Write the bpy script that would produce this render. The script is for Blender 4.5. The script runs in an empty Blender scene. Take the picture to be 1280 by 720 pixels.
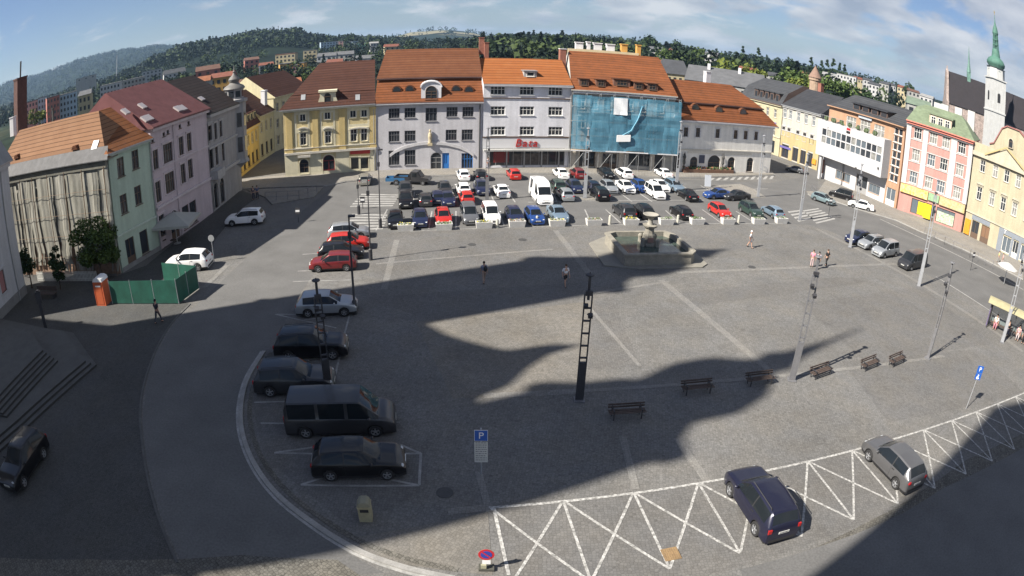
import bpy, bmesh, math, random
from mathutils import Vector, Matrix
R = math.radians
random.seed(7)
scn = bpy.context.scene
COL = scn.collection
CAM_H = 17.5
# ---------------------------------------------------------------- lens of the webcam (barrel distorted wide angle)
LF, LK, LPITCH, LROLL = 795.86631, -0.11224848, 0.396709544, 0.0279314372
def ray(px, py):
 dx, dy = px - 640.0, py - 360.0
 r = math.hypot(dx, dy)
 th = r / LF
 for _ in range(25):
  th -= (LF * (th + LK * th ** 3) - r) / (LF * (1 + 3 * LK * th * th))
 s = math.sin(th) / r if r > 1e-9 else 0
 x, y, z = dx * s, -dy * s, math.cos(th)
 c, n = math.cos(LROLL), math.sin(LROLL)
 x, y = c * x - n * y, n * x + c * y
 c, n = math.cos(LPITCH), math.sin(LPITCH)
 return Vector((x, z * c + y * n, -z * n + y * c))
def G(px, py, z=0.0):
 """the spot of the flat square (or of the level z above it) seen at a photo pixel"""
 d = ray(px, py)
 t = (z - CAM_H) / d.z
 return Vector((d.x * t, d.y * t, z))
def D(px, py, dist):
 """the point at a horizontal distance seen at a photo pixel"""
 d = ray(px, py)
 t = dist / math.hypot(d.x, d.y)
 return Vector((d.x * t, d.y * t, CAM_H + d.z * t))
def camera():
 cd = bpy.data.cameras.new("camera")
 co = bpy.data.objects.new("camera", cd)
 COL.objects.link(co)
 c, n = math.cos(LPITCH), math.sin(LPITCH)
 fwd = Vector((0, c, -n)); up0 = Vector((0, n, c)); right0 = Vector((1, 0, 0))
 c, n = math.cos(LROLL), math.sin(LROLL)
 # image right = (x=1,y=0) un-rolled
 right = right0 * c + up0 * n
 up = right0 * -n + up0 * c
 M = Matrix((right, up, -fwd)).transposed().to_4x4()
 M.translation = Vector((0, 0, CAM_H))
 co.matrix_world = M
 cd.clip_end = 20000
 cd.clip_start = 0.1
 cd.type = 'PANO'
 cd.panorama_type = 'FISHEYE_LENS_POLYNOMIAL'
 cd.sensor_width = 36.0
 cd.sensor_height = 20.25
 cd.fisheye_fov = R(170)
 # theta(r) fitted by least squares on r in millimetres of a 36 mm wide sensor
 k = 36.0 / 1280.0
 N = 60
 rows, rhs = [], []
 for i in range(1, N + 1):
  th = 0.98 * i / N
  r = LF * (th + LK * th ** 3) * k
  rows.append([r, r * r, r ** 3, r ** 4]); rhs.append(th)
 A = [[sum(q[i] * q[j] / q[0] ** 0 for q in rows) for j in range(4)] for i in range(4)]
 b = [sum(q[i] * t for q, t in zip(rows, rhs)) for i in range(4)]
 sol = solve(A, b)
 cd.fisheye_polynomial_k0 = 0
 cd.fisheye_polynomial_k1 = -sol[0]
 cd.fisheye_polynomial_k2 = -sol[1]
 cd.fisheye_polynomial_k3 = -sol[2]
 cd.fisheye_polynomial_k4 = -sol[3]
 scn.camera = co
 return co
def solve(A, b):
 n = len(b)
 M = [list(map(float, r)) + [float(v)] for r, v in zip(A, b)]
 for i in range(n):
  p = max(range(i, n), key=lambda q: abs(M[q][i]))
  M[i], M[p] = M[p], M[i]
  for q in range(n):
   if q != i:
    f = M[q][i] / M[i][i]
    M[q] = [a - f * c for a, c in zip(M[q], M[i])]
 return [M[i][n] / M[i][i] for i in range(n)]
# ---------------------------------------------------------------- materials
MATS = {}
def mat(name, col, rough=0.8, var=0.0, scale=1.0, bump=0.0, bscale=None, metal=0.0, col2=None, spec=None, coat=0.0,
  fine=0.0, fscale=20.0, alpha=None, streak=0.0):
 """principled surface whose colour wanders between two tones with broad and fine noise"""
 if name in MATS:
  return MATS[name]
 m = bpy.data.materials.new(name)
 m.use_nodes = True
 nt = m.node_tree
 p = nt.nodes["Principled BSDF"]
 L = nt.links.new
 c = (*col, 1)
 p.inputs["Base Color"].default_value = c
 p.inputs["Roughness"].default_value = rough
 p.inputs["Metallic"].default_value = metal
 if spec is not None:
  p.inputs["Specular IOR Level"].default_value = spec
 if coat:
  p.inputs["Coat Weight"].default_value = coat
  p.inputs["Coat Roughness"].default_value = 0.06
 if alpha is not None:
  p.inputs["Alpha"].default_value = alpha
 if var or fine or bump or col2 or streak:
  geo = nt.nodes.new("ShaderNodeNewGeometry")
  out = None
  if col2 is None:
   lo = tuple(max(0, v * (1 - var)) for v in col)
   hi = tuple(min(1, v * (1 + var)) for v in col)
  else:
   lo, hi = col, col2
  n1 = nt.nodes.new("ShaderNodeTexNoise")
  n1.inputs["Scale"].default_value = scale
  n1.inputs["Detail"].default_value = 6
  n1.inputs["Roughness"].default_value = 0.62
  L(geo.outputs["Position"], n1.inputs["Vector"])
  rmp = nt.nodes.new("ShaderNodeValToRGB")
  rmp.color_ramp.elements[0].position = 0.3
  rmp.color_ramp.elements[1].position = 0.7
  rmp.color_ramp.elements[0].color = (*lo, 1)
  rmp.color_ramp.elements[1].color = (*hi, 1)
  L(n1.outputs["Fac"], rmp.inputs["Fac"])
  out = rmp.outputs["Color"]
  if streak:
   mp = nt.nodes.new("ShaderNodeMapping")
   mp.inputs["Scale"].default_value = (1.6, 1.6, 0.12)
   L(geo.outputs["Position"], mp.inputs["Vector"])
   n3 = nt.nodes.new("ShaderNodeTexNoise")
   n3.inputs["Scale"].default_value = 1.2
   n3.inputs["Detail"].default_value = 5
   L(mp.outputs["Vector"], n3.inputs["Vector"])
   mr = nt.nodes.new("ShaderNodeMapRange")
   mr.inputs["From Min"].default_value = 0.35
   mr.inputs["From Max"].default_value = 0.75
   mr.inputs["To Min"].default_value = 1.0
   mr.inputs["To Max"].default_value = 1.0 - streak
   L(n3.outputs["Fac"], mr.inputs["Value"])
   vm = nt.nodes.new("ShaderNodeVectorMath"); vm.operation = 'SCALE'
   L(out, vm.inputs[0]); L(mr.outputs["Result"], vm.inputs["Scale"])
   out = vm.outputs[0]
  if fine:
   n2 = nt.nodes.new("ShaderNodeTexNoise")
   n2.inputs["Scale"].default_value = fscale
   n2.inputs["Detail"].default_value = 3
   L(geo.outputs["Position"], n2.inputs["Vector"])
   mr = nt.nodes.new("ShaderNodeMapRange")
   mr.inputs["From Min"].default_value = 0.3
   mr.inputs["From Max"].default_value = 0.7
   mr.inputs["To Min"].default_value = 1 - fine
   mr.inputs["To Max"].default_value = 1 + fine
   L(n2.outputs["Fac"], mr.inputs["Value"])
   vm = nt.nodes.new("ShaderNodeVectorMath"); vm.operation = 'SCALE'
   L(out, vm.inputs[0]); L(mr.outputs["Result"], vm.inputs["Scale"])
   out = vm.outputs[0]
  L(out, p.inputs["Base Color"])
  if bump:
   nb = nt.nodes.new("ShaderNodeTexNoise")
   nb.inputs["Scale"].default_value = bscale or fscale
   nb.inputs["Detail"].default_value = 4
   L(geo.outputs["Position"], nb.inputs["Vector"])
   bp = nt.nodes.new("ShaderNodeBump")
   bp.inputs["Strength"].default_value = bump
   bp.inputs["Distance"].default_value = 0.02
   L(nb.outputs["Fac"], bp.inputs["Height"])
   L(bp.outputs["Normal"], p.inputs["Normal"])
 MATS[name] = m
 return m
def setts(name, col, var=0.25, scale=7.5, joint=0.32, blotch=0.14, tint=None, stretch=(1, 1, 1), rot=0.0):
 col = tuple(c * q for c, q in zip(col, (.69, .70, .725)))
 """granite setts: irregular cells with their own tone, dark joints, broad worn patches"""
 if name in MATS:
  return MATS[name]
 m = bpy.data.materials.new(name); m.use_nodes = True
 nt = m.node_tree; p = nt.nodes["Principled BSDF"]; L = nt.links.new
 p.inputs["Roughness"].default_value = 0.85
 p.inputs["Specular IOR Level"].default_value = 0.25
 geo = nt.nodes.new("ShaderNodeNewGeometry")
 mp = nt.nodes.new("ShaderNodeMapping")
 mp.inputs["Scale"].default_value = stretch
 mp.inputs["Rotation"].default_value = (0, 0, rot)
 L(geo.outputs["Position"], mp.inputs["Vector"])
 v = nt.nodes.new("ShaderNodeTexVoronoi"); v.inputs["Scale"].default_value = scale
 v.inputs["Randomness"].default_value = 0.55
 L(mp.outputs["Vector"], v.inputs["Vector"])
 e = nt.nodes.new("ShaderNodeTexVoronoi"); e.feature = 'DISTANCE_TO_EDGE'
 e.inputs["Scale"].default_value = scale; e.inputs["Randomness"].default_value = 0.55
 L(mp.outputs["Vector"], e.inputs["Vector"])
 sep = nt.nodes.new("ShaderNodeSeparateColor"); L(v.outputs["Color"], sep.inputs["Color"])
 a = nt.nodes.new("ShaderNodeMapRange")
 a.inputs["To Min"].default_value = 1 - var * .6; a.inputs["To Max"].default_value = 1 + var * .6
 L(sep.outputs["Red"], a.inputs["Value"])
 b = nt.nodes.new("ShaderNodeMapRange")
 b.inputs["From Max"].default_value = 0.12
 b.inputs["To Min"].default_value = 1 - joint; b.inputs["To Max"].default_value = 1.0
 L(e.outputs["Distance"], b.inputs["Value"])
 n = nt.nodes.new("ShaderNodeTexNoise"); n.inputs["Scale"].default_value = 0.16
 n.inputs["Detail"].default_value = 8; n.inputs["Roughness"].default_value = 0.68
 L(geo.outputs["Position"], n.inputs["Vector"])
 c = nt.nodes.new("ShaderNodeMapRange")
 c.inputs["From Min"].default_value = 0.3; c.inputs["From Max"].default_value = 0.7
 c.inputs["To Min"].default_value = 1 - blotch; c.inputs["To Max"].default_value = 1 + blotch
 L(n.outputs["Fac"], c.inputs["Value"])
 m1 = nt.nodes.new("ShaderNodeMath"); m1.operation = 'MULTIPLY'
 m2 = nt.nodes.new("ShaderNodeMath"); m2.operation = 'MULTIPLY'
 L(a.outputs[0], m1.inputs[0]); L(b.outputs[0], m1.inputs[1])
 L(m1.outputs[0], m2.inputs[0]); L(c.outputs[0], m2.inputs[1])
 n5 = nt.nodes.new("ShaderNodeTexNoise"); n5.inputs["Scale"].default_value = 0.42; n5.inputs["Detail"].default_value = 7; n5.inputs["Roughness"].default_value = .6; n5.inputs["Distortion"].default_value = .6
 L(geo.outputs["Position"], n5.inputs["Vector"])
 s5 = nt.nodes.new("ShaderNodeMapRange"); s5.inputs["From Min"].default_value = .56; s5.inputs["From Max"].default_value = .70; s5.inputs["To Min"].default_value = 1; s5.inputs["To Max"].default_value = .87
 L(n5.outputs["Fac"], s5.inputs["Value"])
 m3 = nt.nodes.new("ShaderNodeMath"); m3.operation = 'MULTIPLY'; L(m2.outputs[0], m3.inputs[0]); L(s5.outputs[0], m3.inputs[1]); m2 = m3
 n4 = nt.nodes.new("ShaderNodeTexNoise"); n4.inputs["Scale"].default_value = 0.5; n4.inputs["Detail"].default_value = 4
 L(geo.outputs["Position"], n4.inputs["Vector"])
 rmp = nt.nodes.new("ShaderNodeValToRGB")
 rmp.color_ramp.elements[0].position = 0.35; rmp.color_ramp.elements[1].position = 0.65
 rmp.color_ramp.elements[0].color = (*col, 1)
 rmp.color_ramp.elements[1].color = (*(tint or (col[0] * 1.03, col[1] * 1.0, col[2] * 0.95)), 1)
 L(n4.outputs["Fac"], rmp.inputs["Fac"])
 vm = nt.nodes.new("ShaderNodeVectorMath"); vm.operation = 'SCALE'
 L(rmp.outputs["Color"], vm.inputs[0]); L(m2.outputs[0], vm.inputs["Scale"])
 L(vm.outputs[0], p.inputs["Base Color"])
 bp = nt.nodes.new("ShaderNodeBump"); bp.inputs["Strength"].default_value = 0.35; bp.inputs["Distance"].default_value = 0.015
 L(b.outputs[0], bp.inputs["Height"]); L(bp.outputs["Normal"], p.inputs["Normal"])
 MATS[name] = m
 return m
def tiles(name, col, col2, along='x', pitch=0.32, rough=0.85, blotch=0.25, depth=0.45):
 col = tuple(c * .6 for c in col); col2 = tuple(c * .6 for c in col2)
 """clay roof tiles in courses: course lines from the height, tile to tile tone and lichen patches"""
 if name in MATS:
  return MATS[name]
 m = bpy.data.materials.new(name); m.use_nodes = True
 nt = m.node_tree; p = nt.nodes["Principled BSDF"]; L = nt.links.new
 p.inputs["Roughness"].default_value = rough
 p.inputs["Specular IOR Level"].default_value = 0.2
 tc = nt.nodes.new("ShaderNodeTexCoord")
 sx = nt.nodes.new("ShaderNodeSeparateXYZ"); L(tc.outputs["Object"], sx.inputs[0])
 # brick pattern over (along facade, height)
 cb = nt.nodes.new("ShaderNodeCombineXYZ")
 ad = nt.nodes.new("ShaderNodeMath"); ad.operation = 'ADD'
 L(sx.outputs["X"], ad.inputs[0]); L(sx.outputs["Y"], ad.inputs[1])
 L(sx.outputs["X"] if along == 'x' else ad.outputs[0], cb.inputs["X"]); L(sx.outputs["Z"], cb.inputs["Y"])
 br = nt.nodes.new("ShaderNodeTexBrick")
 br.inputs["Scale"].default_value = 1.0
 br.inputs["Brick Width"].default_value = 40
 br.inputs["Row Height"].default_value = pitch
 br.inputs["Mortar Size"].default_value = 0.035
 br.inputs["Mortar Smooth"].default_value = 0.6
 br.inputs["Bias"].default_value = 0.0
 br.inputs["Color1"].default_value = (0.88, 0.88, 0.88, 1)
 br.inputs["Color2"].default_value = (1.12, 1.12, 1.12, 1)
 br.inputs["Mortar"].default_value = (depth, depth, depth, 1)
 L(cb.outputs[0], br.inputs["Vector"])
 n = nt.nodes.new("ShaderNodeTexNoise"); n.inputs["Scale"].default_value = 0.8; n.inputs["Detail"].default_value = 9
 n.inputs["Roughness"].default_value = 0.7
 L(tc.outputs["Object"], n.inputs["Vector"])
 rmp = nt.nodes.new("ShaderNodeValToRGB")
 rmp.color_ramp.elements[0].position = 0.5 - blotch; rmp.color_ramp.elements[1].position = 0.5 + blotch
 rmp.color_ramp.elements[0].color = (*col, 1); rmp.color_ramp.elements[1].color = (*col2, 1)
 L(n.outputs["Fac"], rmp.inputs["Fac"])
 mx = nt.nodes.new("ShaderNodeMix"); mx.data_type = 'RGBA'; mx.blend_type = 'MULTIPLY'
 mx.inputs["Factor"].default_value = 1.0
 L(rmp.outputs["Color"], mx.inputs[6]); L(br.outputs["Color"], mx.inputs[7])
 L(mx.outputs[2], p.inputs["Base Color"])
 bp = nt.nodes.new("ShaderNodeBump"); bp.inputs["Strength"].default_value = 0.6; bp.inputs["Distance"].default_value = 0.03
 L(br.outputs["Fac"], bp.inputs["Height"]); bp.invert = True
 L(bp.outputs["Normal"], p.inputs["Normal"])
 MATS[name] = m
 return m
GLASS = lambda: mat("window_glass", (0.025, 0.03, 0.035), rough=0.08, spec=0.6)
# ---------------------------------------------------------------- mesh building
class MB:
 def __init__(self):
  self.v = []; self.f = []; self.m = []
 def add(self, vs, fs, mi=0):
  o = len(self.v)
  self.v += [tuple(a) for a in vs]
  for f in fs:
   self.f.append([i + o for i in f]); self.m.append(mi)
  return self
 def quad(self, a, b, c, d, mi=0):
  return self.add([a, b, c, d], [(0, 1, 2, 3)], mi)
 def poly(self, pts, mi=0):
  return self.add(pts, [tuple(range(len(pts)))], mi)
 def box(self, x0, y0, z0, x1, y1, z1, mi=0):
  v = [(x0, y0, z0), (x1, y0, z0), (x1, y1, z0), (x0, y1, z0), (x0, y0, z1), (x1, y0, z1), (x1, y1, z1), (x0, y1, z1)]
  f = [(0, 3, 2, 1), (4, 5, 6, 7), (0, 1, 5, 4), (1, 2, 6, 5), (2, 3, 7, 6), (3, 0, 4, 7)]
  return self.add(v, f, mi)
 def obox(self, c, ax, ay, az, mi=0):
  """box with centre c and half-axis vectors"""
  c = Vector(c); ax, ay, az = Vector(ax), Vector(ay), Vector(az)
  v = [c + sx * ax + sy * ay + sz * az for sz in (-1, 1) for sx, sy in ((-1, -1), (1, -1), (1, 1), (-1, 1))]
  f = [(0, 3, 2, 1), (4, 5, 6, 7), (0, 1, 5, 4), (1, 2, 6, 5), (2, 3, 7, 6), (3, 0, 4, 7)]
  return self.add(v, f, mi)
 def bar(self, a, b, w, h=None, mi=0, up=(0, 0, 1)):
  a, b = Vector(a), Vector(b); h = h or w
  d = (b - a); l = d.length
  if l < 1e-6: return self
  d /= l; up = Vector(up)
  if abs(d.dot(up)) > 0.98: up = Vector((1, 0, 0))
  s = d.cross(up).normalized(); u = s.cross(d)
  return self.obox((a + b) / 2, d * l / 2, s * w / 2, u * h / 2, mi)
 def tube(self, a, b, r0, r1=None, n=10, mi=0, caps=True):
  a, b = Vector(a), Vector(b); r1 = r0 if r1 is None else r1
  d = (b - a).normalized(); up = Vector((0, 0, 1))
  if abs(d.dot(up)) > 0.98: up = Vector((1, 0, 0))
  s = d.cross(up).normalized(); u = s.cross(d)
  v = []
  for p, r in ((a, r0), (b, r1)):
   for i in range(n):
    t = 2 * math.pi * i / n
    v.append(p + (s * math.cos(t) + u * math.sin(t)) * r)
  f = [(i, i + n, (i + 1) % n + n, (i + 1) % n) for i in range(n)]
  if caps:
   f += [tuple(range(n)), tuple(range(2 * n - 1, n - 1, -1))]
  return self.add(v, f, mi)
 def lathe(self, prof, n=16, c=(0, 0, 0), axis='z', mi=0, phase=0.0, caps=True):
  """prof = [(radius, height)] turned round an axis"""
  v = []
  for r, h in prof:
   for i in range(n):
    t = 2 * math.pi * i / n + phase
    if axis == 'z': q = (c[0] + r * math.cos(t), c[1] + r * math.sin(t), c[2] + h)
    elif axis == 'y': q = (c[0] + r * math.cos(t), c[1] + h, c[2] + r * math.sin(t))
    else: q = (c[0] + h, c[1] + r * math.cos(t), c[2] + r * math.sin(t))
    v.append(q)
  f = []
  for k in range(len(prof) - 1):
   for i in range(n):
    j = (i + 1) % n
    f.append((k * n + i, k * n + j, (k + 1) * n + j, (k + 1) * n + i))
  if caps:
   f.append(tuple(range(n - 1, -1, -1)))
   f.append(tuple(range((len(prof) - 1) * n, len(prof) * n)))
  return self.add(v, f, mi)
 def prism(self, pts, z0, z1, mi=0):
  """vertical prism over a plan outline (counter-clockwise)"""
  n = len(pts)
  v = [(p[0], p[1], z0) for p in pts] + [(p[0], p[1], z1) for p in pts]
  f = [tuple(range(n - 1, -1, -1)), tuple(range(n, 2 * n))] + [(i, (i + 1) % n, (i + 1) % n + n, i + n) for i in range(n)]
  return self.add(v, f, mi)
 def extrude_y(self, pts, y0, y1, mi=0):
  """outline in x-z pushed from y0 to y1"""
  n = len(pts)
  v = [(p[0], y0, p[1]) for p in pts] + [(p[0], y1, p[1]) for p in pts]
  f = [tuple(range(n)), tuple(range(2 * n - 1, n - 1, -1))] + [(i, i + n, (i + 1) % n + n, (i + 1) % n) for i in range(n)]
  return self.add(v, f, mi)
 def blob(self, c, rx, ry, rz, n=10, k=6, mi=0, jitter=0.0):
  prof = [(math.sin(math.pi * i / k), -math.cos(math.pi * i / k)) for i in range(k + 1)]
  v = []
  for r, h in prof:
   for i in range(n):
    t = 2 * math.pi * i / n
    q = 1 + random.uniform(-jitter, jitter)
    v.append((c[0] + max(r, .02) * math.cos(t) * rx * q, c[1] + max(r, .02) * math.sin(t) * ry * q, c[2] + h * rz * q))
  f = [(a * n + i, a * n + (i + 1) % n, (a + 1) * n + (i + 1) % n, (a + 1) * n + i) for a in range(k) for i in range(n)]
  return self.add(v, f, mi)
 def mesh(self, name, mats, smooth=False, fix=True):
  me = bpy.data.meshes.new(name)
  me.from_pydata(self.v, [], self.f)
  mats = mats if isinstance(mats, (list, tuple)) else [mats]
  for q in mats: me.materials.append(q)
  me.polygons.foreach_set("material_index", self.m)
  if smooth:
   me.polygons.foreach_set("use_smooth", [True] * len(self.f))
  me.update()
  if fix:
   bm = bmesh.new(); bm.from_mesh(me)
   bmesh.ops.recalc_face_normals(bm, faces=bm.faces)
   bm.to_mesh(me); bm.free()
  if smooth:
   try: me.set_sharp_from_angle(angle=R(38))
   except Exception: pass
  return me
 def build(self, name, mats, parent=None, smooth=False, loc=None, fix=True):
  return obj(name, self.mesh(name, mats, smooth, fix), parent, loc)
def obj(name, me, parent=None, loc=None, rz=0.0):
 o = bpy.data.objects.new(name, me)
 COL.objects.link(o)
 if parent is not None: o.parent = parent
 if loc is not None: o.location = loc
 if rz: o.rotation_euler = (0, 0, rz)
 return o
def tag(o, label=None, cat=None, group=None, kind=None):
 if label: o["label"] = label
 if cat: o["category"] = cat
 if group: o["group"] = group
 if kind: o["kind"] = kind
 return o
def thing(name, label, cat, loc=(0, 0, 0), rz=0.0, group=None):
 o = bpy.data.objects.new(name, None)
 o.empty_display_size = 0.3
 COL.objects.link(o)
 o.location = loc; o.rotation_euler = (0, 0, rz)
 return tag(o, label, cat, group)
KIDS = {}
def copy_tree(o, parent=None):
 c = o.copy(); COL.objects.link(c)
 if parent is not None: c.parent = parent
 for k in [q for q in o.children]:
  copy_tree(k, c)
 return c
def subdivided(me, levels, name):
 """bake a subdivision surface into a mesh"""
 o = bpy.data.objects.new("tmp", me); COL.objects.link(o)
 md = o.modifiers.new("s", 'SUBSURF'); md.levels = levels; md.render_levels = levels
 dg = bpy.context.evaluated_depsgraph_get()
 out = bpy.data.meshes.new_from_object(o.evaluated_get(dg)); out.name = name
 bpy.data.objects.remove(o)
 return out
def skinned(name, verts, edges, radii, mats, root=0, levels=1):
 me = bpy.data.meshes.new(name); me.from_pydata(verts, edges, [])
 o = bpy.data.objects.new("tmp", me); COL.objects.link(o)
 md = o.modifiers.new("k", 'SKIN'); md.use_smooth_shade = True
 if not me.skin_vertices: pass
 for i, r in enumerate(radii):
  sv = me.skin_vertices[0].data[i]
  sv.radius = (r, r) if not isinstance(r, tuple) else r
  sv.use_root = (i == root)
 ss = o.modifiers.new("s", 'SUBSURF'); ss.levels = levels; ss.render_levels = levels
 dg = bpy.context.evaluated_depsgraph_get()
 out = bpy.data.meshes.new_from_object(o.evaluated_get(dg)); out.name = name
 out.materials.clear(); out.materials.append(mats)
 bpy.data.objects.remove(o)
 return out
def text_mesh(s, size, depth, shear=0.0, name="lettering", m=None, spacing=1.0):
 cu = bpy.data.curves.new("t", 'FONT'); cu.body = s; cu.size = size; cu.extrude = depth; cu.shear = shear
 cu.align_x = 'CENTER'; cu.align_y = 'CENTER'; cu.space_character = spacing; cu.offset = .003 if size > 1 else 0; cu.resolution_u = 3
 o = bpy.data.objects.new("t", cu); COL.objects.link(o)
 dg = bpy.context.evaluated_depsgraph_get()
 me = bpy.data.meshes.new_from_object(o.evaluated_get(dg)); me.name = name
 bpy.data.objects.remove(o); bpy.data.curves.remove(cu)
 me.transform(Matrix.Rotation(R(90), 4, 'X'))       # stands upright, faces -Y
 me.materials.clear()
 if m: me.materials.append(m)
 return me
# ================================================================ the ground of the square
def smooth_line(pts, n=6):
 if len(pts) < 3: return pts
 P = [pts[0] * 2 - pts[1]] + pts + [pts[-1] * 2 - pts[-2]]
 out = []
 for i in range(1, len(P) - 2):
  p0, p1, p2, p3 = P[i - 1], P[i], P[i + 1], P[i + 2]
  for k in range(n):
   t = k / n
   out.append(0.5 * ((2 * p1) + (p2 - p0) * t + (2 * p0 - 5 * p1 + 4 * p2 - p3) * t * t + (3 * p1 - p0 - 3 * p2 + p3) * t ** 3))
 out.append(pts[-1])
 return out
def ribbon_pts(pts, w0, w1):
 """left and right borders of a line, offset w0 to its left and w1 to its right"""
 l, r = [], []
 for i, p in enumerate(pts):
  a = pts[max(0, i - 1)]; b = pts[min(len(pts) - 1, i + 1)]
  d = Vector((b.x - a.x, b.y - a.y, 0)).normalized()
  n = Vector((-d.y, d.x, 0))
  l.append(p + n * w0); r.append(p - n * w1)
 return l, r
def ribbon(mb, pts, w0, w1, z0, z1=None, mi=0):
 l, r = ribbon_pts(pts, w0, w1)
 for i in range(len(pts) - 1):
  if z1 is None:
   mb.quad((l[i].x, l[i].y, z0), (r[i].x, r[i].y, z0), (r[i + 1].x, r[i + 1].y, z0), (l[i + 1].x, l[i + 1].y, z0), mi)
  else:
   a = [(q.x, q.y, z) for z in (z0, z1) for q in (l[i], r[i], r[i + 1], l[i + 1])]
   mb.add(a, [(4, 5, 6, 7), (0, 4, 7, 3), (1, 2, 6, 5)] + ([(0, 1, 5, 4)] if i == 0 else []) + ([(2, 3, 7, 6)] if i == len(pts) - 2 else []), mi)
def gpoly(pix, z, mats, name, h=0.0):
 mb = MB()
 pts = [G(*p) for p in pix]
 if h:
  # counter-clockwise for the prism
  a = sum(pts[i].x * pts[(i + 1) % len(pts)].y - pts[(i + 1) % len(pts)].x * pts[i].y for i in range(len(pts)))
  if a < 0: pts.reverse()
  mb.prism([(p.x, p.y) for p in pts], z, z + h)
 else:
  mb.poly([(p.x, p.y, z) for p in pts])
 return mb
ASPH = mat("asphalt_grey", (0.115, 0.114, 0.113), 0.9, var=0.14, scale=0.35, fine=0.14, fscale=9, bump=0.25, bscale=60, spec=0.25)
ASPH2 = mat("asphalt_dark", (0.075, 0.077, 0.081), 0.88, var=0.16, scale=0.3, fine=0.1, fscale=9, bump=0.25, bscale=60, spec=0.3)
SETT = setts("granite_setts", (0.205, 0.2, 0.19), var=0.2, scale=7.0, blotch=0.16, rot=0.18)
SETT_B = setts("granite_setts_brown", (0.218, 0.205, 0.183), var=0.22, scale=7.4, blotch=0.2, rot=0.4)
SETT_D = setts("granite_setts_grey", (0.185, 0.18, 0.172), var=0.2, scale=7.0, blotch=0.12, rot=0.0)
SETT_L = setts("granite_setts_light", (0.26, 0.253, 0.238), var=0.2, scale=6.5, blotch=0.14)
SETT_F = setts("granite_setts_road", (0.17, 0.162, 0.142), var=0.34, scale=6.6, joint=0.6, blotch=0.16, rot=0.6)
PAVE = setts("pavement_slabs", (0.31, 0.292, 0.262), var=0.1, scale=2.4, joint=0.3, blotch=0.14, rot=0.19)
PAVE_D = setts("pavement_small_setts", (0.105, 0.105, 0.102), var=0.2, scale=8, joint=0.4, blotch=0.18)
KERB = mat("kerb_granite", (0.25, 0.245, 0.235), 0.85, var=0.18, scale=1.6, fine=0.12, fscale=12)
PAINT = mat("road_paint", (0.17, 0.168, 0.16), 0.85, col2=(0.43, 0.425, 0.41), scale=4.5, fine=0.28, fscale=9)
PAINT_W = mat("road_paint_worn", (0.2, 0.198, 0.19), 0.85, col2=(0.36, 0.355, 0.345), scale=1.6, fine=0.15, fscale=10)
PAINT_D = mat("road_paint_left", (0.16, 0.16, 0.157), 0.85, col2=(0.30, 0.298, 0.29), scale=1.6, fine=0.15, fscale=10)
RUST = mat("rusty_iron", (0.16, 0.105, 0.055), 0.75, col2=(0.27, 0.18, 0.09), scale=3, fine=0.15)
IRON = mat("cast_iron", (0.05, 0.05, 0.05), 0.7, var=0.2, scale=5)
def st(o): return tag(o, kind='structure')
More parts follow.
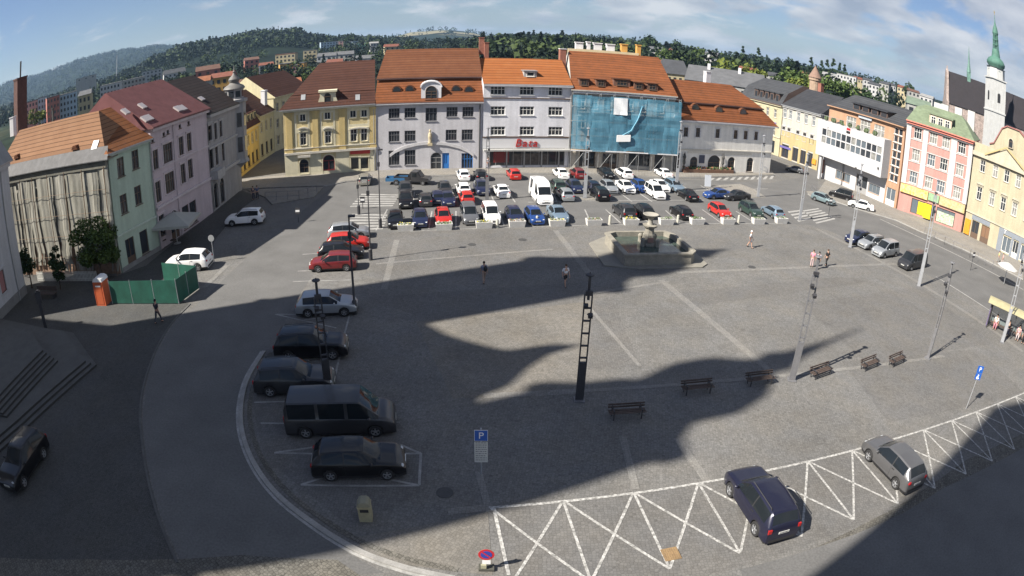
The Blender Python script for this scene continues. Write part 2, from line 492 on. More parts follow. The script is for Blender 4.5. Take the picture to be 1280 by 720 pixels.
def ground():
 # paving over the whole square
 mb = MB(); mb.poly([(-62, -14, 0), (84, -14, 0), (84, 112, 0), (-62, 112, 0)])
 st(mb.build("square_paving", SETT))
 z = 0.004
 # asphalt roads
 left_road = [(232, 716), (200, 640), (184, 580), (178, 525), (188, 455), (214, 410), (250, 378), (300, 330), (392, 252), (420, 230),
                 (520, 226), (620, 222), (720, 220), (830, 224), (960, 229), (1000, 222), (1003, 206), (962, 190), (985, 190), (1022, 216),
                 (1022, 240), (1050, 254), (1130, 285), (1200, 312), (1279, 352), (1279, 420), (1215, 374), (1160, 344), (1090, 312),
                 (1040, 290), (1012, 281), (960, 279.6), (832, 281), (700, 282.5), (560, 286.5), (500, 289.5), (452, 292), (432, 300), (400, 330),
                 (372, 372), (352, 410), (322, 455), (306, 490), (302, 530), (314, 575), (345, 622), (395, 664), (440, 694), (480, 716)]
 st(gpoly(left_road, z, ASPH, "road_asphalt").build("road_asphalt", ASPH))
 # road of setts in front of the town hall, under the camera
 mb = MB()
 pts = [G(60, 719), G(205, 690), G(300, 690), G(420, 690), G(480, 712), G(560, 719.5)]
 a = [(-24, 8.5), (-17, 11.8), (-10, 14.6), (-6.2, 15.2), (-3.2, 13.2), (2, 11.2), (6, 12.6), (12, 15.2), (19, 17.2), (25, 19.2), (44, 22), (44, -8), (-24, -8)]
 mb.poly([(x, y, 0.008) for x, y in a])
 st(mb.build("road_setts", SETT_F))
 mb = MB()
 a = [G(925, 712), G(1003, 690), G(1068, 668), G(1128, 642), G(1180, 610), G(1279, 560)]
 mb.poly([(p.x, p.y, 0.012) for p in a] + [(46, 20, 0.012), (46, -8, 0.012), (9, -8, 0.012)])
 st(mb.build("road_lower", ASPH))
 # panels of the square in other stone
 panels = [([(545, 402), (722, 378), (735, 352), (452, 372)], SETT_D), ([(566, 498), (728, 490), (742, 376), (520, 402)], SETT_B),
              ([(735, 462), (800, 458), (768, 380), (742, 376)], SETT_D), ([(452, 292), (690, 286), (720, 335), (470, 352)], SETT_D),
              ([(1000, 380), (1150, 358), (1240, 430), (1080, 450)], SETT_D), ([(1052, 452), (1220, 436), (1279, 490), (1110, 528)], SETT_D),
              ([(842, 366), (1050, 346), (1085, 352), (870, 382)], SETT_D), ([(620, 634), (860, 606), (1150, 540), (1160, 560), (1110, 640), (930, 706), (880, 719), (630, 719)], SETT_D),
              ([(310, 480), (440, 470), (530, 560), (535, 610), (440, 660), (330, 570)], SETT_D), ([(610, 640), (616, 719), (470, 700), (440, 672)], SETT_B)]
 for i, (pl, m) in enumerate(panels):
  st(gpoly(pl, 0.004 + 0.0007 * i, m, "paving_panel").build("paving_panel", m))
 # light bands of setts; the last one paints in a sun patch
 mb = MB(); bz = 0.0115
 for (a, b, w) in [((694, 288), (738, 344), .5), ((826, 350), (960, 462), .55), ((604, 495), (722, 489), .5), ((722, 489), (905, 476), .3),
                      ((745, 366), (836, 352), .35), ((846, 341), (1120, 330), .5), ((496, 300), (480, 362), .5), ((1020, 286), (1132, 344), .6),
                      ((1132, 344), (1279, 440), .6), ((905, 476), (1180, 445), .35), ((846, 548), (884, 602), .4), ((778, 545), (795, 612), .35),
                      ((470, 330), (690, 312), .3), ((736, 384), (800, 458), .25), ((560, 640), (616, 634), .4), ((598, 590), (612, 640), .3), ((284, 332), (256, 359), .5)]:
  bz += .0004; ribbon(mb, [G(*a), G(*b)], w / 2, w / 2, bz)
 st(mb.build("sett_and_sun_bands", SETT_L))
 # zigzag bays in the foreground
 mb = MB(); zz = 0.020
 T = [G(*p) for p in [(617, 634), (704, 626), (791, 615.5), (870.8, 604.8), (940, 591), (1004, 577), (1060, 564.5), (1109, 550.5), (1152, 537.5), (1189, 526.5), (1220, 515), (1248, 503.5)]]
 t0, t1 = T[0], T[-1]
 base = [G(640, 716), G(735, 716), G(836, 711), G(928, 697), G(1000, 677), G(1066, 655), G(1124, 630), G(1168, 606), G(1214, 581), G(1247, 564), G(1276, 546)]
 # keep the far row true: one straight line with even steps through the measured ends
 n = len(T)
 far = [T[1] + (T[10] - T[1]) * ((i - 1) / 9) for i in range(-1, n + 4)]
 d = (T[10] - T[1]).normalized()
 off = sum(((b - T[1]) - d * (b - T[1]).dot(d) for b in base[1:8]), Vector()) / 7
 s0 = (base[1] - off - T[1]).dot(d); step = (T[10] - T[1]).length / 9
 near = [T[1] + d * (s0 + step * (i - 1)) + off for i in range(0, n + 3)]
 ribbon(mb, [G(612, 635), far[-1]], .07, .07, zz)
 lay = 0
 ribbon(mb, [far[1], near[1]], .06, .06, zz + .004)
 for i in range(1, n + 2):
  f = far[i + 1]
  for j in (i - 1, i, i + 1):
   if 0 <= j < len(near):
    g = near[j]
    lay += 1
    end = f + (g - f) * (0.72 if (i * 7 + j * 3) % 5 == 0 and j == i + 1 else 1.0)
    ribbon(mb, [f, end], .06, .06, zz + 0.0006 * (1 + lay % 7))
 ribbon(mb, [G(617, 634), G(636, 719)], .07, .07, zz + .002)
 st(mb.build("bay_markings", PAINT))
 # bays in the left column of cars
 mb = MB()
 ang = R(10); e1 = Vector((math.cos(ang), math.sin(ang), 0)); e2 = Vector((-math.sin(ang), math.cos(ang), 0))
 for k, (pa, pb) in enumerate([((376, 606), (524, 607)), ((343, 566), (525, 567)), ((326, 529), (500, 528)), ((318, 503), (470, 497)), ((330, 452), (424, 447)), ((344, 393), (436, 393)),
                     ((366, 352), (438, 350)), ((372, 339), (440, 337)), ((378, 318), (452, 314))]):
  ribbon(mb, [G(*pa), G(*pb)], .06, .06, 0.011)
 for (pa, pb) in [((524, 607), (526, 567)), ((430, 420), (437, 393)), ((424, 447), (418, 474)), ((343, 566), (440, 552)), ((376, 606), (420, 592)), ((526, 567), (500, 556)),
                     ((344, 393), (420, 410)), ((436, 393), (380, 400)), ((524, 607), (470, 596))]:
  ribbon(mb, [G(*pa), G(*pb)], .06, .06, 0.0125)
 st(mb.build("bay_markings", PAINT_D))
 # kerb that sweeps round the lower left corner of the square
 line = smooth_line([G(*p) for p in [(330, 440), (309, 476), (301, 520), (311, 566), (342, 614), (396, 658), (450, 690), (505, 710), (545, 719.5)]], 6)
 line += [line[-1] + (line[-1] - line[-4]) * 1.2, ]
 mb = MB(); ribbon(mb, line, .12, .12, 0, 0.09); st(mb.build("kerb", KERB))
 mb = MB(); ribbon(mb, line, .62, -.36, 0.022); st(mb.build("gutter", SETT_F))
 mb = MB(); ribbon(mb, line, -.13, .27, 0.02); st(mb.build("road_edge_line", PAINT_W))
 # dim kerb on the left of the road
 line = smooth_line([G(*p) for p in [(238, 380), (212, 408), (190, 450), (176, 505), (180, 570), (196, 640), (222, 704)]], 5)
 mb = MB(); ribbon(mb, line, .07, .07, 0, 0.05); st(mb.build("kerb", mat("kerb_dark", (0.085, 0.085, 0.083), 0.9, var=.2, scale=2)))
 mb = MB(); pts = [(p.x, p.y, 0.006) for p in line]
 mb.poly(pts + [(-24, -8, .006), (-60, -8, .006), (-60, 42, .006), (-33, 42, .006)])
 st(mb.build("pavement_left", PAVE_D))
 # pavement in front of the north row
 north = [(296, 226), (330, 222), (356, 220), (470, 212), (602, 209), (712, 208), (838, 212), (962, 211), (968, 219), (880, 222), (838, 222), (712, 217), (602, 218), (472, 223.5), (432, 227), (404, 233), (300, 237)]
 st(gpoly(north, 0, PAVE, "p", .12).build("pavement_north", PAVE))
 north_kerb = [G(*p) for p in [(404, 233.6), (432, 227.6), (472, 224.1), (602, 218.6), (712, 217.6), (838, 222.6), (880, 222.8), (968, 219.8)]]
 mb = MB(); ribbon(mb, north_kerb, .1, .1, 0, .115); st(mb.build("kerb", KERB))
 # pavement at the foot of the left row, in shade
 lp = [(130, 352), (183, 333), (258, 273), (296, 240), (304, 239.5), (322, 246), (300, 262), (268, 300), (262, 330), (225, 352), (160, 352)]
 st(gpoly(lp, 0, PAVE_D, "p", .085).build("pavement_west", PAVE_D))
 # island with railing
 st(gpoly([(309, 238), (404, 234.6), (392, 247), (340, 256), (331, 247)], 0, PAVE, "p", .10).build("pavement_corner", PAVE))
 # sidewalk of the east row
 ep = [(1008, 240), (1022, 240), (1032, 226), (1106, 252), (1122, 262), (1203, 292), (1279, 326), (1279, 349), (1215, 316), (1150, 289), (1120, 275), (1075, 262), (1045, 252), (1016, 247)]
 st(gpoly(ep, 0, PAVE, "p", .12).build("pavement_east", PAVE))
 ek = [G(*p) for p in [(1010, 243), (1016, 247.6), (1045, 252.8), (1075, 262.8), (1120, 275.8), (1150, 289.8), (1215, 317), (1279, 350)]]
 mb = MB(); ribbon(mb, ek, .1, .1, 0, .112); st(mb.build("kerb", KERB))
 mb = MB(); ribbon(mb, [G(1100, 274), G(1150, 297), G(1215, 328), G(1279, 362)], .12, .12, 0.012)
 ribbon(mb, [G(1170, 346), G(1240, 390), G(1279, 418)], .1, .1, 0.012)
 st(mb.build("road_edge_line", PAINT_W))
 # zebra crossings
 mb = MB()
 def zebra(a, b, c, d, n):
  a, b, c, d = [G(*p) for p in (a, b, c, d)]
  for i in range(n):
   t0, t1 = (i + .1) / n, (i + .6) / n
   q = [a + (b - a) * t0, a + (b - a) * t1, d + (c - d) * t1, d + (c - d) * t0]
   mb.poly([(p.x, p.y, 0.012) for p in q])
 zebra((452, 242), (436, 260), (490, 259), (500, 243), 6)
 zebra((440, 267), (432, 290), (478, 288), (486, 268), 6)
 zebra((884, 226), (968, 224), (972, 217.5), (894, 218.5), 10)
 zebra((984, 264), (1000, 279), (1018, 274), (1001, 262), 4)
 zebra((1003, 263), (1022, 281), (1046, 275), (1022, 260), 6)
 st(mb.build("crossing_markings", PAINT_W))
 # bay lines of the north car park
 mb = MB()
 for a, b in [((484, 262), (470, 288)), ((700, 262), (708, 279)), ((731, 262), (738, 278)), ((757, 262), (776, 279)), ((790, 262), (812, 279)), ((832, 263), (850, 279)), ((878, 262), (902, 279)),
                 ((920, 264), (944, 279)), ((624, 264), (630, 282)), ((540, 264), (536, 286)), ((570, 264), (570, 286)), ((663, 245), (669, 252)), ((638, 244), (644, 253)), ((773, 240), (790, 252)), ((800, 242), (815, 252)),
                 ((690, 240), (696, 252)), ((876, 232), (905, 249)), ((852, 231), (876, 249)), ((614, 244), (618, 253)), ((590, 240), (590, 253)), ((518, 240), (516, 256)), ((545, 240), (544, 255)), ((870, 238), (960, 236)),
                 ((835, 231), (860, 249)), ((762, 229), (775, 240))]:
  ribbon(mb, [G(*a), G(*b)], .07, .07, 0.010)
 ribbon(mb, [G(512, 289.2), G(980, 279.8)], .05, .05, 0.011)
 ribbon(mb, [G(660, 253), G(880, 250.4)], .07, .07, 0.0125)
 st(mb.build("bay_markings", PAINT_W))
 # raised islands in the car park
 for pl in [[(716, 247.5), (760, 245.5), (764, 249.5), (722, 251)], [(880, 232.5), (925, 230), (944, 237), (958, 247), (905, 248.5)]]:
  st(gpoly(pl, 0, ASPH, "p", .03).build("traffic_island", PAVE))
 # iron cover in the bays, drains
 mb = MB(); c = G(838.5, 693); mb.obox(c + Vector((0, 0, .02)), e1 * .34, e2 * .34, (0, 0, .02));
 for k in range(-3, 4): mb.obox(c + e1 * .09 * k + Vector((0, 0, .043)), e1 * .02, e2 * .3, (0, 0, .004))
 tag(mb.build("manhole_cover", RUST), "square rusty brown iron cover among the white zigzag lines", "manhole cover")
 for (p, l) in [((556, 616), "round dark drain cover in shade below the white parking sign panel"), ((940, 334), "small dark drain lid right of the fountain"), ((653, 300), "small dark drain lid on sunny paving left of the fountain"),
                   ((590, 306), "small dark drain lid on sunny paving below the red car")]:
  mb = MB(); c = G(*p); mb.lathe([(.36, 0), (.36, .018), (.3, .022), (.28, .019)], 20, (c.x, c.y, .004))
  tag(mb.build("drain_cover", IRON), l, "drain cover", "drain covers in the paving")
 # damp water runs on the paving
ground()
# ================================================================ house builder
WINS = {}
FR_W = mat("frame_white", (0.62, 0.61, 0.58), 0.6)
FR_B = mat("frame_brown", (0.10, 0.065, 0.045), 0.55)
FR_G = mat("frame_grey", (0.25, 0.25, 0.25), 0.55)
STONE = mat("trim_stone", (0.48, 0.455, 0.40), 0.9, var=0.12, scale=2)
PANE = mat("window_glass", (0.028, 0.033, 0.04), rough=0.1, spec=0.55)
PANE_C = mat("window_glass_curtain", (0.20, 0.20, 0.19), rough=0.15, var=0.4, scale=1.4)
PANE_B = mat("window_glass_sky", (0.09, 0.11, 0.13), rough=0.08, spec=0.7)
ZINC = mat("zinc_sheet", (0.33, 0.34, 0.35), 0.45, metal=0.4, var=0.12, scale=1.2)
DARK = mat("dark_inside", (0.02, 0.02, 0.022), 0.8)
def win_mesh(style, w, h, frame, trim=None):
 key = (style, round(w, 2), round(h, 2), frame.name, trim.name if trim else None)
 if key in WINS: return WINS[key]
 a = MB(); p = MB()
 y0, y1 = 0.10, 0.17
 t = 0.075 if w < 1.6 else 0.09
 arch = style.endswith('arch')
 hs = h - w / 2 if arch else h
 # frame
 a.box(-w / 2, y0, 0, -w / 2 + t, y1, hs); a.box(w / 2 - t, y0, 0, w / 2, y1, hs)
 a.box(-w / 2 + t, y0, 0, w / 2 - t, y1, t)
 if arch:
  n = 10
  for i in range(n):
   q0, q1 = math.pi * i / n, math.pi * (i + 1) / n
   c0, s0, c1, s1 = math.cos(q0), math.sin(q0), math.cos(q1), math.sin(q1)
   r0, r1 = w / 2, w / 2 - t
   a.extrude_y([(r0 * c0, hs + r0 * s0), (r0 * c1, hs + r0 * s1), (r1 * c1, hs + r1 * s1), (r1 * c0, hs + r1 * s0)], y0, y1)
  p.extrude_y([(-w / 2, 0), (w / 2, 0), (w / 2, hs)] + [(w / 2 * math.cos(math.pi * i / n), hs + w / 2 * math.sin(math.pi * i / n)) for i in range(1, n)] + [(-w / 2, hs)], 0.14, 0.155)
  a.box(-w / 2 + t, y0, hs - t / 2, w / 2 - t, y1 - .01, hs + t / 2)
 else:
  a.box(-w / 2 + t, y0, h - t, w / 2 - t, y1, h)
  p.box(-w / 2 + .01, 0.14, .01, w / 2 - .01, 0.155, h - .01)
 nv = {'cas2': 1, 'cas4': 3, 'cas3': 2, 'shop': max(1, int(w / 1.3)), 'cas2arch': 1, 'grid': 2, 'door': 1, 'doorarch': 1, 'one': 0, 'onearch': 0, 'strip': 1}.get(style, 1)
 m = 0.06
 for i in range(nv):
  x = -w / 2 + w * (i + 1) / (nv + 1)
  a.box(x - m / 2, y0 - .01, t, x + m / 2, y1 - .015, hs - t)
 if style in ('cas2', 'cas4', 'cas3', 'cas2arch', 'grid'):
  z = h * 0.62 if not arch else hs * .6
  a.box(-w / 2 + t, y0 - .012, z - m / 2, w / 2 - t, y1 - .02, z + m / 2)
 if style in ('door', 'doorarch'):
  a.box(-w / 2 + t, y0 - .012, .02, -m / 2, y1 - .02, hs * .34); a.box(m / 2, y0 - .012, .02, w / 2 - t, y1 - .02, hs * .34)
 if style not in ('door', 'doorarch', 'shop'):
  a.box(-w / 2 - .08, -.10, -.07, w / 2 + .08, .10, -0.003, 1 if trim else 0)
 if trim:
  b = 0.15
  a.box(-w / 2 - b, -.05, 0.0, -w / 2 - .002, .0, hs, 1); a.box(w / 2 + .002, -.05, 0.0, w / 2 + b, .0, hs, 1)
  if arch:
   n = 10
   for i in range(n):
    q0, q1 = math.pi * i / n, math.pi * (i + 1) / n
    c0, s0, c1, s1 = math.cos(q0), math.sin(q0), math.cos(q1), math.sin(q1)
    r0, r1 = w / 2 + b, w / 2
    a.extrude_y([(r0 * c0, hs + r0 * s0), (r0 * c1, hs + r0 * s1), (r1 * c1, hs + r1 * s1), (r1 * c0, hs + r1 * s0)], -.05, 0.0, 1)
  else:
   a.box(-w / 2 - b, -.05, h + .002, w / 2 + b, 0, h + b, 1)
   a.box(-w / 2 - b - .06, -.13, h + b + .002, w / 2 + b + .06, 0, h + b + .08, 1)
 r = (a.mesh("window_frame", [frame, trim or frame]), p)
 WINS[key] = r
 return r
class House:
 def __init__(s, name, label, A, B, depth, eave, wall, cat="house", group=None, z0=0.0):
  s.A, s.B = Vector((A[0], A[1], 0)), Vector((B[0], B[1], 0))
  d = s.B - s.A; s.W = d.length; s.ex = d.normalized(); s.ey = Vector((-s.ex.y, s.ex.x, 0))
  s.rz = math.atan2(d.y, d.x)
  s.root = thing(name, label, cat, (s.A.x, s.A.y, z0), s.rz, group)
  s.z0 = z0; s.depth = depth; s.eave = eave; s.op = []; s.wallm = wall; s.levels = []
 def loc(s, px, py, y=0.0):
  """local (x, z) where the photo ray meets the plane y behind the facade"""
  d = ray(px, py); o = Vector((0, 0, CAM_H))
  n = s.ey
  t = (s.A + n * y - o).dot(n) / d.dot(n)
  p = o + d * t
  return (p - s.A).dot(s.ex), p.z - s.z0
 def win(s, px, py, w, h, style='cas2', frame=FR_W, pane=None, trim=None, z=None, name='window'):
  x, zc = s.loc(px, py)
  z0 = (zc - h / 2) if z is None else z
  s.win_at(x, z0, w, h, style, frame, pane, trim, name)
 def win_at(s, x, z0, w, h, style='cas2', frame=FR_W, pane=None, trim=None, name='window'):
  x = min(max(x, w / 2 + .12), s.W - w / 2 - .12)
  s.op.append((x - w / 2, z0, x + w / 2, z0 + h, style.endswith('arch')))
  fm, pb = win_mesh(style, w, h, frame, trim)
  o = obj(name, fm, s.root, (x, 0, z0))
  pm = pane or random.choice([PANE, PANE, PANE_B, PANE, PANE_C])
  key = (id(fm), pm.name, 'p')
  if key not in WINS: WINS[key] = pb.mesh("pane", pm)
  obj('pane', WINS[key], o)
  return o
 def row(s, pts, w, h, **k):
  zs = [s.loc(*p)[1] for p in pts]
  z = sum(zs) / len(zs) - h / 2
  for p in pts: s.win(p[0], p[1], w, h, z=z, **k)
 def walls(s, mats=None, extra=None, top=None, back=True, name='wall', gable=None):
  """front wall with real openings and reveals, plus the other three walls"""
  mb = MB(); W, H, dp = s.W, top or s.eave, s.depth
  xs = sorted({0, W} | {round(q, 4) for o in s.op for q in (o[0], o[2])})
  zs = sorted({-.6, H} | {round(q, 4) for o in s.op for q in (o[1], o[3])})
  xs = [x for x in xs if 0 <= x <= W]; zs = [z for z in zs if -.6 <= z <= H]
  for i in range(len(xs) - 1):
   if xs[i + 1] - xs[i] < 1e-4: continue
   k = 0
   while k < len(zs) - 1:
    cx = (xs[i] + xs[i + 1]) / 2
    def inside(kk):
     cz = (zs[kk] + zs[kk + 1]) / 2
     return any(o[0] < cx < o[2] and o[1] < cz < o[3] for o in s.op)
    if inside(k): k += 1; continue
    e = k
    while e < len(zs) - 1 and not inside(e): e += 1
    mb.quad((xs[i], 0, zs[k]), (xs[i + 1], 0, zs[k]), (xs[i + 1], 0, zs[e]), (xs[i], 0, zs[e]))
    k = e
  D_ = 0.2
  for (x0, z0, x1, z1, ar) in s.op:
   mb.quad((x0, 0, z0), (x0, D_, z0), (x0, D_, z1), (x0, 0, z1)); mb.quad((x1, 0, z0), (x1, 0, z1), (x1, D_, z1), (x1, D_, z0))
   mb.quad((x0, 0, z0), (x1, 0, z0), (x1, D_, z0), (x0, D_, z0)); mb.quad((x0, 0, z1), (x0, D_, z1), (x1, D_, z1), (x1, 0, z1))
   if ar:
    r = (x1 - x0) / 2; cx = (x0 + x1) / 2; zc = z1 - r; n = 8
    for sx in (-1, 1):
     arc = [(cx + sx * r * math.cos(math.pi / 2 * i / n), zc + r * math.sin(math.pi / 2 * i / n)) for i in range(n + 1)]
     mb.poly([(a, 0.004, b) for a, b in arc] + [(cx + sx * r, 0.004, z1)])
  mb.quad((0, 0, -.6), (0, dp, -.6), (0, dp, H), (0, 0, H)); mb.quad((W, 0, -.6), (W, 0, H), (W, dp, H), (W, dp, -.6))
  if back: mb.quad((0, dp, -.6), (W, dp, -.6), (W, dp, H), (0, dp, H))
  if extra: extra(mb)
  return mb.build(name, mats or s.wallm, s.root, fix=False)
 def roof(s, levels, m, over=0.35, name='roof', fascia=None, gable=None):
  """levels = [(xl, xr, yf, yb, z)] from the eave to the ridge"""
  lv = list(levels); s.levels = levels
  x0, x1, y0, y1, z = lv[0]
  mb = MB()
  th = 0.16
  ring = lambda L: [(L[0], L[2], L[4]), (L[1], L[2], L[4]), (L[1], L[3], L[4]), (L[0], L[3], L[4])]
  full = [(x0, x1, y0, y1, z - th)] + lv
  v = []; f = []
  for L in full: v += ring(L)
  for k in range(len(full) - 1):
   for i in range(4):
    j = (i + 1) % 4
    f.append((k * 4 + i, k * 4 + j, (k + 1) * 4 + j, (k + 1) * 4 + i))
  f.append((3, 2, 1, 0)); n = (len(full) - 1) * 4; f.append((n, n + 1, n + 2, n + 3))
  mis = []
  for k in range(len(full) - 1):
   for i in range(4):
    steep = gable and k > 0 and i in (1, 3)
    mis.append(1 if (k == 0 or steep) else 0)
  mis += [1, 0]
  for q, mi in zip(f, mis): mb.f.append(list(q)); mb.m.append(mi)
  mb.v = v
  me = mb.mesh(name, [m, gable or fascia or ZINC])
  bm = bmesh.new(); bm.from_mesh(me); bmesh.ops.remove_doubles(bm, verts=bm.verts, dist=1e-4)
  bmesh.ops.dissolve_degenerate(bm, edges=bm.edges, dist=1e-4)
  bmesh.ops.recalc_face_normals(bm, faces=bm.faces); bm.to_mesh(me); bm.free()
  s.rf = obj(name, me, s.root)
  return s.rf
 def slope_y(s, z):
  L = s.levels
  for a, b in zip(L, L[1:]):
   if a[4] <= z <= b[4]:
    t = (z - a[4]) / max(1e-6, b[4] - a[4]); return a[2] + (b[2] - a[2]) * t
  return L[0][2] if z < L[0][4] else L[-1][2]
 def on_roof(s, px, py):
  y = 1.0
  for _ in range(25):
   x, z = s.loc(px, py, y); y = 0.5 * y + 0.5 * s.slope_y(z)
  return x, y, z
 def dormer(s, px, py, w, h, wallm, roofm, shape='shed', label=None, frame=FR_W, win_style='cas2'):
  """(px, py) = middle of the dormer's front"""
  x, y, z = s.on_roof(px, py)
  z0 = z - h / 2; yf = s.slope_y(z0) - 0.02
  deep = 0.0
  zt = z + h / 2
  yb = s.slope_y(zt + .25) + .3
  if shape == 'eyebrow':
   mb = MB(); n = 8
   arc = [(x + w / 2 * math.cos(math.pi * i / n), z0 + h * (0.15 + .85 * math.sin(math.pi * i / n)) if 0 < i < n else z0) for i in range(n + 1)]
   mb.extrude_y(arc, yf, yb, 0)
   o = mb.build("dormer", [roofm], s.root)
   p = MB(); p.extrude_y([(x + (a - x) * .78, z0 + (b - z0) * .78 + .03) for a, b in arc], yf - .03, yf - .005)
   p.build("pane", PANE, o)
   return o
  mb = MB()
  mb.box(x - w / 2, yf, z0 - .3, x + w / 2, yb, zt, 0)
  if shape == 'shed':
   mb.box(x - w / 2 - .12, yf - .18, zt, x + w / 2 + .12, s.slope_y(zt + .1) + .5, zt + .1, 1)
  elif shape == 'gable':
   rz = zt + w * .35
   yb2 = s.slope_y(rz) + .2
   mb.extrude_y([(x - w / 2 - .1, zt), (x + w / 2 + .1, zt), (x, rz)], yf - .12, yb2, 1)
  elif shape == 'round':
   n = 10; yb2 = s.slope_y(zt + w * .4) + .3
   mb.extrude_y([(x + (w / 2 + .08) * math.cos(math.pi * i / n), zt + w * .36 * math.sin(math.pi * i / n)) for i in range(n + 1)], yf - .06, yb2, 1)
  o = mb.build("dormer", [wallm, roofm], s.root)
  fm, pb = win_mesh(win_style, w * .62, h * .78, frame, None)
  wo = obj("window", fm, o, (x, yf - .16, z0 + h * .1))
  key = (id(fm), PANE.name, 'p')
  if key not in WINS: WINS[key] = pb.mesh("pane", PANE)
  wo2 = obj("pane", WINS[key], o, (x, yf - .16, z0 + h * .1))
  return o
 def chimney(s, px, py, w, d, h, m, cap=None):
  """(px, py) = middle of the chimney's top"""
  x, y, z = s.on_roof(px, py)
  z1 = z
  # the base sits where the chimney cuts the roof
  x, y, zb = s.on_roof(px, py + 2)
  mb = MB(); x, z1 = s.loc(px, py, y + d / 2)
  z1 = max(z1, zb + h * .5)
  mb.box(x - w / 2, y, z1 - h - .8, x + w / 2, y + d, z1, 0)
  mb.box(x - w / 2 - .06, y - .06, z1, x + w / 2 + .06, y + d + .06, z1 + .1, 1)
  return mb.build("chimney", [m, cap or m], s.rf)
 def strip(s, z0, z1, out, m, x0=0.0, x1=None, name='cornice'):
  x1 = s.W if x1 is None else x1
  mb = MB(); mb.box(x0, -out, z0, x1, 0.001, z1)
  return mb.build(name, m, s.root)
 def pix_box(s, px0, py0, px1, py1, y0, y1, m, name):
  """block on the facade between two photo corners"""
  xa, za = s.loc(px0, py0, y0); xb, zb = s.loc(px1, py1, y0)
  mb = MB(); mb.box(min(xa, xb), y0, min(za, zb), max(xa, xb), y1, max(za, zb))
  return mb.build(name, m, s.root)
 def gutter(s, z, m=None, x0=0, x1=None, y=-.4):
  mb = MB(); mb.tube((x0, y, z), (s.W if x1 is None else x1, y, z), .075, n=8)
  return mb.build("gutter", m or ZINC, s.root)
 def downpipe(s, x, z1, m=None):
  mb = MB(); mb.tube((x, -.09, 0), (x, -.09, z1), .055, n=8); mb.tube((x, -.09, z1), (x, -.38, z1 + .35), .055, n=8)
  return mb.build("downpipe", m or ZINC, s.root)
# ================================================================ north row of houses
def plaster(n, c, var=.08, streak=.17, **k): return mat(n, c, 0.92, var=var, scale=.6, streak=streak, fine=.05, fscale=6, **k)
T_DARK = tiles("tiles_dark_red", (0.085, 0.036, 0.028), (0.125, 0.056, 0.04))
T_BROWN = tiles("tiles_brown_red", (0.17, 0.062, 0.03), (0.235, 0.098, 0.05))
T_RED = tiles("tiles_orange_red", (0.27, 0.082, 0.028), (0.36, 0.135, 0.055))
T_RED2 = tiles("tiles_weathered_orange", (0.20, 0.075, 0.032), (0.34, 0.115, 0.045))
T_ORG = tiles("tiles_bright_orange", (0.38, 0.12, 0.035), (0.45, 0.17, 0.06))
SLATE = tiles("slate_dark", (0.042, 0.045, 0.055), (0.075, 0.078, 0.088), pitch=.3, depth=.6)
SLATE2 = tiles("slate_grey", (0.06, 0.064, 0.074), (0.10, 0.105, 0.115), pitch=.3, depth=.6)
COPPER = mat("copper_green", (0.15, 0.19, 0.12), 0.85, var=.18, scale=.7, streak=.25)
WHITEP = plaster("plaster_white", (0.60, 0.60, 0.62))
RED_SIGN = mat("sign_red", (0.42, 0.03, 0.025), 0.5)
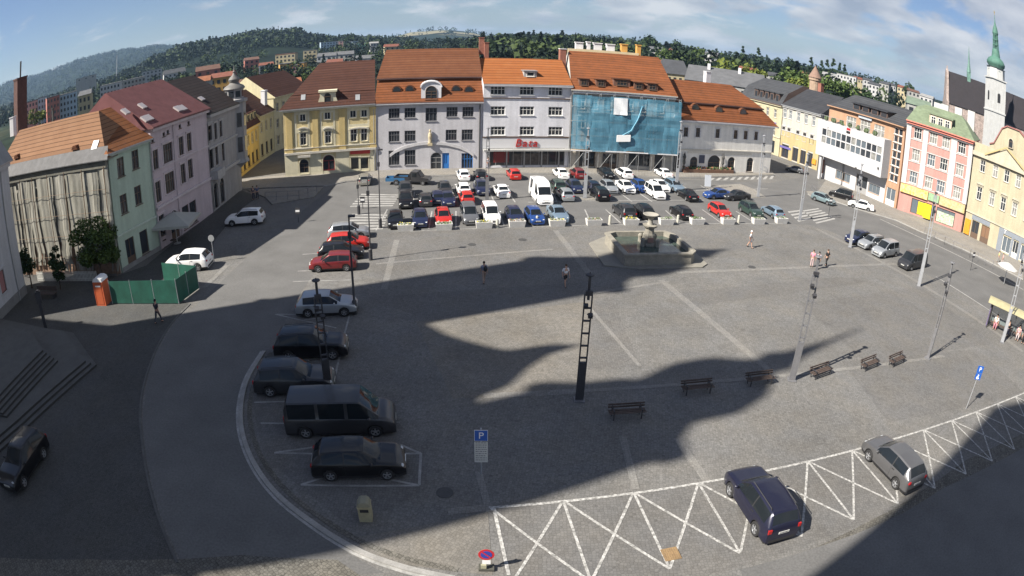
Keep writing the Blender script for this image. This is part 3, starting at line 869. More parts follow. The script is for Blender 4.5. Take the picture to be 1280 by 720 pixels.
def yellow_house():
 h = House("baroque_house", "yellow baroque house with dark red roof and one central cream dormer", G(357, 222), G(470, 214), 11, 9.2, plaster("plaster_yellow", (0.56, 0.465, 0.25)))
 wh = plaster("plaster_cream", (0.62, 0.575, 0.42))
 tr = wh
 h.row([(378, 142), (409, 142), (441, 141), (455, 141)], .8, 1.5, trim=tr, pane=PANE)
 h.row([(379, 171.5), (410, 171), (442, 170), (455, 170)], .85, 1.65, trim=tr, pane=PANE)
 h.win(380, 208, 1.25, 2.0, 'cas2arch', frame=FR_B, trim=tr, pane=PANE)
 h.win(411, 207.5, 1.6, 2.6, 'doorarch', frame=mat("door_dark_red", (.22, .03, .03), .5), trim=tr, pane=PANE, name='door', z=.05)
 h.win(444, 205, 1.15, 1.7, 'one', frame=FR_B, trim=tr, pane=PANE); h.win(455, 205, 1.15, 1.7, 'one', frame=FR_B, trim=tr, pane=PANE)
 h.walls()
 W = h.W
 # pale panels between yellow pilasters, cornices and hoods
 x1 = [h.loc(q, 160)[0] for q in (366, 390, 423, 462)]
 mb = MB()
 for (a, b) in ((368, 387), (400, 419), (434, 462)):
  xa, _ = h.loc(a, 160); xb, _ = h.loc(b, 160)
  for (z0, z1) in ((3.55, 4.0), (5.85, 6.55), (8.35, 8.75)):
   mb.box(xa, -.025, z0, xb, .0, z1)
  mb.box(xa, -.02, 4.0, xa + .28, 0, 8.35); mb.box(xb - .28, -.02, 4.0, xb, 0, 8.35)
 mb.box(0, -.03, -.3, W, 0.0, .5)
 mb.build("stucco_panels", wh, h.root)
 for q in (361.5, 394, 427.5, 466):
  x, _ = h.loc(q, 160)
  mb = MB(); mb.box(x - .38, -.12, 3.3, x + .38, 0, 8.7); mb.box(x - .46, -.18, 8.45, x + .46, 0, 8.75); mb.box(x - .46, -.18, 3.3, x + .46, 0, 3.6)
  mb.build("pilaster", plaster("plaster_yellow_deep", (0.54, 0.42, 0.19)), h.root)
 # ground floor light rendering
 mb = MB(); z1 = 3.0
 segs = sorted([(o[0] - .2, o[2] + .2) for o in h.op if o[1] < 2.5]); x = 0
 for a, b in segs + [(W, W)]:
  if a > x: mb = MB(); mb.box(x, -.035, .5, a, 0, z1); mb.build("ground_floor_render", wh, h.root)
  x = max(x, b)
 h.strip(3.02, 3.3, .28, STONE); h.strip(8.8, 9.2, .35, wh)
 for q, w in ((379, 1.4), (410, 1.4), (448.5, 2.7)):
  x, z = h.loc(q, 161.5)
  mb = MB(); n = 8
  arc = [(x + w / 2 * math.cos(math.pi * i / n), z + .32 * math.sin(math.pi * i / n)) for i in range(n + 1)]
  inn = [(x + (w / 2 - .15) * math.cos(math.pi * i / n), z + .18 * math.sin(math.pi * i / n) - .04) for i in range(n, -1, -1)]
  for i in range(n):
   mb.extrude_y([arc[i], arc[i + 1], inn[n - i - 1], inn[n - i]], -.22, 0)
  mb.build("window_hood", STONE, h.root)
 h.pix_box(437.5, 187.4, 462.5, 191.5, -.12, 0, RED_SIGN, "shop_sign")
 h.pix_box(372, 195, 388, 196.5, -.4, 0, STONE, "canopy")
 # balustrade lines on the string course
 h.strip(3.75, 3.84, .16, STONE, name='string_course')
 r = h.roof([(-.5, W + .02, -.5, h.depth + .4, 9.2), (1.0, W + .02, 1.0, h.depth - 1, 10.9), (1.15, W + .02, .95, h.depth - 1, 10.95), (4.6, W + .02, h.depth / 2, h.depth / 2, 14.9)], T_DARK)
 h.gutter(9.2)
 x, y, z = h.on_roof(410, 118)
 mb = MB(); yf = .05
 mb.box(x - 1.05, yf, 9.25, x + 1.05, 2.6, 11.1, 0)
 mb.box(x - 1.35, yf - .12, 9.2, x + 1.35, 1.6, 9.55, 0)
 mb.box(x - 1.25, yf - .2, 11.1, x + 1.25, 2.7, 11.35, 0)
 mb.extrude_y([(x - 1.05, 9.55), (x - 1.05, 10.5), (x - 1.4, 9.55)], yf, yf + .3); mb.extrude_y([(x + 1.05, 9.55), (x + 1.4, 9.55), (x + 1.05, 10.5)], yf, yf + .3)
 d = mb.build("dormer", wh, h.root)
 fm, pb = win_mesh('onearch', .9, 1.35, FR_B, None)
 obj("window", fm, d, (x, yf - .17, 9.6)); obj("pane", pb.mesh("pane", PANE), d, (x, yf - .17, 9.6))
 for q in (379, 447):
  xx, yy, zz = h.on_roof(q, 122)
  mb = MB(); mb.obox((xx, yy, zz + .04), (.3, 0, 0), (0, .3, .34), (0, -.03, .03)); mb.build("roof_window", ZINC, h.rf)
 h.downpipe(W - .2, 8.9)
def grey_house():
 A = G(470.5, 214); B = G(602, 211)
 h = House("grey_house", "light grey house with two tier red roof, arched gable dormer and blue doors", A, B, 13, 9.1, plaster("plaster_grey", (0.44, 0.435, 0.46)))
 fr = mat("frame_dark_grey", (.13, .13, .14), .5)
 h.row([(492.5, 141), (512.5, 141), (565, 140), (585, 140)], 1.45, 1.35, style='cas4', frame=fr, pane=PANE)
 h.win(539, 143, 1.5, 1.8, 'cas3', frame=fr, pane=PANE)
 h.row([(492.5, 169.5), (512.5, 169), (564, 169.5), (584, 169.5)], 1.45, 1.45, style='cas4', frame=fr, pane=PANE)
 h.row([(492.5, 197), (512.5, 197)], 1.45, 2.0, style='cas4', frame=fr, pane=PANE)
 blue = mat("door_blue", (.02, .14, .42), .45)
 bp = mat("door_blue_panel", (.025, .16, .45), .35)
 h.win(545, 200, 1.45, 2.3, 'cas2arch', frame=FR_G, pane=PANE, z=.02, name='door')
 h.win(557, 200, .9, 2.2, 'door', frame=blue, pane=bp, z=.02, name='door')
 h.win(584, 199, 1.5, 2.1, 'cas4', frame=blue, pane=PANE, z=.05, name='door')
 h.walls(); W = h.W
 # sweeping pale arch over the ground floor
 mb = MB()
 pts = [(487, 193.5), (494, 188), (506, 182.5), (522, 178.6), (540, 177), (558, 178.6), (574, 182.5), (585, 187.5), (592, 193)]
 q = [h.loc(*p) for p in pts]
 for (a, b) in zip(q, q[1:]):
  mb.extrude_y([(a[0], a[1] - .32), (b[0], b[1] - .32), (b[0], b[1] + .08), (a[0], a[1] + .08)], -.16, -.002)
 mb.build("arch_canopy", plaster("plaster_arch", (.47, .465, .48)), h.root)
 mb = MB(); x, z = h.loc(537.5, 170)
 mb.lathe([(.22, 0), (.2, .5), (.26, .9), (.2, 1.3), (.1, 1.45), (.14, 1.6), (.13, 1.75), (.04, 1.85)], 10, (x, -.22, z - .9)); mb.box(x - .3, -.45, z - 1.25, x + .3, 0, z - .9)
 mb.build("statue", mat("sandstone", (.42, .36, .24), .9, var=.2, scale=4), h.root)
 mb = MB(); mb.tube((W - .35, -.09, 0), (W - .35, -.09, 9), .07, n=8); mb.build("downpipe", IRON, h.root)
 h.strip(8.8, 9.1, .22, plaster("plaster_pale_grey", (.56, .555, .56)))
 dp = h.depth
 h.roof([(-.15, W + .1, -.45, dp + .4, 9.1), (.1, W - .05, 1.75, dp - 1.9, 12.15), (.1, W - .05, 1.7, dp - 1.9, 12.2), (0, W, 1.45, dp - 1.5, 12.35), (.9, W - .3, dp / 2, dp / 2, 16.2)], T_RED2, gable=plaster("plaster_grey", (0.44, 0.435, 0.46)))
 # upper slope is older and browner
 me = h.rf.data; me.materials.append(T_BROWN)
 for p in me.polygons:
  if p.center.z > 12.4 and p.material_index == 0: p.material_index = 2
 mb = MB(); mb.box(-.1, 1.35, 12.17, W + .1, 1.5, 12.38); mb.build("roof_break", mat("gutter_copper_brown", (.07, .035, .03), .6), h.rf)
 h.gutter(9.12, mat("gutter_copper_brown", (.07, .035, .03), .6))
 for p in ((496, 110.5), (512, 109.5), (570, 109.5), (586, 110.5)):
  h.dormer(p[0], p[1], 1.3, .85, WHITEP, T_BROWN, 'eyebrow')
 x, z = h.loc(539, 111); yf = -.05
 mb = MB(); n = 10
 out = [(x - 1.3, 9.0), (x + 1.3, 9.0), (x + 1.3, 11.1)] + [(x + 1.3 * math.cos(math.pi * i / n), 11.1 + .75 * math.sin(math.pi * i / n)) for i in range(1, n)] + [(x - 1.3, 11.1)]
 mb.extrude_y(out, yf, 2.2)
 d = mb.build("gable_dormer", WHITEP, h.root)
 mb = MB()
 for i in range(n):
  t0, t1 = math.pi * i / n, math.pi * (i + 1) / n
  mb.extrude_y([(x + 1.45 * math.cos(t0), 11.1 + .88 * math.sin(t0)), (x + 1.45 * math.cos(t1), 11.1 + .88 * math.sin(t1)), (x + 1.28 * math.cos(t1), 11.1 + .74 * math.sin(t1)), (x + 1.28 * math.cos(t0), 11.1 + .74 * math.sin(t0))], yf - .15, 2.4)
 mb.build("dormer_cap", WHITEP, d)
 fm, pb = win_mesh('cas2arch', 1.5, 1.8, FR_B, None)
 obj("window", fm, d, (x, yf - .17, 9.5)); obj("pane", pb.mesh("pane", PANE), d, (x, yf - .17, 9.5))
 h.chimney(602, 52, .7, .7, 1.6, mat("brick_red", (.24, .10, .07), .9, var=.2, scale=4))
def bata_house():
 A = G(602.5, 211); B = G(711, 210)
 h = House("white_shop_house", "white four storey shop house with red script sign, canopy and plain orange roof", A, B, 12, 11.4, plaster("plaster_bright_white", (.64, .64, .675)))
 fr = mat("frame_dark_grey", (.13, .13, .14), .5)
 for y in (113.3, 138.5, 163.6):
  h.row([(622.3, y), (658.6, y), (694.4, y)], 1.95, 1.2, style='cas4', frame=FR_W, pane=PANE)
 h.win_at(h.W / 2, .35, h.W - 1.3, 2.55, 'shop', frame=FR_G, pane=PANE, name='shop_window')
 h.walls(); W = h.W
 h.strip(h.loc(650, 122.5)[1] - .06, h.loc(650, 122.5)[1] + .06, .1, FR_B, name='string_course'); zb = h.loc(650, 171)[1]
 h.strip(zb - .07, zb + .07, .1, FR_B, name='string_course')
 h.strip(11.1, 11.4, .3, WHITEP)
 zc = h.loc(650, 187.5)[1]
 mb = MB(); mb.box(.1, -.9, zc, W - .1, 0, zc + .22); mb.build("canopy", plaster("canopy_grey", (.36, .36, .35)), h.root)
 mb = MB(); mb.box(.02, -.04, zc + .28, W - .02, 0, zb - .1); mb.build("sign_band", mat("sign_band_white", (.55, .55, .56), .7), h.root)
 x, z = h.loc(657.5, 181)
 me = text_mesh("Bata", 1.55, .05, .2, spacing=1.15, m=mat("sign_red_bright", (.36, .02, .015), .4))
 for v in me.vertices: v.co.z *= 1.0
 obj("sign_lettering", me, h.root, (x, -.12, z + .22))
 # red poster and display inside the shop front
 h.pix_box(617, 190, 636, 203, .09, .135, mat("poster_red", (.16, .02, .02), .4), "poster")
 h.pix_box(640, 192, 686, 205, .10, .136, mat("display_dark", (.06, .05, .045), .6, var=.7, scale=3), "display")
 mb = MB()
 for i in range(5): mb = MB(); mb.box(.8 + i * W / 5, -.05, 0, 1.0 + i * W / 5, .1, zc); mb.build("shopfront_post", FR_G, h.root)
 dp = h.depth
 h.roof([(-.05, W + .05, -.45, dp + .4, 11.4), (0, W, dp / 2, dp / 2, 14.8)], T_ORG, gable=WHITEP)
 h.gutter(11.42)
 h.dormer(661.5, 92, 1.7, .8, mat("dormer_grey", (.3, .3, .3), .7), ZINC, 'shed', win_style='one')
 h.chimney(703, 72, .9, .9, 3.0, mat("brick_red", (.24, .10, .07), .9, var=.2, scale=4), WHITEP)
 h.chimney(608, 60, .6, .6, 2.0, mat("brick_red", (.24, .10, .07), .9, var=.2, scale=4))
 h.downpipe(W - .15, 11.0)
def net_house():
 A = G(712, 210); B = G(838, 215)
 h = House("scaffolded_house", "tall house behind blue scaffold netting with weathered orange roof and five dormers", A, B, 14, 11.0, plaster("plaster_net_house", (.40, .39, .36)))
 for y in (131, 155):
  h.row([(727, y), (743, y), (760, y + .3), (787, y + .8), (803, y + 1), (826, y + 1.3)], 1.0, 1.6, trim=STONE, pane=PANE)
 h.win(762, 197.5, 2.0, 2.2, 'door', frame=FR_B, pane=PANE, z=.05, name='door')
 h.win(734, 197, 2.2, 2.1, 'shop', frame=FR_B, pane=PANE, z=.3, name='shop_window')
 h.win(800, 199, 3.4, 1.9, 'shop', frame=FR_G, pane=PANE, z=.6, name='shop_window')
 h.win(823, 199, 1.3, 2.1, 'one', frame=FR_B, pane=PANE, z=.3, name='shop_window')
 h.walls(); W = h.W; dp = h.depth
 mb = MB()
 for q in (716, 748, 776.5, 815):
  x, _ = h.loc(q, 197); mb = MB(); mb.box(x - .35, -.2, 0, x + .35, 0, 2.9); mb.build("pier", mat("pier_stone", (.42, .39, .34), .9, var=.15, scale=2), h.root)
 h.strip(10.5, 11.0, .35, WHITEP)
 h.roof([(-.3, W + .2, -.5, dp + .4, 11.0), (.35, W - .6, dp / 2, dp / 2, 16.2)], T_RED2, gable=plaster("plaster_net_house", (.40, .39, .36)))
 for (px, py, w) in ((729, 102.5, 1.3), (750, 103.5, 1.3), (776, 103, 2.3), (797, 107, 1.3), (814, 108.3, 1.5)):
  h.dormer(px, py, w, .95, mat("dormer_brown", (.12, .06, .04), .8), T_BROWN, 'shed', frame=FR_B, win_style='cas3' if w > 2 else 'cas2')
 # chimneys on the rear slope, white and ochre stumps above the ridge
 och = mat("chimney_ochre", (.5, .27, .07), .9, var=.12, scale=2)
 for (px, py, w, m) in ((724, 53.5, 1.1, WHITEP), (735.5, 53, .5, WHITEP), (747, 54.5, 1.2, WHITEP), (763, 56, 1.2, WHITEP), (780, 56, .9, och), (798, 57, .6, och)):
  x, z = h.loc(px, py, dp / 2 + 1.6)
  mb = MB(); mb.box(x - w / 2, dp / 2 + 1.2, 14.6, x + w / 2, dp / 2 + 2.1, z); mb.box(x - w / 2 - .08, dp / 2 + 1.1, z, x + w / 2 + .08, dp / 2 + 2.2, z + .14)
  mb.build("chimney", m, h.rf)
 xa, za = h.loc(706, 60, dp / 2); xb, zb = h.loc(800, 68, dp / 2)
 mb = MB(); mb.box(xa + .6, dp / 2 + .7, 15.6, xb, dp / 2 + 1.1, 16.55); mb.build("ridge_parapet", mat("parapet_cream", (.55, .47, .3), .9, var=.1, scale=1), h.rf)
 # scaffolding: a thing of its own in front of the wall
 sc = thing("scaffolding", "steel scaffolding wrapped in torn translucent blue netting with a white banner", "scaffolding", h.root.location, h.rz)
 mt = mat("scaffold_steel", (.34, .35, .36), .5, metal=.6, var=.15, scale=3)
 mb = MB(); nx = 8
 for i in range(nx + 1):
  x = -.15 + (W + .6) * i / nx
  for y in (-.35, -1.25): mb.tube((x, y, 0), (x, y, 10.7), .03, n=6)
  for z in (2.7, 4.7, 6.7, 8.7, 10.5): mb.tube((x, -.35, z), (x, -1.25, z), .025, n=6)
 for z in (2.7, 3.7, 4.7, 5.7, 6.7, 7.7, 8.7, 9.7, 10.6): mb.tube((-.15, -1.25, z), (W + .45, -1.25, z), .028, n=6)
 for i in range(0, nx, 2):
  x = -.15 + (W + .6) * i / nx; mb.tube((x, -1.27, .1), (x + (W + .6) / nx, -1.27, 2.7), .025, n=6)
 mb.build("steel_frame", mt, sc)
 mb = MB()
 for z in (2.72, 4.72, 6.72, 8.72): mb.box(-.1, -1.2, z, W + .4, -.42, z + .05)
 mb.build("deck", mat("scaffold_planks", (.3, .22, .13), .8, var=.2, scale=3), sc)
 # netting panels: slightly billowed cloth with thickness given by two skins
 nm = bpy.data.materials.new("blue_netting"); nm.use_nodes = True; nt = nm.node_tree; p = nt.nodes["Principled BSDF"]; L = nt.links.new
 geo = nt.nodes.new("ShaderNodeNewGeometry")
 mp = nt.nodes.new("ShaderNodeMapping"); mp.inputs["Scale"].default_value = (1.2, 1.2, .22); L(geo.outputs["Position"], mp.inputs["Vector"])
 n1 = nt.nodes.new("ShaderNodeTexNoise"); n1.inputs["Scale"].default_value = .9; n1.inputs["Detail"].default_value = 6; L(mp.outputs[0], n1.inputs["Vector"])
 rp = nt.nodes.new("ShaderNodeValToRGB"); rp.color_ramp.elements[0].position = .3; rp.color_ramp.elements[1].position = .75
 rp.color_ramp.elements[0].color = (.05, .165, .25, 1); rp.color_ramp.elements[1].color = (.13, .31, .42, 1)
 L(n1.outputs["Fac"], rp.inputs["Fac"]); L(rp.outputs["Color"], p.inputs["Base Color"])
 mr = nt.nodes.new("ShaderNodeMapRange"); mr.inputs["From Min"].default_value = .35; mr.inputs["From Max"].default_value = .7
 mr.inputs["To Min"].default_value = .62; mr.inputs["To Max"].default_value = .9; L(n1.outputs["Fac"], mr.inputs["Value"]); L(mr.outputs[0], p.inputs["Alpha"])
 p.inputs["Roughness"].default_value = .8; p.inputs["Specular IOR Level"].default_value = .15
 cols = 6
 rng = random.Random(3)
 for c in range(cols):
  mb = MB(); x0 = -.2 + (W + .75) * c / cols; x1 = -.2 + (W + .75) * (c + 1) / cols; nz, nxx = 14, 6
  zt = 10.35 - .1 * (c % 2); zb = 2.95 - .12 * ((c * 5) % 3)
  def P(i, k):
   x = x0 + (x1 - x0) * i / nxx + (.03 if i == nxx else 0); z = zb + (zt - zb) * k / nz
   bulge = .10 * math.sin(math.pi * i / nxx) * abs(math.sin(z * math.pi / 2 + c)) + .05 * math.sin(2.3 * z + 1.7 * c)
   return (x, -1.32 - bulge, z)
  for i in range(nxx):
   for k in range(nz):
    mb.quad(P(i, k), P(i + 1, k), P(i + 1, k + 1), P(i, k + 1))
  mb.build("netting", nm, sc, smooth=True, fix=False)
 mb = MB()
 for k in range(12):
  z0, z1 = 2.9 + 7.4 * k / 12, 2.9 + 7.4 * (k + 1) / 12
  mb.quad((W + .5, -1.3, z0), (W + .5, -.3, z0), (W + .5, -.3, z1), (W + .5, -1.3, z1))
 mb.build("netting", nm, sc, fix=False)
 # loose fold of net swinging from the banner down to the box
 mb = MB(); pr = [h.loc(*q, -1.5) for q in ((803, 133), (797, 150), (789, 163), (778, 169))]
 for a, b in zip(pr, pr[1:]): mb.bar((a[0], -1.5, a[1]), (b[0], -1.52, b[1]), .22, .05)
 mb.build("net_fold", mat("net_fold_blue", (.16, .36, .48), .8, var=.2, scale=2), sc)
 xa, za = h.loc(768, 122, -1.5); xb, zb = h.loc(784, 144, -1.5)
 mb = MB(); n = 6
 for i in range(n):
  for k in range(6):
   f = lambda a, b: (xa + (xb - xa) * a / n, -1.5 - .05 * math.sin(a * 1.1 + b * .8) - (.12 if b == 0 and a > 3 else 0), zb + (za - zb) * b / 6)
   mb.quad(f(i, k), f(i + 1, k), f(i + 1, k + 1), f(i, k + 1))
 mb.build("banner", mat("banner_white", (.68, .70, .72), .7, var=.08, scale=2), sc, smooth=True, fix=False)
 mb = MB(); xa, za = h.loc(771.5, 168.5, -1.7); xb, zb = h.loc(788, 177.5, -1.7)
 mb.obox(((xa + xb) / 2, -1.62, (za + zb) / 2), ((xb - xa) / 2, 0, .06), (0, .09, 0), (0, 0, (za - zb) / 2)); mb.build("notice_board", mat("sign_white", (.7, .7, .7), .5), sc)
 mb = MB(); mb.box(-.1, -1.4, 2.68, W + .4, -1.28, 2.82); mb.build("toe_board", WHITEP, sc)
 mb = MB()
 for i in range(0):
  x = W * i / 30 + rng.uniform(-.2, .3); k = rng.choice((4.7, 6.7, 8.7)); mb.obox((x, -1.42, k + rng.uniform(-.3, .6)), (rng.uniform(.1, .3), 0, 0), (0, .01, 0), (0, 0, rng.uniform(.04, .12)))
 if mb.v: mb.build("pale_ties", mat("net_ties", (.42, .55, .62), .8), sc)
def low_house():
 A = G(839, 215.5); B = G(961.5, 217)
 h = House("low_white_house", "low white house with arched shop openings and two tier orange roof at the street corner", A, B, 12, 7.7, plaster("plaster_offwhite", (.74, .72, .68)))
 h.row([(843.5, 163), (857.5, 163.5), (872.5, 165), (897, 167), (919.5, 169), (932, 169.8), (945, 171)], .75, 1.35, frame=FR_B, trim=WHITEP, pane=PANE)
 for (px, w, t) in ((843, 1.1, 2.6), (867.5, 1.3, 2.1), (893, 2.3, 2.6), (914.5, 1.35, 2.2), (938, 1.3, 2.2)):
  x, _ = h.loc(px, 200); h.win_at(x, .25 if w < 2 else .05, w, t, 'cas2arch' if px != 843 else 'one', frame=FR_B, pane=PANE, name='door' if w > 2 else 'shop_window')
 h.walls(); W = h.W; dp = h.depth
 h.strip(3.35, 3.5, .14, STONE, name='string_course'); h.strip(7.3, 7.7, .3, WHITEP)
 xa, za = h.loc(860, 185); xb, zb = h.loc(940, 187)
 mb = MB(); mb.box(xa, -.05, 2.85, xb, 0, 3.2); mb.build("sign_band", mat("sign_cream", (.6, .57, .5), .6, var=.1, scale=5), h.root)
 h.pix_box(875, 194, 880.5, 204, -.12, 0, mat("menu_board", (.05, .06, .1), .5), "notice_board")
 for q in (855, 903.5):
  x, z = h.loc(q, 190); mb = MB(); mb.lathe([(.08, 0), (.1, .4), (.22, .6), (.16, 1.1), (.24, 1.5), (.1, 1.9), (.03, 2.2)], 8, (x, -.3, .9)); mb.box(x - .04, -.3, 2.6, x + .04, 0, 2.68)
  mb.build("lantern", IRON, h.root)
 h.roof([(-.1, W + .6, -.5, dp + .5, 7.7), (.35, W - 1.4, 1.7, dp - 1.7, 10.0), (.35, W - 1.4, 1.65, dp - 1.7, 10.05), (.25, W - 1.3, 1.45, dp - 1.5, 10.15), (.9, W - 4.8, dp / 2, dp / 2, 13.1)], T_RED2, gable=WHITEP)
 mb = MB(); mb.box(.2, 1.35, 9.98, W - 1.2, 1.5, 10.18); mb.build("roof_break", mat("gutter_copper_brown", (.07, .035, .03), .6), h.rf)
 h.gutter(7.72, mat("gutter_copper_brown", (.07, .035, .03), .6))
 for p in ((848, 131), (867.5, 132.5), (897, 135.5), (927, 138.3)): h.dormer(p[0], p[1], 1.45, .95, WHITEP, T_BROWN, 'eyebrow')
 h.chimney(884, 95, .9, .8, 1.8, WHITEP)
 h.downpipe(.12, 7.3)
yellow_house(); grey_house(); bata_house(); net_house(); low_house()
# ================================================================ west row (left), in shade
def V2(x, y): return Vector((x, y, 0))
def covered_house():
 """corner house: its south wall is wrapped in torn grey sheeting, its east front is pale green"""
 A = V2(-51.5, 41.6); B = V2(-34.6, 42.6)
 h = House("sheeted_corner_house", "orange roofed corner house with torn grey sheeting over its wall and pale green front", A, B, 6.2, 10.6, plaster("plaster_grey_wall", (.36, .35, .31), var=.15, streak=.3))
 h.walls(); W = h.W
 # the green east front is at an angle: own wall with openings
 e = House("green_front", None, None, V2(-34.55, 42.75), V2(-33.45, 48.9), .5, 10.9, plaster("plaster_green", (.36, .44, .36), var=.08)) if False else None
 # roof: ridge along the wall, hipped towards the square
 h.roof([(-1.2, W + .45, -.55, 6.6, 10.55), (-1.0, W + .3, -.4, 6.5, 10.7), (1.2, W - 2.9, 3.1, 3.2, 14.6)], tiles("tiles_pale_orange", (.30, .155, .085), (.38, .21, .12), along='sum', pitch=.36, depth=.35), fascia=mat("boarding_grey", (.16, .155, .13), .9, var=.2, scale=1.5))
 mb = MB()  # zinc gutter strip along the eave
 mb.add([(-1.2, -.62, 10.5), (W + .55, -.62, 10.5), (W + .1, .3, 11.55), (-.8, .3, 11.55), (-1.2, -.62, 10.42), (W + .55, -.62, 10.42), (W + .1, .3, 11.47), (-.8, .3, 11.47)], [(0, 1, 2, 3), (4, 7, 6, 5), (0, 4, 5, 1), (1, 5, 6, 2), (2, 6, 7, 3), (3, 7, 4, 0)])
 mb.build("zinc_eaves", mat("eaves_dull", (.10, .10, .105), .8, var=.2, scale=1.5, streak=.2), h.root)
 mb = MB(); mb.box(-.9, -.4, 9.75, W + .1, -.02, 10.35); mb.build("eaves_board", mat("boarding_grey", (.16, .155, .13), .9), h.root)
 # vents and little roof hoods
 for (px, py) in ((95, 185), (22, 196)):
  x, y, z = h.on_roof(px, py)
  mb = MB(); mb.extrude_y([(x - .45, z - .1), (x + .45, z - .1), (x + .2, z + .28), (x - .2, z + .28)], y - .35, y + .5); mb.build("roof_vent", T_BROWN, h.rf)
 x, y, z = h.on_roof(119, 182); mb = MB(); mb.obox((x, y, z + .06), (.35, 0, 0), (0, .3, .33), (0, -.03, .03)); mb.build("roof_window", ZINC, h.rf)
 h.chimney(66, 141, .22, .22, 1.1, IRON)
 h.chimney(16, 152, .7, .6, 1.2, WHITEP)
 # torn sheeting: hanging strips with folds and gaps
 sh = bpy.data.materials.new("sheeting"); sh.use_nodes = True; nt = sh.node_tree; p = nt.nodes["Principled BSDF"]; L = nt.links.new
 p.inputs["Roughness"].default_value = .75
 geo = nt.nodes.new("ShaderNodeNewGeometry"); mp = nt.nodes.new("ShaderNodeMapping"); mp.inputs["Scale"].default_value = (1.6, 1.6, .3); L(geo.outputs["Position"], mp.inputs[0])
 n1 = nt.nodes.new("ShaderNodeTexNoise"); n1.inputs["Scale"].default_value = .9; n1.inputs["Detail"].default_value = 8; n1.inputs["Roughness"].default_value = .7; L(mp.outputs[0], n1.inputs[0])
 rp = nt.nodes.new("ShaderNodeValToRGB"); rp.color_ramp.elements[0].position = .3; rp.color_ramp.elements[1].position = .72
 rp.color_ramp.elements[0].color = (.17, .165, .135, 1); rp.color_ramp.elements[1].color = (.36, .35, .31, 1)
 L(n1.outputs["Fac"], rp.inputs[0]); L(rp.outputs[0], p.inputs["Base Color"])
 rng = random.Random(11)
 x = -1.0
 while x < W + .15:
  w = rng.uniform(1.3, 3.0)
  x1 = min(x + w, W + .3)
  zt = rng.uniform(9.3, 9.8); zb = rng.uniform(.2, 1.5); nx = max(4, int((x1 - x) / .16)); nz = 14
  ph = rng.uniform(0, 6)
  mb = MB()
  def P(i, k):
   u = i / nx; v = k / nz
   sw = (rng2[k]) * .12
   return (x + (x1 - x) * (u * (1 - .18 * (1 - v)) + .05 * (1 - v)) + sw, -.34 - .03 * math.sin(u * 9 + ph + v * 2) - .012 * math.sin(u * 23 + ph * 2) - .07 * (1 - v) * math.sin(v * 5 + ph), zb + (zt - zb) * v)
  rng2 = [rng.uniform(-1, 1) for _ in range(nz + 1)]
  for i in range(nx):
   for k in range(nz):
    if (k < 2 and rng.random() < .3): continue
    mb.quad(P(i, k), P(i + 1, k), P(i + 1, k + 1), P(i, k + 1))
  mb.build("sheeting", sh, h.root, smooth=True, fix=False)
  x = x1 + rng.choice((0.01, .03, .06, .16))
 mb = MB()
 for q in (-.6, 2.2, 4.1, 6.3, 8.8, 11.4, 13.9, W - .1):
  mb.tube((q, -.55, 0), (q, -.5, 9.9), .045, n=6)
 for z in (1.9, 3.9, 5.9, 7.9): mb.tube((-.9, -.52, z), (W, -.52, z), .018, n=6)
 mb.build("scaffold_poles", mat("scaffold_rust", (.17, .11, .07), .7, var=.2, scale=4), h.root)
 # brick rubble colour showing low between the strips
 mb = MB(); mb.box(0, -.03, 0, W, 0, 3.2); mb.build("bare_brick", mat("bare_brick", (.26, .17, .12), .95, var=.35, scale=1.2, fine=.2, fscale=5), h.root)
 return h
def green_house():
 A = V2(-34.45, 42.75); B = V2(-33.5, 48.8)
 h = House("green_house", "narrow pale green house front with four dark windows at the sheeted corner", A, B, 5.0, 10.9, plaster("plaster_green", (.37, .46, .38), var=.08))
 h.wallm = plaster("plaster_green", (.37, .46, .38))
 for p in ((151, 209), (169.3, 199.5), (155, 255), (172.8, 244)): h.win(p[0], p[1], 1.0, 1.75, 'cas2', frame=FR_B, pane=PANE)
 h.win(163, 308, 1.3, 2.6, 'door', frame=FR_B, pane=PANE, z=.1, name='door'); h.win(180, 297, 1.2, 2.2, 'one', frame=FR_B, pane=PANE, z=.5, name='shop_window')
 h.walls(); W = h.W
 h.strip(3.3, 3.45, .12, plaster("plaster_pale_green", (.45, .52, .46)), name='string_course'); h.strip(10.55, 10.9, .22, plaster("plaster_pale_green", (.45, .52, .46)))
 mb = MB(); mb.box(0.05, -.03, .0, W - .05, 0.0, .45); mb.build("plinth", mat("plinth_grey", (.2, .2, .2), .9, var=.15, scale=2), h.root)
 T = tiles("tiles_orange_shade", (.22, .085, .035), (.34, .14, .06), along='sum', pitch=.36, depth=.4)
 h.roof([(-.45, W + .1, -.45, 5.6, 10.9), (2.9, W - .3, 5.3, 5.5, 14.5)], T, fascia=ZINC)
 h.downpipe(W - .1, 10.5)
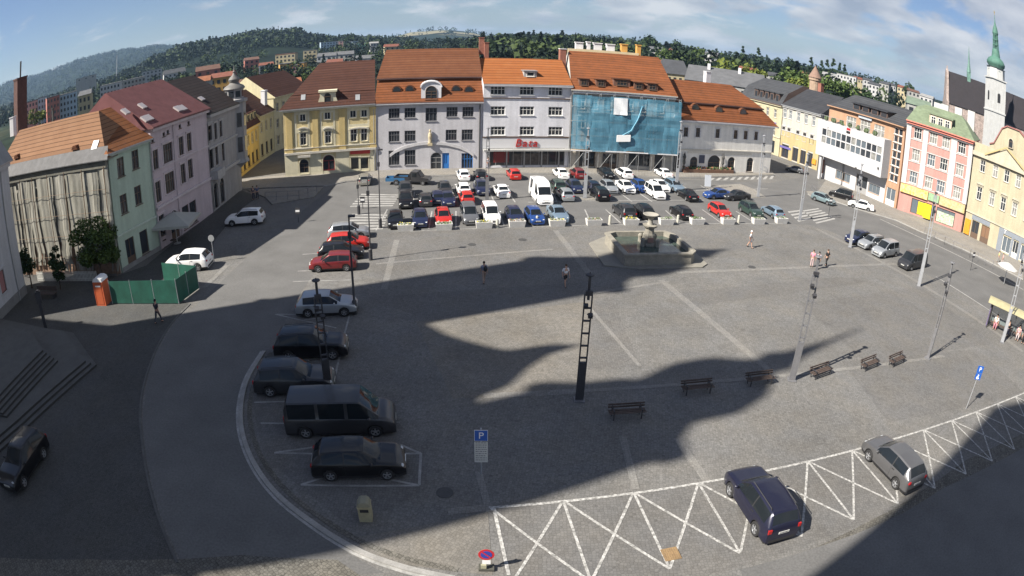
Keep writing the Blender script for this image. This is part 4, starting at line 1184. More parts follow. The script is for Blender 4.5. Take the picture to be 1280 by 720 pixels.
def pink_house():
 A = V2(-33.45, 48.9); B = V2(-33.2, 58.6)
 A = V2(-33.45, 48.9); B = V2(-33.3, 60.8)
 h = House("pink_house", "pale pink house with smooth mauve roof and small skylights on the shaded left side", A, B, 12, 11.9, plaster("plaster_pink", (.47, .40, .43)))
 pt = plaster("plaster_pink_trim", (.52, .46, .48))
 for (p, n) in (((191.5, 201), 1), ((210, 191), 2), ((226.5, 182.5), 1), ((236.5, 177.5), 1)):
  h.win(p[0], p[1], 1.05 if n == 1 else 1.9, 1.9, 'cas2' if n == 1 else 'cas4', frame=FR_B, pane=PANE, trim=pt)
 for (p, n) in (((195.5, 241), 1), ((212.5, 228), 2), ((229, 217), 1), ((238, 211), 1)):
  h.win(p[0], p[1], 1.05 if n == 1 else 1.9, 2.0, 'cas2' if n == 1 else 'cas4', frame=FR_B, pane=PANE, trim=pt)
 h.win(199.5, 284, 1.1, 2.1, 'cas2', frame=FR_B, pane=PANE, trim=pt); h.win(206, 280, .8, 1.2, 'one', frame=FR_B, pane=PANE)
 h.win(217.5, 274, 1.7, 2.9, 'doorarch', frame=FR_B, pane=PANE, trim=pt, z=.05, name='door')
 h.win(232, 262, 1.5, 2.4, 'one', frame=FR_B, pane=PANE, z=.3, name='shop_window'); h.win(241, 256, 1.5, 2.4, 'one', frame=FR_B, pane=PANE, z=.3, name='shop_window')
 for p in ((190, 176), (205, 168), (210, 165), (225, 158), (236, 154)): h.win(p[0], p[1], .5, .4, 'one', frame=FR_B, pane=PANE)
 h.walls(); W = h.W
 h.strip(3.9, 4.15, .2, pt, name='string_course'); h.strip(11.45, 11.9, .4, pt); h.strip(7.6, 7.75, .1, pt, name='string_course')
 mauve = mat("roof_mauve_sheet", (.145, .066, .068), .95, var=.12, scale=.8, streak=.12, spec=.12)
 h.roof([(-.2, W + .1, -.55, 12.4, 11.9), (.3, W - .1, 6.2, 6.4, 16.0)], mauve, fascia=mat("fascia_maroon", (.12, .05, .05), .7))
 for (px, py, w) in ((157, 140.5, .8), (178, 133.5, .8), (184, 149, 1.5), (223, 137, 1.0), (228, 136, 1.0)):
  x, y, z = h.on_roof(px, py); mb = MB(); mb.obox((x, y, z + .09), (w / 2, 0, 0), (0, .38, .26), (0, -.05, .07)); mb.build("roof_window", mat("skylight_frame", (.42, .38, .38), .4), h.rf)
 h.gutter(11.9, mat("fascia_maroon", (.12, .05, .05), .7)); h.downpipe(4.3, 11.5, pt)
def turret_house():
 A = V2(-33.3, 60.9); B = V2(-34.3, 71.5)
 h = House("grey_corner_house", "dark roofed grey town house with ornate windows and a domed corner turret", A, B, 12, 11.3, plaster("plaster_dark_grey", (.29, .285, .29), var=.12, streak=.2))
 st_ = mat("trim_grey_stone", (.36, .35, .345), .9, var=.15, scale=2)
 top = [(249, 171.5), (255.2, 169.5), (261.5, 168), (269.5, 164), (276, 161)]
 h.row([(q, 205 - (q - 251) * .47) for q in (251, 257, 264, 271, 279)], .95, 2.1, frame=FR_B, trim=st_, pane=PANE)
 for p in top: h.win(p[0], p[1], .95, 1.9, 'cas2', frame=FR_B, trim=st_, pane=PANE)
 for q in (253, 262, 270, 278):
  x, _ = h.loc(q, 240); h.win_at(x, .3, 1.5, 2.9, 'onearch', frame=FR_B, pane=PANE, trim=st_, name='shop_window')
 h.walls(); W = h.W
 h.strip(3.8, 4.15, .3, st_); h.strip(7.2, 7.4, .16, st_, name='string_course'); h.strip(10.8, 11.3, .45, st_)
 x, z = h.loc(238, 224); mb = MB(); mb.box(.2, -.9, 3.75, 2.6, 0, 4.7); mb.build("balcony", st_, h.root)
 h.roof([(-.1, W + .2, -.5, 12.4, 11.3), (.3, W - .8, 6.1, 6.2, 15.6)], tiles("tiles_black_brown", (.045, .035, .033), (.08, .06, .055)), fascia=IRON)
 for (px, py) in ((233, 131), (252, 124)):
  x, y, z = h.on_roof(px, py); mb = MB(); mb.obox((x, y, z + .08), (.5, 0, 0), (0, .3, .2), (0, -.04, .06)); mb.build("roof_window", mat("skylight_frame", (.42, .38, .38), .4), h.rf)
 # corner turret: octagonal bay with a welsh bonnet
 c = (W + .2, .6)
 tu = MB()
 tu.lathe([(1.75, 3.6), (1.5, 4.1), (1.5, 11.2), (1.75, 11.35), (1.75, 11.7), (1.25, 11.8), (1.25, 12.9), (1.4, 13.0), (1.4, 13.1)], 8, (c[0], c[1], 0), phase=R(22.5))
 tu.lathe([(.3, 2.6), (1.1, 3.2), (1.75, 3.6)], 8, (c[0], c[1], 0), phase=R(22.5))
 t = tu.build("turret", h.wallm, h.root)
 d = MB(); d.lathe([(1.5, 13.1), (1.3, 13.4), (.8, 13.65), (.6, 13.85), (.75, 14.1), (.78, 14.3), (.55, 14.6), (.25, 14.85), (.15, 15.1), (.2, 15.25), (.07, 15.4), (.04, 16.1)], 12, (c[0], c[1], 0))
 d.build("turret_dome", mat("dome_sheet", (.13, .125, .12), .6, var=.2, scale=1.5), t, smooth=True)
 for k in range(8):
  a = R(45 * k);
  for (z0, hh, r) in ((5.0, 1.9, 1.40), (8.2, 1.8, 1.40), (12.0, .8, 1.17)):
   mb = MB(); cx, cy = c[0] + r * math.cos(a), c[1] + r * math.sin(a)
   mb.obox((cx, cy, z0 + hh / 2), (math.cos(a) * .03, math.sin(a) * .03, 0), (-math.sin(a) * .34, math.cos(a) * .34, 0), (0, 0, hh / 2)); mb.build("window", PANE, t)
 # side wall to the street
 mb = MB()
 return h
def side_street():
 # yellow, cream and gabled houses receding up the side street
 Y = plaster("plaster_street_yellow", (.62, .44, .13)); C_ = plaster("plaster_street_cream", (.56, .49, .27)); C2 = plaster("plaster_street_pale", (.55, .5, .33))
 h = House("yellow_street_house", "bright yellow street house with dark red mansard roof and a row of dormers", V2(-37.7, 77.5), V2(-39.2, 89.0), 10, 6.3, Y)
 for k in range(5):
  for z in (3.7,): h.win_at(1.2 + k * 2.25, z, .9, 1.5, 'cas2', trim=C_, pane=PANE)
  h.win_at(1.2 + k * 2.25, .6, 1.1, 1.7, 'one', frame=FR_B, pane=PANE)
 h.walls(); W = h.W
 h.roof([(-.2, W + .1, -.4, 10.3, 6.3), (0, W, 1.6, 8.6, 9.4), (.2, W - .2, 5, 5.1, 12.0)], T_DARK, gable=Y)
 for k in range(6):
  x = 1 + k * 1.85; mb = MB(); mb.box(x - .5, .15, 7.0, x + .5, 1.6, 8.3); mb.box(x - .6, .05, 8.3, x + .6, 1.8, 8.42, 1); d = mb.build("dormer", [C2, T_DARK], h.root)
  p = MB(); p.box(x - .3, .10, 7.2, x + .3, .145, 8.1); p.build("pane", PANE, d)
 h.strip(5.9, 6.3, .2, C2)
 h = House("cream_street_house", "cream street house next to the bright yellow one with brown roof", V2(-39.25, 89.2), V2(-39.8, 97.0), 10, 7.2, C_)
 for k in range(3):
  h.win_at(1.4 + k * 2.4, 4.4, .9, 1.6, 'cas2', trim=C2, pane=PANE); h.win_at(1.4 + k * 2.4, .7, 1.1, 1.9, 'one', frame=FR_B, pane=PANE)
 h.walls(); h.roof([(-.1, h.W + .1, -.4, 10.4, 7.2), (0, h.W, 5, 5.1, 11.2)], T_DARK, gable=C2)
 h = House("gabled_street_house", "pale gabled house at the far end of the side street, two rows of small windows", V2(-39.9, 97.4), V2(-38.2, 112), 11, 9.3, C2)
 for k in range(6):
  for z in (1.0, 3.9, 6.7): h.win_at(1.3 + k * 2.3, z, .9, 1.5, 'cas2', trim=C2, pane=PANE)
 h.walls(); h.roof([(-.1, h.W + .1, -.4, 11.4, 9.3), (0, h.W, 5.5, 5.6, 13.2)], T_DARK, gable=C2)
 h.chimney(330, 118, .9, .8, 1.6, WHITEP)
def church():
 """parish church on the left: the white wall at the picture's edge and the two towers whose shadows cross the square"""
 wp = plaster("plaster_church", (.47, .475, .50), var=.05)
 h = House("white_corner_house", "white rendered building with grey roof cut by the left picture edge, above the steps", V2(-43.2, 30.6), V2(-44.5, 37.3), 9, 12.6, wp)
 h.win(3, 352, 1.1, 2.0, 'one', frame=FR_B, pane=mat("curtain_rose", (.33, .16, .16), .5), trim=wp)
 h.walls(); W = h.W
 h.strip(12.1, 12.6, .35, wp); h.strip(0, .9, .06, mat("plinth_grey", (.2, .2, .2), .9), name='plinth')
 h.roof([(-.4, W + .4, -.5, 9.4, 12.6), (.9, W - .6, 2.0, 6.5, 16.6)], mat("roof_grey_sheet", (.21, .22, .225), .6, var=.12, scale=1), fascia=ZINC)
 mb = MB(); mb.tube((W - 1.6, -.09, 0), (W - 1.6, -.09, 12), .07, n=8); mb.build("downpipe", ZINC, h.root)
 t = thing("twin_tower_church", "tall church with two onion domed towers left of the square, just outside the picture", "church", (-48, 8.8, 0))
 def tower(cy, nm, k=1.0):
  w = 2.95
  mb = MB(); mb.box(-w, cy - w, 0, w, cy + w, 50.6); mb.box(-w - .4, cy - w - .4, 50.6, w + .4, cy + w + .4, 51.6)
  for z in (16, 32): mb.box(-w - .2, cy - w - .2, z, w + .2, cy + w + .2, z + .5)
  b = mb.build(nm, wp, t)
  d = MB(); d.lathe([(3.6, 51.6), (3.3, 52.6), (2.3, 54.0), (2.6, 55.3), (3.0, 57.0), (2.7, 58.6), (1.7, 60.0), (1.1, 61.0), (1.0, 62), (1.2, 62.6), (.7, 63.6), (.25, 64 + 3.5 * k), (.1, 64 + 7.5 * k)], 16, (0, cy, 0))
  d.build("onion_dome", COPPER, b, smooth=True)
 tower(9.9, "tower", .25); tower(-9.6, "tower")
 mb = MB(); mb.box(-40, -6.9, 0, -1.5, 7.0, 32); mb.build("nave", wp, t)
 # gable between the towers, stepped and curved, with a pinnacle
 prof = [(-6.9, 30), (6.95, 30), (6.95, 40.3), (5.6, 40.9), (3.9, 42), (2.25, 43.5), (.8, 45), (-.2, 46.2), (-.7, 47.6), (-.9, 49.2), (-1.05, 49.9), (-1.2, 49.2), (-1.35, 48), (-2.35, 46.8), (-3.3, 46.2), (-3.8, 45.8), (-4.3, 44.4), (-5.9, 44.0), (-6.9, 43.5)]
 mb = MB(); n = len(prof); v = [(x, y, z) for x in (-.9, .9) for y, z in prof]
 mb.add(v, [tuple(range(n)), tuple(range(2 * n - 1, n - 1, -1))] + [(i, i + n, (i + 1) % n + n, (i + 1) % n) for i in range(n)])
 mb.build("gable", wp, t)
 rr = MB(); rr.add([(-40, -7.4, 32), (-1, -7.4, 32), (-1, 7.5, 32), (-40, 7.5, 32), (-40, 0, 41), (-1, 0, 41)], [(0, 1, 5, 4), (2, 3, 4, 5), (0, 4, 3), (1, 2, 5), (0, 3, 2, 1)])
 rr.build("roof", SLATE, t)
 # steps in front of the church
 stn = mat("step_stone", (.085, .085, .083), .9, var=.15, scale=1.2, fine=.1); rsr = mat("step_riser_darkened", (.035, .035, .035), .9)  # treads paler, risers darkened in colour so the steps read in shade
 s = thing("church_steps", "broad dark stone steps and landing in shade at the lower left", "steps", (0, 0, 0))
 out = [G(*p) for p in ((62, 413), (92, 418), (121, 458), (32, 538), (-0, 566))]
 n_steps = 3
 c = Vector((-46, 22, 0))
 def inset(pts, d):
  r = []
  for i, p in enumerate(pts):
   r.append(p + (c - p).normalized() * d)
  return r
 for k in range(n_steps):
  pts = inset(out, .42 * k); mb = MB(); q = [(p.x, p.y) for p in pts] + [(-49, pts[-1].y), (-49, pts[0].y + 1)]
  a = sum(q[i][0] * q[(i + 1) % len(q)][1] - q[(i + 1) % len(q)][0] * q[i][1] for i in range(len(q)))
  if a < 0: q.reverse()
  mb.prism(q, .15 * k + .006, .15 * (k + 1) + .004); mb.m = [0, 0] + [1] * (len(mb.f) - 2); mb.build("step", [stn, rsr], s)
 up = [G(*p, .6) for p in ((42, 422), (72, 450), (8, 520), (-30, 548))]
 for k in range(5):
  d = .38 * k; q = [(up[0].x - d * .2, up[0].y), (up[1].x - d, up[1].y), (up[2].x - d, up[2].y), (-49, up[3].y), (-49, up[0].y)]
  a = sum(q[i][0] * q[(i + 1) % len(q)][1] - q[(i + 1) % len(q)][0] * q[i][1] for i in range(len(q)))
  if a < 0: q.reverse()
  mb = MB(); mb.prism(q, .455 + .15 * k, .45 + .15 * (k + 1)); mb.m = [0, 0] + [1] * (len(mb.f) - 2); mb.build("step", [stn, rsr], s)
def town_hall():
 """the tower whose straight shadow edge runs across the lower right corner"""
 wp = plaster("plaster_hall", (.5, .48, .42))
 t = thing("town_hall_tower", "tall plain town hall tower standing left of the viewpoint, outside the picture", "tower", (-27.5, -10.7, 0))
 mb = MB(); mb.box(-4.5, -10, 0, 4.5, 2.7, 62); mb.build("wall", wp, t)
 mb = MB(); mb.add([(-4.9, -10.4, 62), (4.9, -10.4, 62), (4.9, 2.65, 62), (-4.9, 2.65, 62), (0, -7, 66), (0, -2, 66)], [(0, 1, 4), (1, 2, 5, 4), (2, 3, 5), (3, 0, 4, 5), (0, 3, 2, 1)]); mb.build("roof", SLATE, t)
# ================================================================ east row (right), sunlit
def east_row():
 h = House("pale_yellow_house", "pale yellow house with dark dormered mansard roof at the far street corner", V2(45.6, 122), V2(49.4, 109.4), 12, 10.0, plaster("plaster_pale_yellow", (.41, .37, .25)))
 yl = h.wallm; yt = plaster("plaster_pale_yellow_trim", (.5, .45, .31))
 h.row([(949, 135.5), (959.5, 139.5), (969, 142.5)], .85, 1.6, trim=yt, pane=PANE)
 h.row([(950, 158), (958, 161), (967, 164)], .9, 1.7, trim=yt, pane=PANE)
 for q in (953, 964): x, _ = h.loc(q, 182); h.win_at(x, .3, 2.0, 2.4, 'shop', frame=FR_B, pane=PANE, name='shop_window')
 h.walls(); W = h.W; h.strip(3.5, 3.7, .15, yt, name='string_course'); h.strip(9.6, 10.0, .35, yt)
 h.roof([(-.3, W + .1, -.5, 12.4, 10.0), (0, W, 1.2, 10.8, 12.4), (.1, W - .2, 5.5, 6.4, 14.4)], SLATE2, gable=mat("mansard_brown", (.09, .06, .05), .8))
 for k in range(5):
  x = W * .35 + k * 1.7; mb = MB(); mb.box(x - .6, -.05, 10.3, x + .6, 2.5, 12.0); mb.box(x - .7, -.2, 12.0, x + .7, 2.6, 12.15, 1); d = mb.build("dormer", [mat("mansard_brown", (.09, .06, .05), .8), SLATE2], h.root)
  p = MB(); p.box(x - .38, -.09, 10.6, x + .38, -.055, 11.7); p.build("pane", PANE, d)
 h.pix_box(958, 150, 970, 155, -1.0, -.9, mat("sign_violet", (.12, .10, .28), .5), "projecting_sign")
 h = House("white_slate_house", "cream white house with yellow shop level and slate roof beside the modern bank", V2(49.5, 109.2), V2(53.1, 99.2), 13, 10.2, plaster("plaster_cream_white", (.42, .405, .35)))
 yt = plaster("plaster_shop_yellow", (.38, .31, .16)); tw = plaster("plaster_white_trim", (.44, .437, .43))
 h.row([(980, 141.5), (988, 144), (998, 146.5), (1007.5, 149), (1017, 151.5)], .85, 1.6, trim=tw, pane=PANE_B)
 h.row([(978, 163), (986, 165.5), (997, 169), (1005.5, 171.5), (1014.5, 174.5)], .85, 1.6, trim=tw, frame=FR_B, pane=PANE)
 for q, w in ((981, 2.0), (994, 1.6), (1004, 1.5), (1013, 1.4)): x, _ = h.loc(q, 192); h.win_at(x, .2, w, 2.5, 'shop', frame=FR_B, pane=PANE, name='shop_window')
 h.walls(); W = h.W; h.strip(5.3, 5.45, .12, tw, name='string_course'); h.strip(9.8, 10.2, .35, tw)
 mb = MB(); x = 0
 for a, b in sorted([(o[0], o[2]) for o in h.op if o[1] < 2]) + [(W, W)]:
  if a > x: mb.box(x, -.05, 0, a, 0, 3.0)
  x = b
 mb.box(0, -.05, 3.0, W, 0, 5.28)
 mb.build("yellow_shopfront", yt, h.root)
 h.pix_box(975, 181, 988, 188, -.12, -.05, mat("sign_violet", (.12, .10, .28), .5), "shop_sign"); h.pix_box(1015, 198, 1019, 206, -.3, -.2, mat("sign_orange", (.6, .25, .03), .5), "shop_sign")
 h.roof([(-.2, W + .1, -.5, 13.4, 10.2), (.2, W - .3, 6.4, 6.6, 14.0)], SLATE, fascia=ZINC); h.chimney(1026, 108, .9, .9, 1.6, mat("brick_red", (.24, .10, .07), .9, var=.2, scale=4))
 h = House("slate_wing_house", "plain house with large dark slate roof between the cream house and the bank", V2(53.2, 99.0), V2(50.8, 92.6), 14, 9.0, plaster("plaster_grey", (0.44, 0.435, 0.46)))
 h.walls(); h.roof([(-.1, h.W + 3, -.4, 14.4, 9.0), (.2, h.W + 2, 7, 7.2, 13.4)], SLATE, fascia=ZINC)
 # modern bank: white box on columns in front of an orange building
 A = V2(50.8, 92.4); B = V2(56.2, 75.9)
 og = plaster("plaster_orange", (.36, .22, .14)); bw = plaster("bank_white", (.42, .42, .43), var=.03, streak=.05)
 h = House("bank_building", "modern bank: white box of square windows jutting from an orange block, red logo", A, B, 13, 12.6, og, cat="bank")
 W = h.W
 x0 = h.loc(1117, 163)[0]
 for k in range(7):
  _, z = h.loc(1119, 222 - k * 9.6)
  for dx in (-.47, .47): h.win_at(W - 1.35 + dx, 3.9 + k * 1.2, .85, 1.02, 'one', pane=PANE)
 h.win_at(W - 1.5, .1, 2.0, 2.7, 'door', frame=FR_W, pane=PANE_B, name='door')
 for q, w in ((1092, 2.6), (1047, 2.0), (1055, 2.0)):
  x, _ = h.loc(q, 240); h.win_at(x, .9, w, 1.4, 'shop', frame=FR_G, pane=PANE_B, name='window')
 x, _ = h.loc(1076, 235); h.win_at(x, .05, 2.6, 2.9, 'door', frame=FR_G, pane=PANE, name='door')
 for q in (1064, 1082, 1100):
  x, _ = h.loc(q, 150); h.win_at(x, 9.75, 2.3, 1.9, 'cas3', frame=FR_W, pane=PANE_C)
 h.walls()
 mb = MB(); segs = sorted([(o[0], o[2], o[3]) for o in h.op if o[1] < 2]); x = 0; xe = W - 2.75
 for a, b, t in segs:
  if a > xe: break
  if a > x: mb.box(x, -.06, 0, a, 0, 4.05)
  mb.box(a, -.06, t + .02, b, 0, 4.05); mb.box(a, -.06, 0, b, 0, .8) if t < 2.4 else None; x = b
 if x < xe: mb.box(x, -.06, 0, xe, 0, 4.05)
 mb.build("ground_floor_cladding", bw, h.root)
 # the box
 bx1 = W - 2.6; yb = -2.0
 rows, cols = 2, 12
 xs0, xs1 = .5, bx1 - .35; cw = (xs1 - xs0) / cols
 z0, z1 = 6.2, 8.7; rh = (z1 - z0) / rows
 mb = MB()
 mb.box(-.6, yb, 4.05, bx1, -.0, z0 - .002); mb.box(-.6, yb, z1 + .002, bx1, -.0, 9.95)
 mb.box(-.6, yb, z0, xs0, 0, z1); mb.box(xs1, yb, z0, bx1, 0, z1)
 box = mb.build("cantilevered_box", bw, h.root)
 for i in range(cols):
  for k in range(rows):
   a = xs0 + cw * i; zz = z0 + rh * k
   f = MB(); f.box(a, yb + .02, zz, a + .09, yb + .2, zz + rh); f.box(a + cw - .09, yb + .02, zz, a + cw, yb + .2, zz + rh); f.box(a + .09, yb + .02, zz, a + cw - .09, yb + .2, zz + .1); f.box(a + .09, yb + .02, zz + rh - .1, a + cw - .09, yb + .2, zz + rh)
   w = f.build("window", bw, box)
   p = MB(); p.box(a + .09, yb + .13, zz + .1, a + cw - .09, yb + .15, zz + rh - .1); p.build("pane", (PANE_C, PANE_B, PANE, PANE_B, PANE)[(i * 3 + k * 2) % 5], w)
 x, z = h.loc(1060.5, 163.5, yb)
 mb = MB(); mb.box(x - .42, yb - .06, z - .42, x + .42, yb - .002, z + .42); mb.box(x - .42, yb - .075, z - .05, x + .42, yb - .06, z + .05, 1); mb.box(x - .42, yb - .08, z - .42, x + .42, yb - .06, z - .05, 2)
 mb.build("bank_logo", [mat("logo_red", (.45, .015, .02), .4), bw, mat("logo_black", (.02, .02, .02), .4)], box)
 for q in (1070, 1098): x, z = h.loc(q, 210, yb); mb = MB(); mb.box(x - .12, yb - .2, z - .2, x + .12, yb - .001, z + .1); mb.build("floodlight", IRON, box)
 mb = MB(); c = h.loc(1031, 228, -1.3)[0]; mb.box(.2, -1.6, 0, .65, -1.15, 4.05); mb.build("column", bw, h.root)
 mb = MB(); c2 = 4.6; mb.box(-.45, -.9, .9, .1, -.05, 3.2); mb.build("notice_board", mat("board_brown", (.2, .1, .08), .6), h.root)
 # terrace planters and railings on the box
 mb = MB()
 for q in range(7): mb = MB(); mb.blob((.8 + q * 1.9, -1.5, 10.35), .55, .3, .42, 7, 5, jitter=.3); mb.build("terrace_plant", mat("terrace_green", (.06, .09, .035), .9, var=.4, scale=3), box)
 mb = MB()
 for q in range(0, 27): mb.tube((-.4 + q * .52, -1.85, 9.95), (-.4 + q * .52, -1.85, 10.8), .02, n=5)
 mb.tube((-.5, -1.85, 10.8), (bx1 - .1, -1.85, 10.8), .03, n=6); mb.build("railing", mat("rail_grey", (.35, .35, .36), .5, metal=.5), box)
 h.roof([(-.1, W + .05, -.6, 13.4, 12.6), (.1, W - .2, .9, 12, 13.0), (1.0, W - 2, 5.5, 7.5, 15.2)], SLATE2, fascia=og)
 for k in range(4):
  x = 5.6 + k * 2.1; mb = MB(); mb.box(x - .8, .9, 12.9, x + .8, 5, 14.0); mb.obox((x, 2.9, 14.12), (1.0, 0, 0), (0, 2.3, .14), (0, 0, .06), 1); d = mb.build("dormer", [mat("mansard_brown", (.09, .06, .05), .8), SLATE], h.root)
  p = MB(); p.box(x - .6, .86, 13.1, x + .6, .895, 13.8); p.build("pane", PANE, d)
 x, z = h.loc(1083, 141); mb = MB(); mb.box(x - 1.5, -.3, 11.9, x + 1.5, -.15, 12.45); mb.build("roof_sign", mat("sign_grey", (.34, .38, .42), .5, var=.3, scale=6), h.root)
 # pink and white house with green roof
 A = V2(56.3, 75.6); B = V2(64.2, 66.7)
 pk = plaster("plaster_salmon", (.40, .21, .185)); pw = plaster("plaster_white_trim", (.44, .437, .43))
 h = House("salmon_house", "salmon pink and white house with green copper roof, triple dormer and yellow shop", A, B, 13, 13.9, pk)
 R1 = [(1148, 166.5), (1167, 173), (1182.5, 178), (1203, 185.5)]; R2 = [(1145, 192.5), (1164.5, 200.5), (1180, 206), (1199.5, 214.5)]; R3 = [(1141, 219.5), (1160, 227.5), (1175.5, 234), (1195, 243.5)]
 cols = [sum(h.loc(*r[i])[0] for r in (R1, R2, R3)) / 3 for i in range(4)]
 for r in (R1, R2, R3):
  z = sum(h.loc(*p)[1] for p in r) / 4
  for i, p in enumerate(r): h.win_at(cols[i], z - .85, 1.35, 1.7, 'cas3', pane=random.choice([PANE, PANE_C, PANE_B, PANE_C]))
 W = h.W
 for q, w in ((1150, 3.4), (1183, 3.4)): x, _ = h.loc(q, 262); h.win_at(x, .35, w, 2.2, 'shop', frame=FR_B, pane=PANE_B, name='shop_window')
 h.win_at(W / 2 + .1, .05, 1.3, 2.5, 'door', frame=FR_B, pane=PANE, name='door')
 h.walls()
 mb = MB()
 edges = [0, .9, cols[0] + 1.0, cols[1] - 1.0, cols[2] + .95, cols[3] - .95, W - .75, W]
 for a, b in ((0, .85), (cols[0] + .95, cols[1] - .9), (cols[2] + .9, cols[3] - .9), (W - .8, W)):
  if b > a: mb.box(a, -.14, 4.35, b, 0, 13.4)
 mb.build("white_pilasters", pw, h.root)
 for r in (R1, R2, R3):
  z = sum(h.loc(*p)[1] for p in r) / 4
  h.strip(z - 1.12, z - .99, .08, pw, name='string_course'); h.strip(z + .9, z + 1.02, .06, pw, name='string_course')
 h.strip(13.4, 13.9, .5, mat("cornice_salmon", (.5, .17, .13), .8)); h.strip(13.15, 13.38, .25, pw)
 ys = mat("shop_sign_yellow", (.42, .27, .04), .5, col2=(.68, .58, .3), scale=2.5)
 h.pix_box(1124, 224, 1148, 240, -.3, 0, ys, "shop_sign") if False else None
 mb = MB(); mb.box(.1, -.35, 3.0, W * .42, 0, 4.25); mb.build("shop_sign", ys, h.root)
 mb = MB(); mb.box(W * .6, -.35, 3.0, W - .1, 0, 4.25); mb.build("shop_sign", mat("shop_sign_cream", (.40, .3, .11), .5, col2=(.42, .37, .26), scale=2.5), h.root)
 mb = MB(); mb.box(W * .43, -.3, 3.1, W * .59, 0, 4.2); mb.build("shop_sign", mat("shop_sign_green", (.22, .34, .2), .5, var=.2, scale=3), h.root)
 mb = MB(); x0 = h.op[12][0]; x1 = h.op[12][2]; mb.box(x0 + .2, .085, .4, x0 + .2, .135, 2.4) if False else None
 mb.box(x0 + 1.2, .05, .45, x1 - 1.1, .128, 2.35); mb.build("yellow_poster", mat("poster_yellow", (.6, .46, .015), .45), h.root)
 mb = MB(); mb.lathe([(.0, -.03), (.75, -.03), (.75, .03), (0, .03)], 20, (x1 - .4, -.45, 1.55), 'y', caps=False); mb.box(x1 - 1.0, -.55, .35, x1 + .3, -.36, 2.5); mb.build("yellow_stand", mat("poster_yellow", (.6, .46, .015), .45), h.root)
 mb = MB(); x0 = h.op[13][0]; x1 = h.op[13][2]; mb.box(x0 + .15, .06, .45, x1 - .15, .128, 2.0); mb.build("window_display", mat("display_mixed", (.1, .2, .1), .5, col2=(.6, .62, .5), scale=4), h.root)
 h.roof([(-.1, W + .2, -.75, 13.4, 13.9), (.6, W - 2.2, 4.2, 9, 16.2), (2.0, W - 3.2, 6.2, 6.8, 16.9)], COPPER, fascia=mat("cornice_salmon", (.5, .17, .13), .8))
 x, y, z = h.on_roof(1178, 149)
 mb = MB(); mb.box(x - 2.0, .5, 13.9, x + 2.0, 5.5, 15.75); mb.box(x - 2.25, .3, 15.75, x + 2.25, 6, 15.95, 1); d = mb.build("dormer", [plaster("plaster_dormer", (.47, .38, .3)), COPPER], h.root)
 fm, pb = win_mesh('cas2', .85, 1.15, FR_W, None)
 for k in (-1.25, 0, 1.25):
  obj("window", fm, d, (x + k, .33, 14.35)); obj("pane", pb.mesh("pane", PANE), d, (x + k, .33, 14.35))
 for (px, py) in ((1173, 125), (1182, 127), (1199, 131), (1215, 135)):
  x, z = h.loc(px, py, 9.5); mb = MB(); mb.box(x - .7, 9, 14.0, x + .7, 9.9, z - .5); mb.build("chimney", pw, h.rf)
 h.downpipe(W - .1, 13.4, FR_B)
 # cream house with pediment
 A = V2(64.3, 66.5); B = V2(71.9, 50.5)
 cr = plaster("plaster_cream_house", (.36, .325, .23)); ct = plaster("plaster_cream_trim", (.40, .37, .29))
 h = House("pediment_house", "cream baroque house with triangular pediment and curved gable at the right edge", A, B, 13, 12.6, cr)
 W = h.W
 r1 = [(1228.6, 207.5), (1244.5, 214.5), (1258.5, 220), (1273, 227)]; r2 = [(1224, 242), (1240, 248), (1254, 255), (1268, 262)]
 cols = [(h.loc(*a)[0] + h.loc(*b)[0]) / 2 for a, b in zip(r1, r2)]
 for r, t, hh in ((r1, ct, 1.7), (r2, ct, 1.9)):
  z = sum(h.loc(*p)[1] for p in r) / 4
  for i, p in enumerate(r): h.win_at(cols[i], z - hh / 2, .95, hh, 'cas2', trim=t, pane=[PANE, PANE, PANE_C, PANE_B][(i + len(h.op)) % 4])
 st_ = cols[1] - cols[0]
 for i in range(1, 3):
  for z, hh in ((h.op[0][1], 1.7), (h.op[4][1], 1.9)): h.win_at(cols[3] + st_ * i, z, .95, hh, 'cas2', trim=ct, pane=PANE)
 for q, w, nm in ((1218, 1.4, 'door'), (1231.5, 1.6, 'door')): x, _ = h.loc(q, 290); h.win_at(x, .05, w, 2.6, 'door', frame=FR_B, pane=PANE if q < 1220 else mat("door_wood", (.16, .09, .05), .6), name=nm)
 x, _ = h.loc(1263, 300); h.win_at(x - .6, .3, 1.7, 2.2, 'shop', frame=FR_W, pane=PANE_B, name='shop_window'); h.win_at(x + 1.2, .05, 1.1, 2.5, 'door', frame=FR_W, pane=PANE, name='door'); h.win_at(x + 3.2, .3, 1.9, 2.2, 'shop', frame=FR_W, pane=PANE_B, name='shop_window')
 h.walls()
 h.strip(3.5, 3.7, .15, ct, name='string_course'); h.strip(12.0, 12.6, .45, ct)
 for k, c in enumerate(cols + [cols[3] + st_, cols[3] + 2 * st_]):
  z = h.op[4][3] + .35; mb = MB(); n = 6; w = 1.4
  arc = [(c + w / 2 * math.cos(math.pi * i / n), z + .3 * math.sin(math.pi * i / n)) for i in range(n + 1)]; mb.extrude_y(arc, -.16, 0); mb.build("window_hood", ct, h.root)
 gs = mat("shop_grey", (.17, .19, .22), .6, var=.08, scale=2)
 gx = h.loc(1247, 300)[0]
 mb = MB(); mb.box(gx, -.12, 2.75, W, -.001, 3.45); segs = sorted([(o[0], o[2]) for o in h.op if o[1] < 1 and o[0] > gx - .3]); x = gx
 for a, b in segs + [(W, W)]:
  if a > x: mb.box(x, -.12, 0, a, -.001, 2.75)
  x = max(x, b)
 mb.build("shopfront", gs, h.root)
 x, z = h.loc(1260, 288); me = text_mesh("T", .8, .03, m=mat("sign_white", (.7, .7, .7), .5)); obj("sign_lettering", me, h.root, (x - .4, -.18, 3.1))
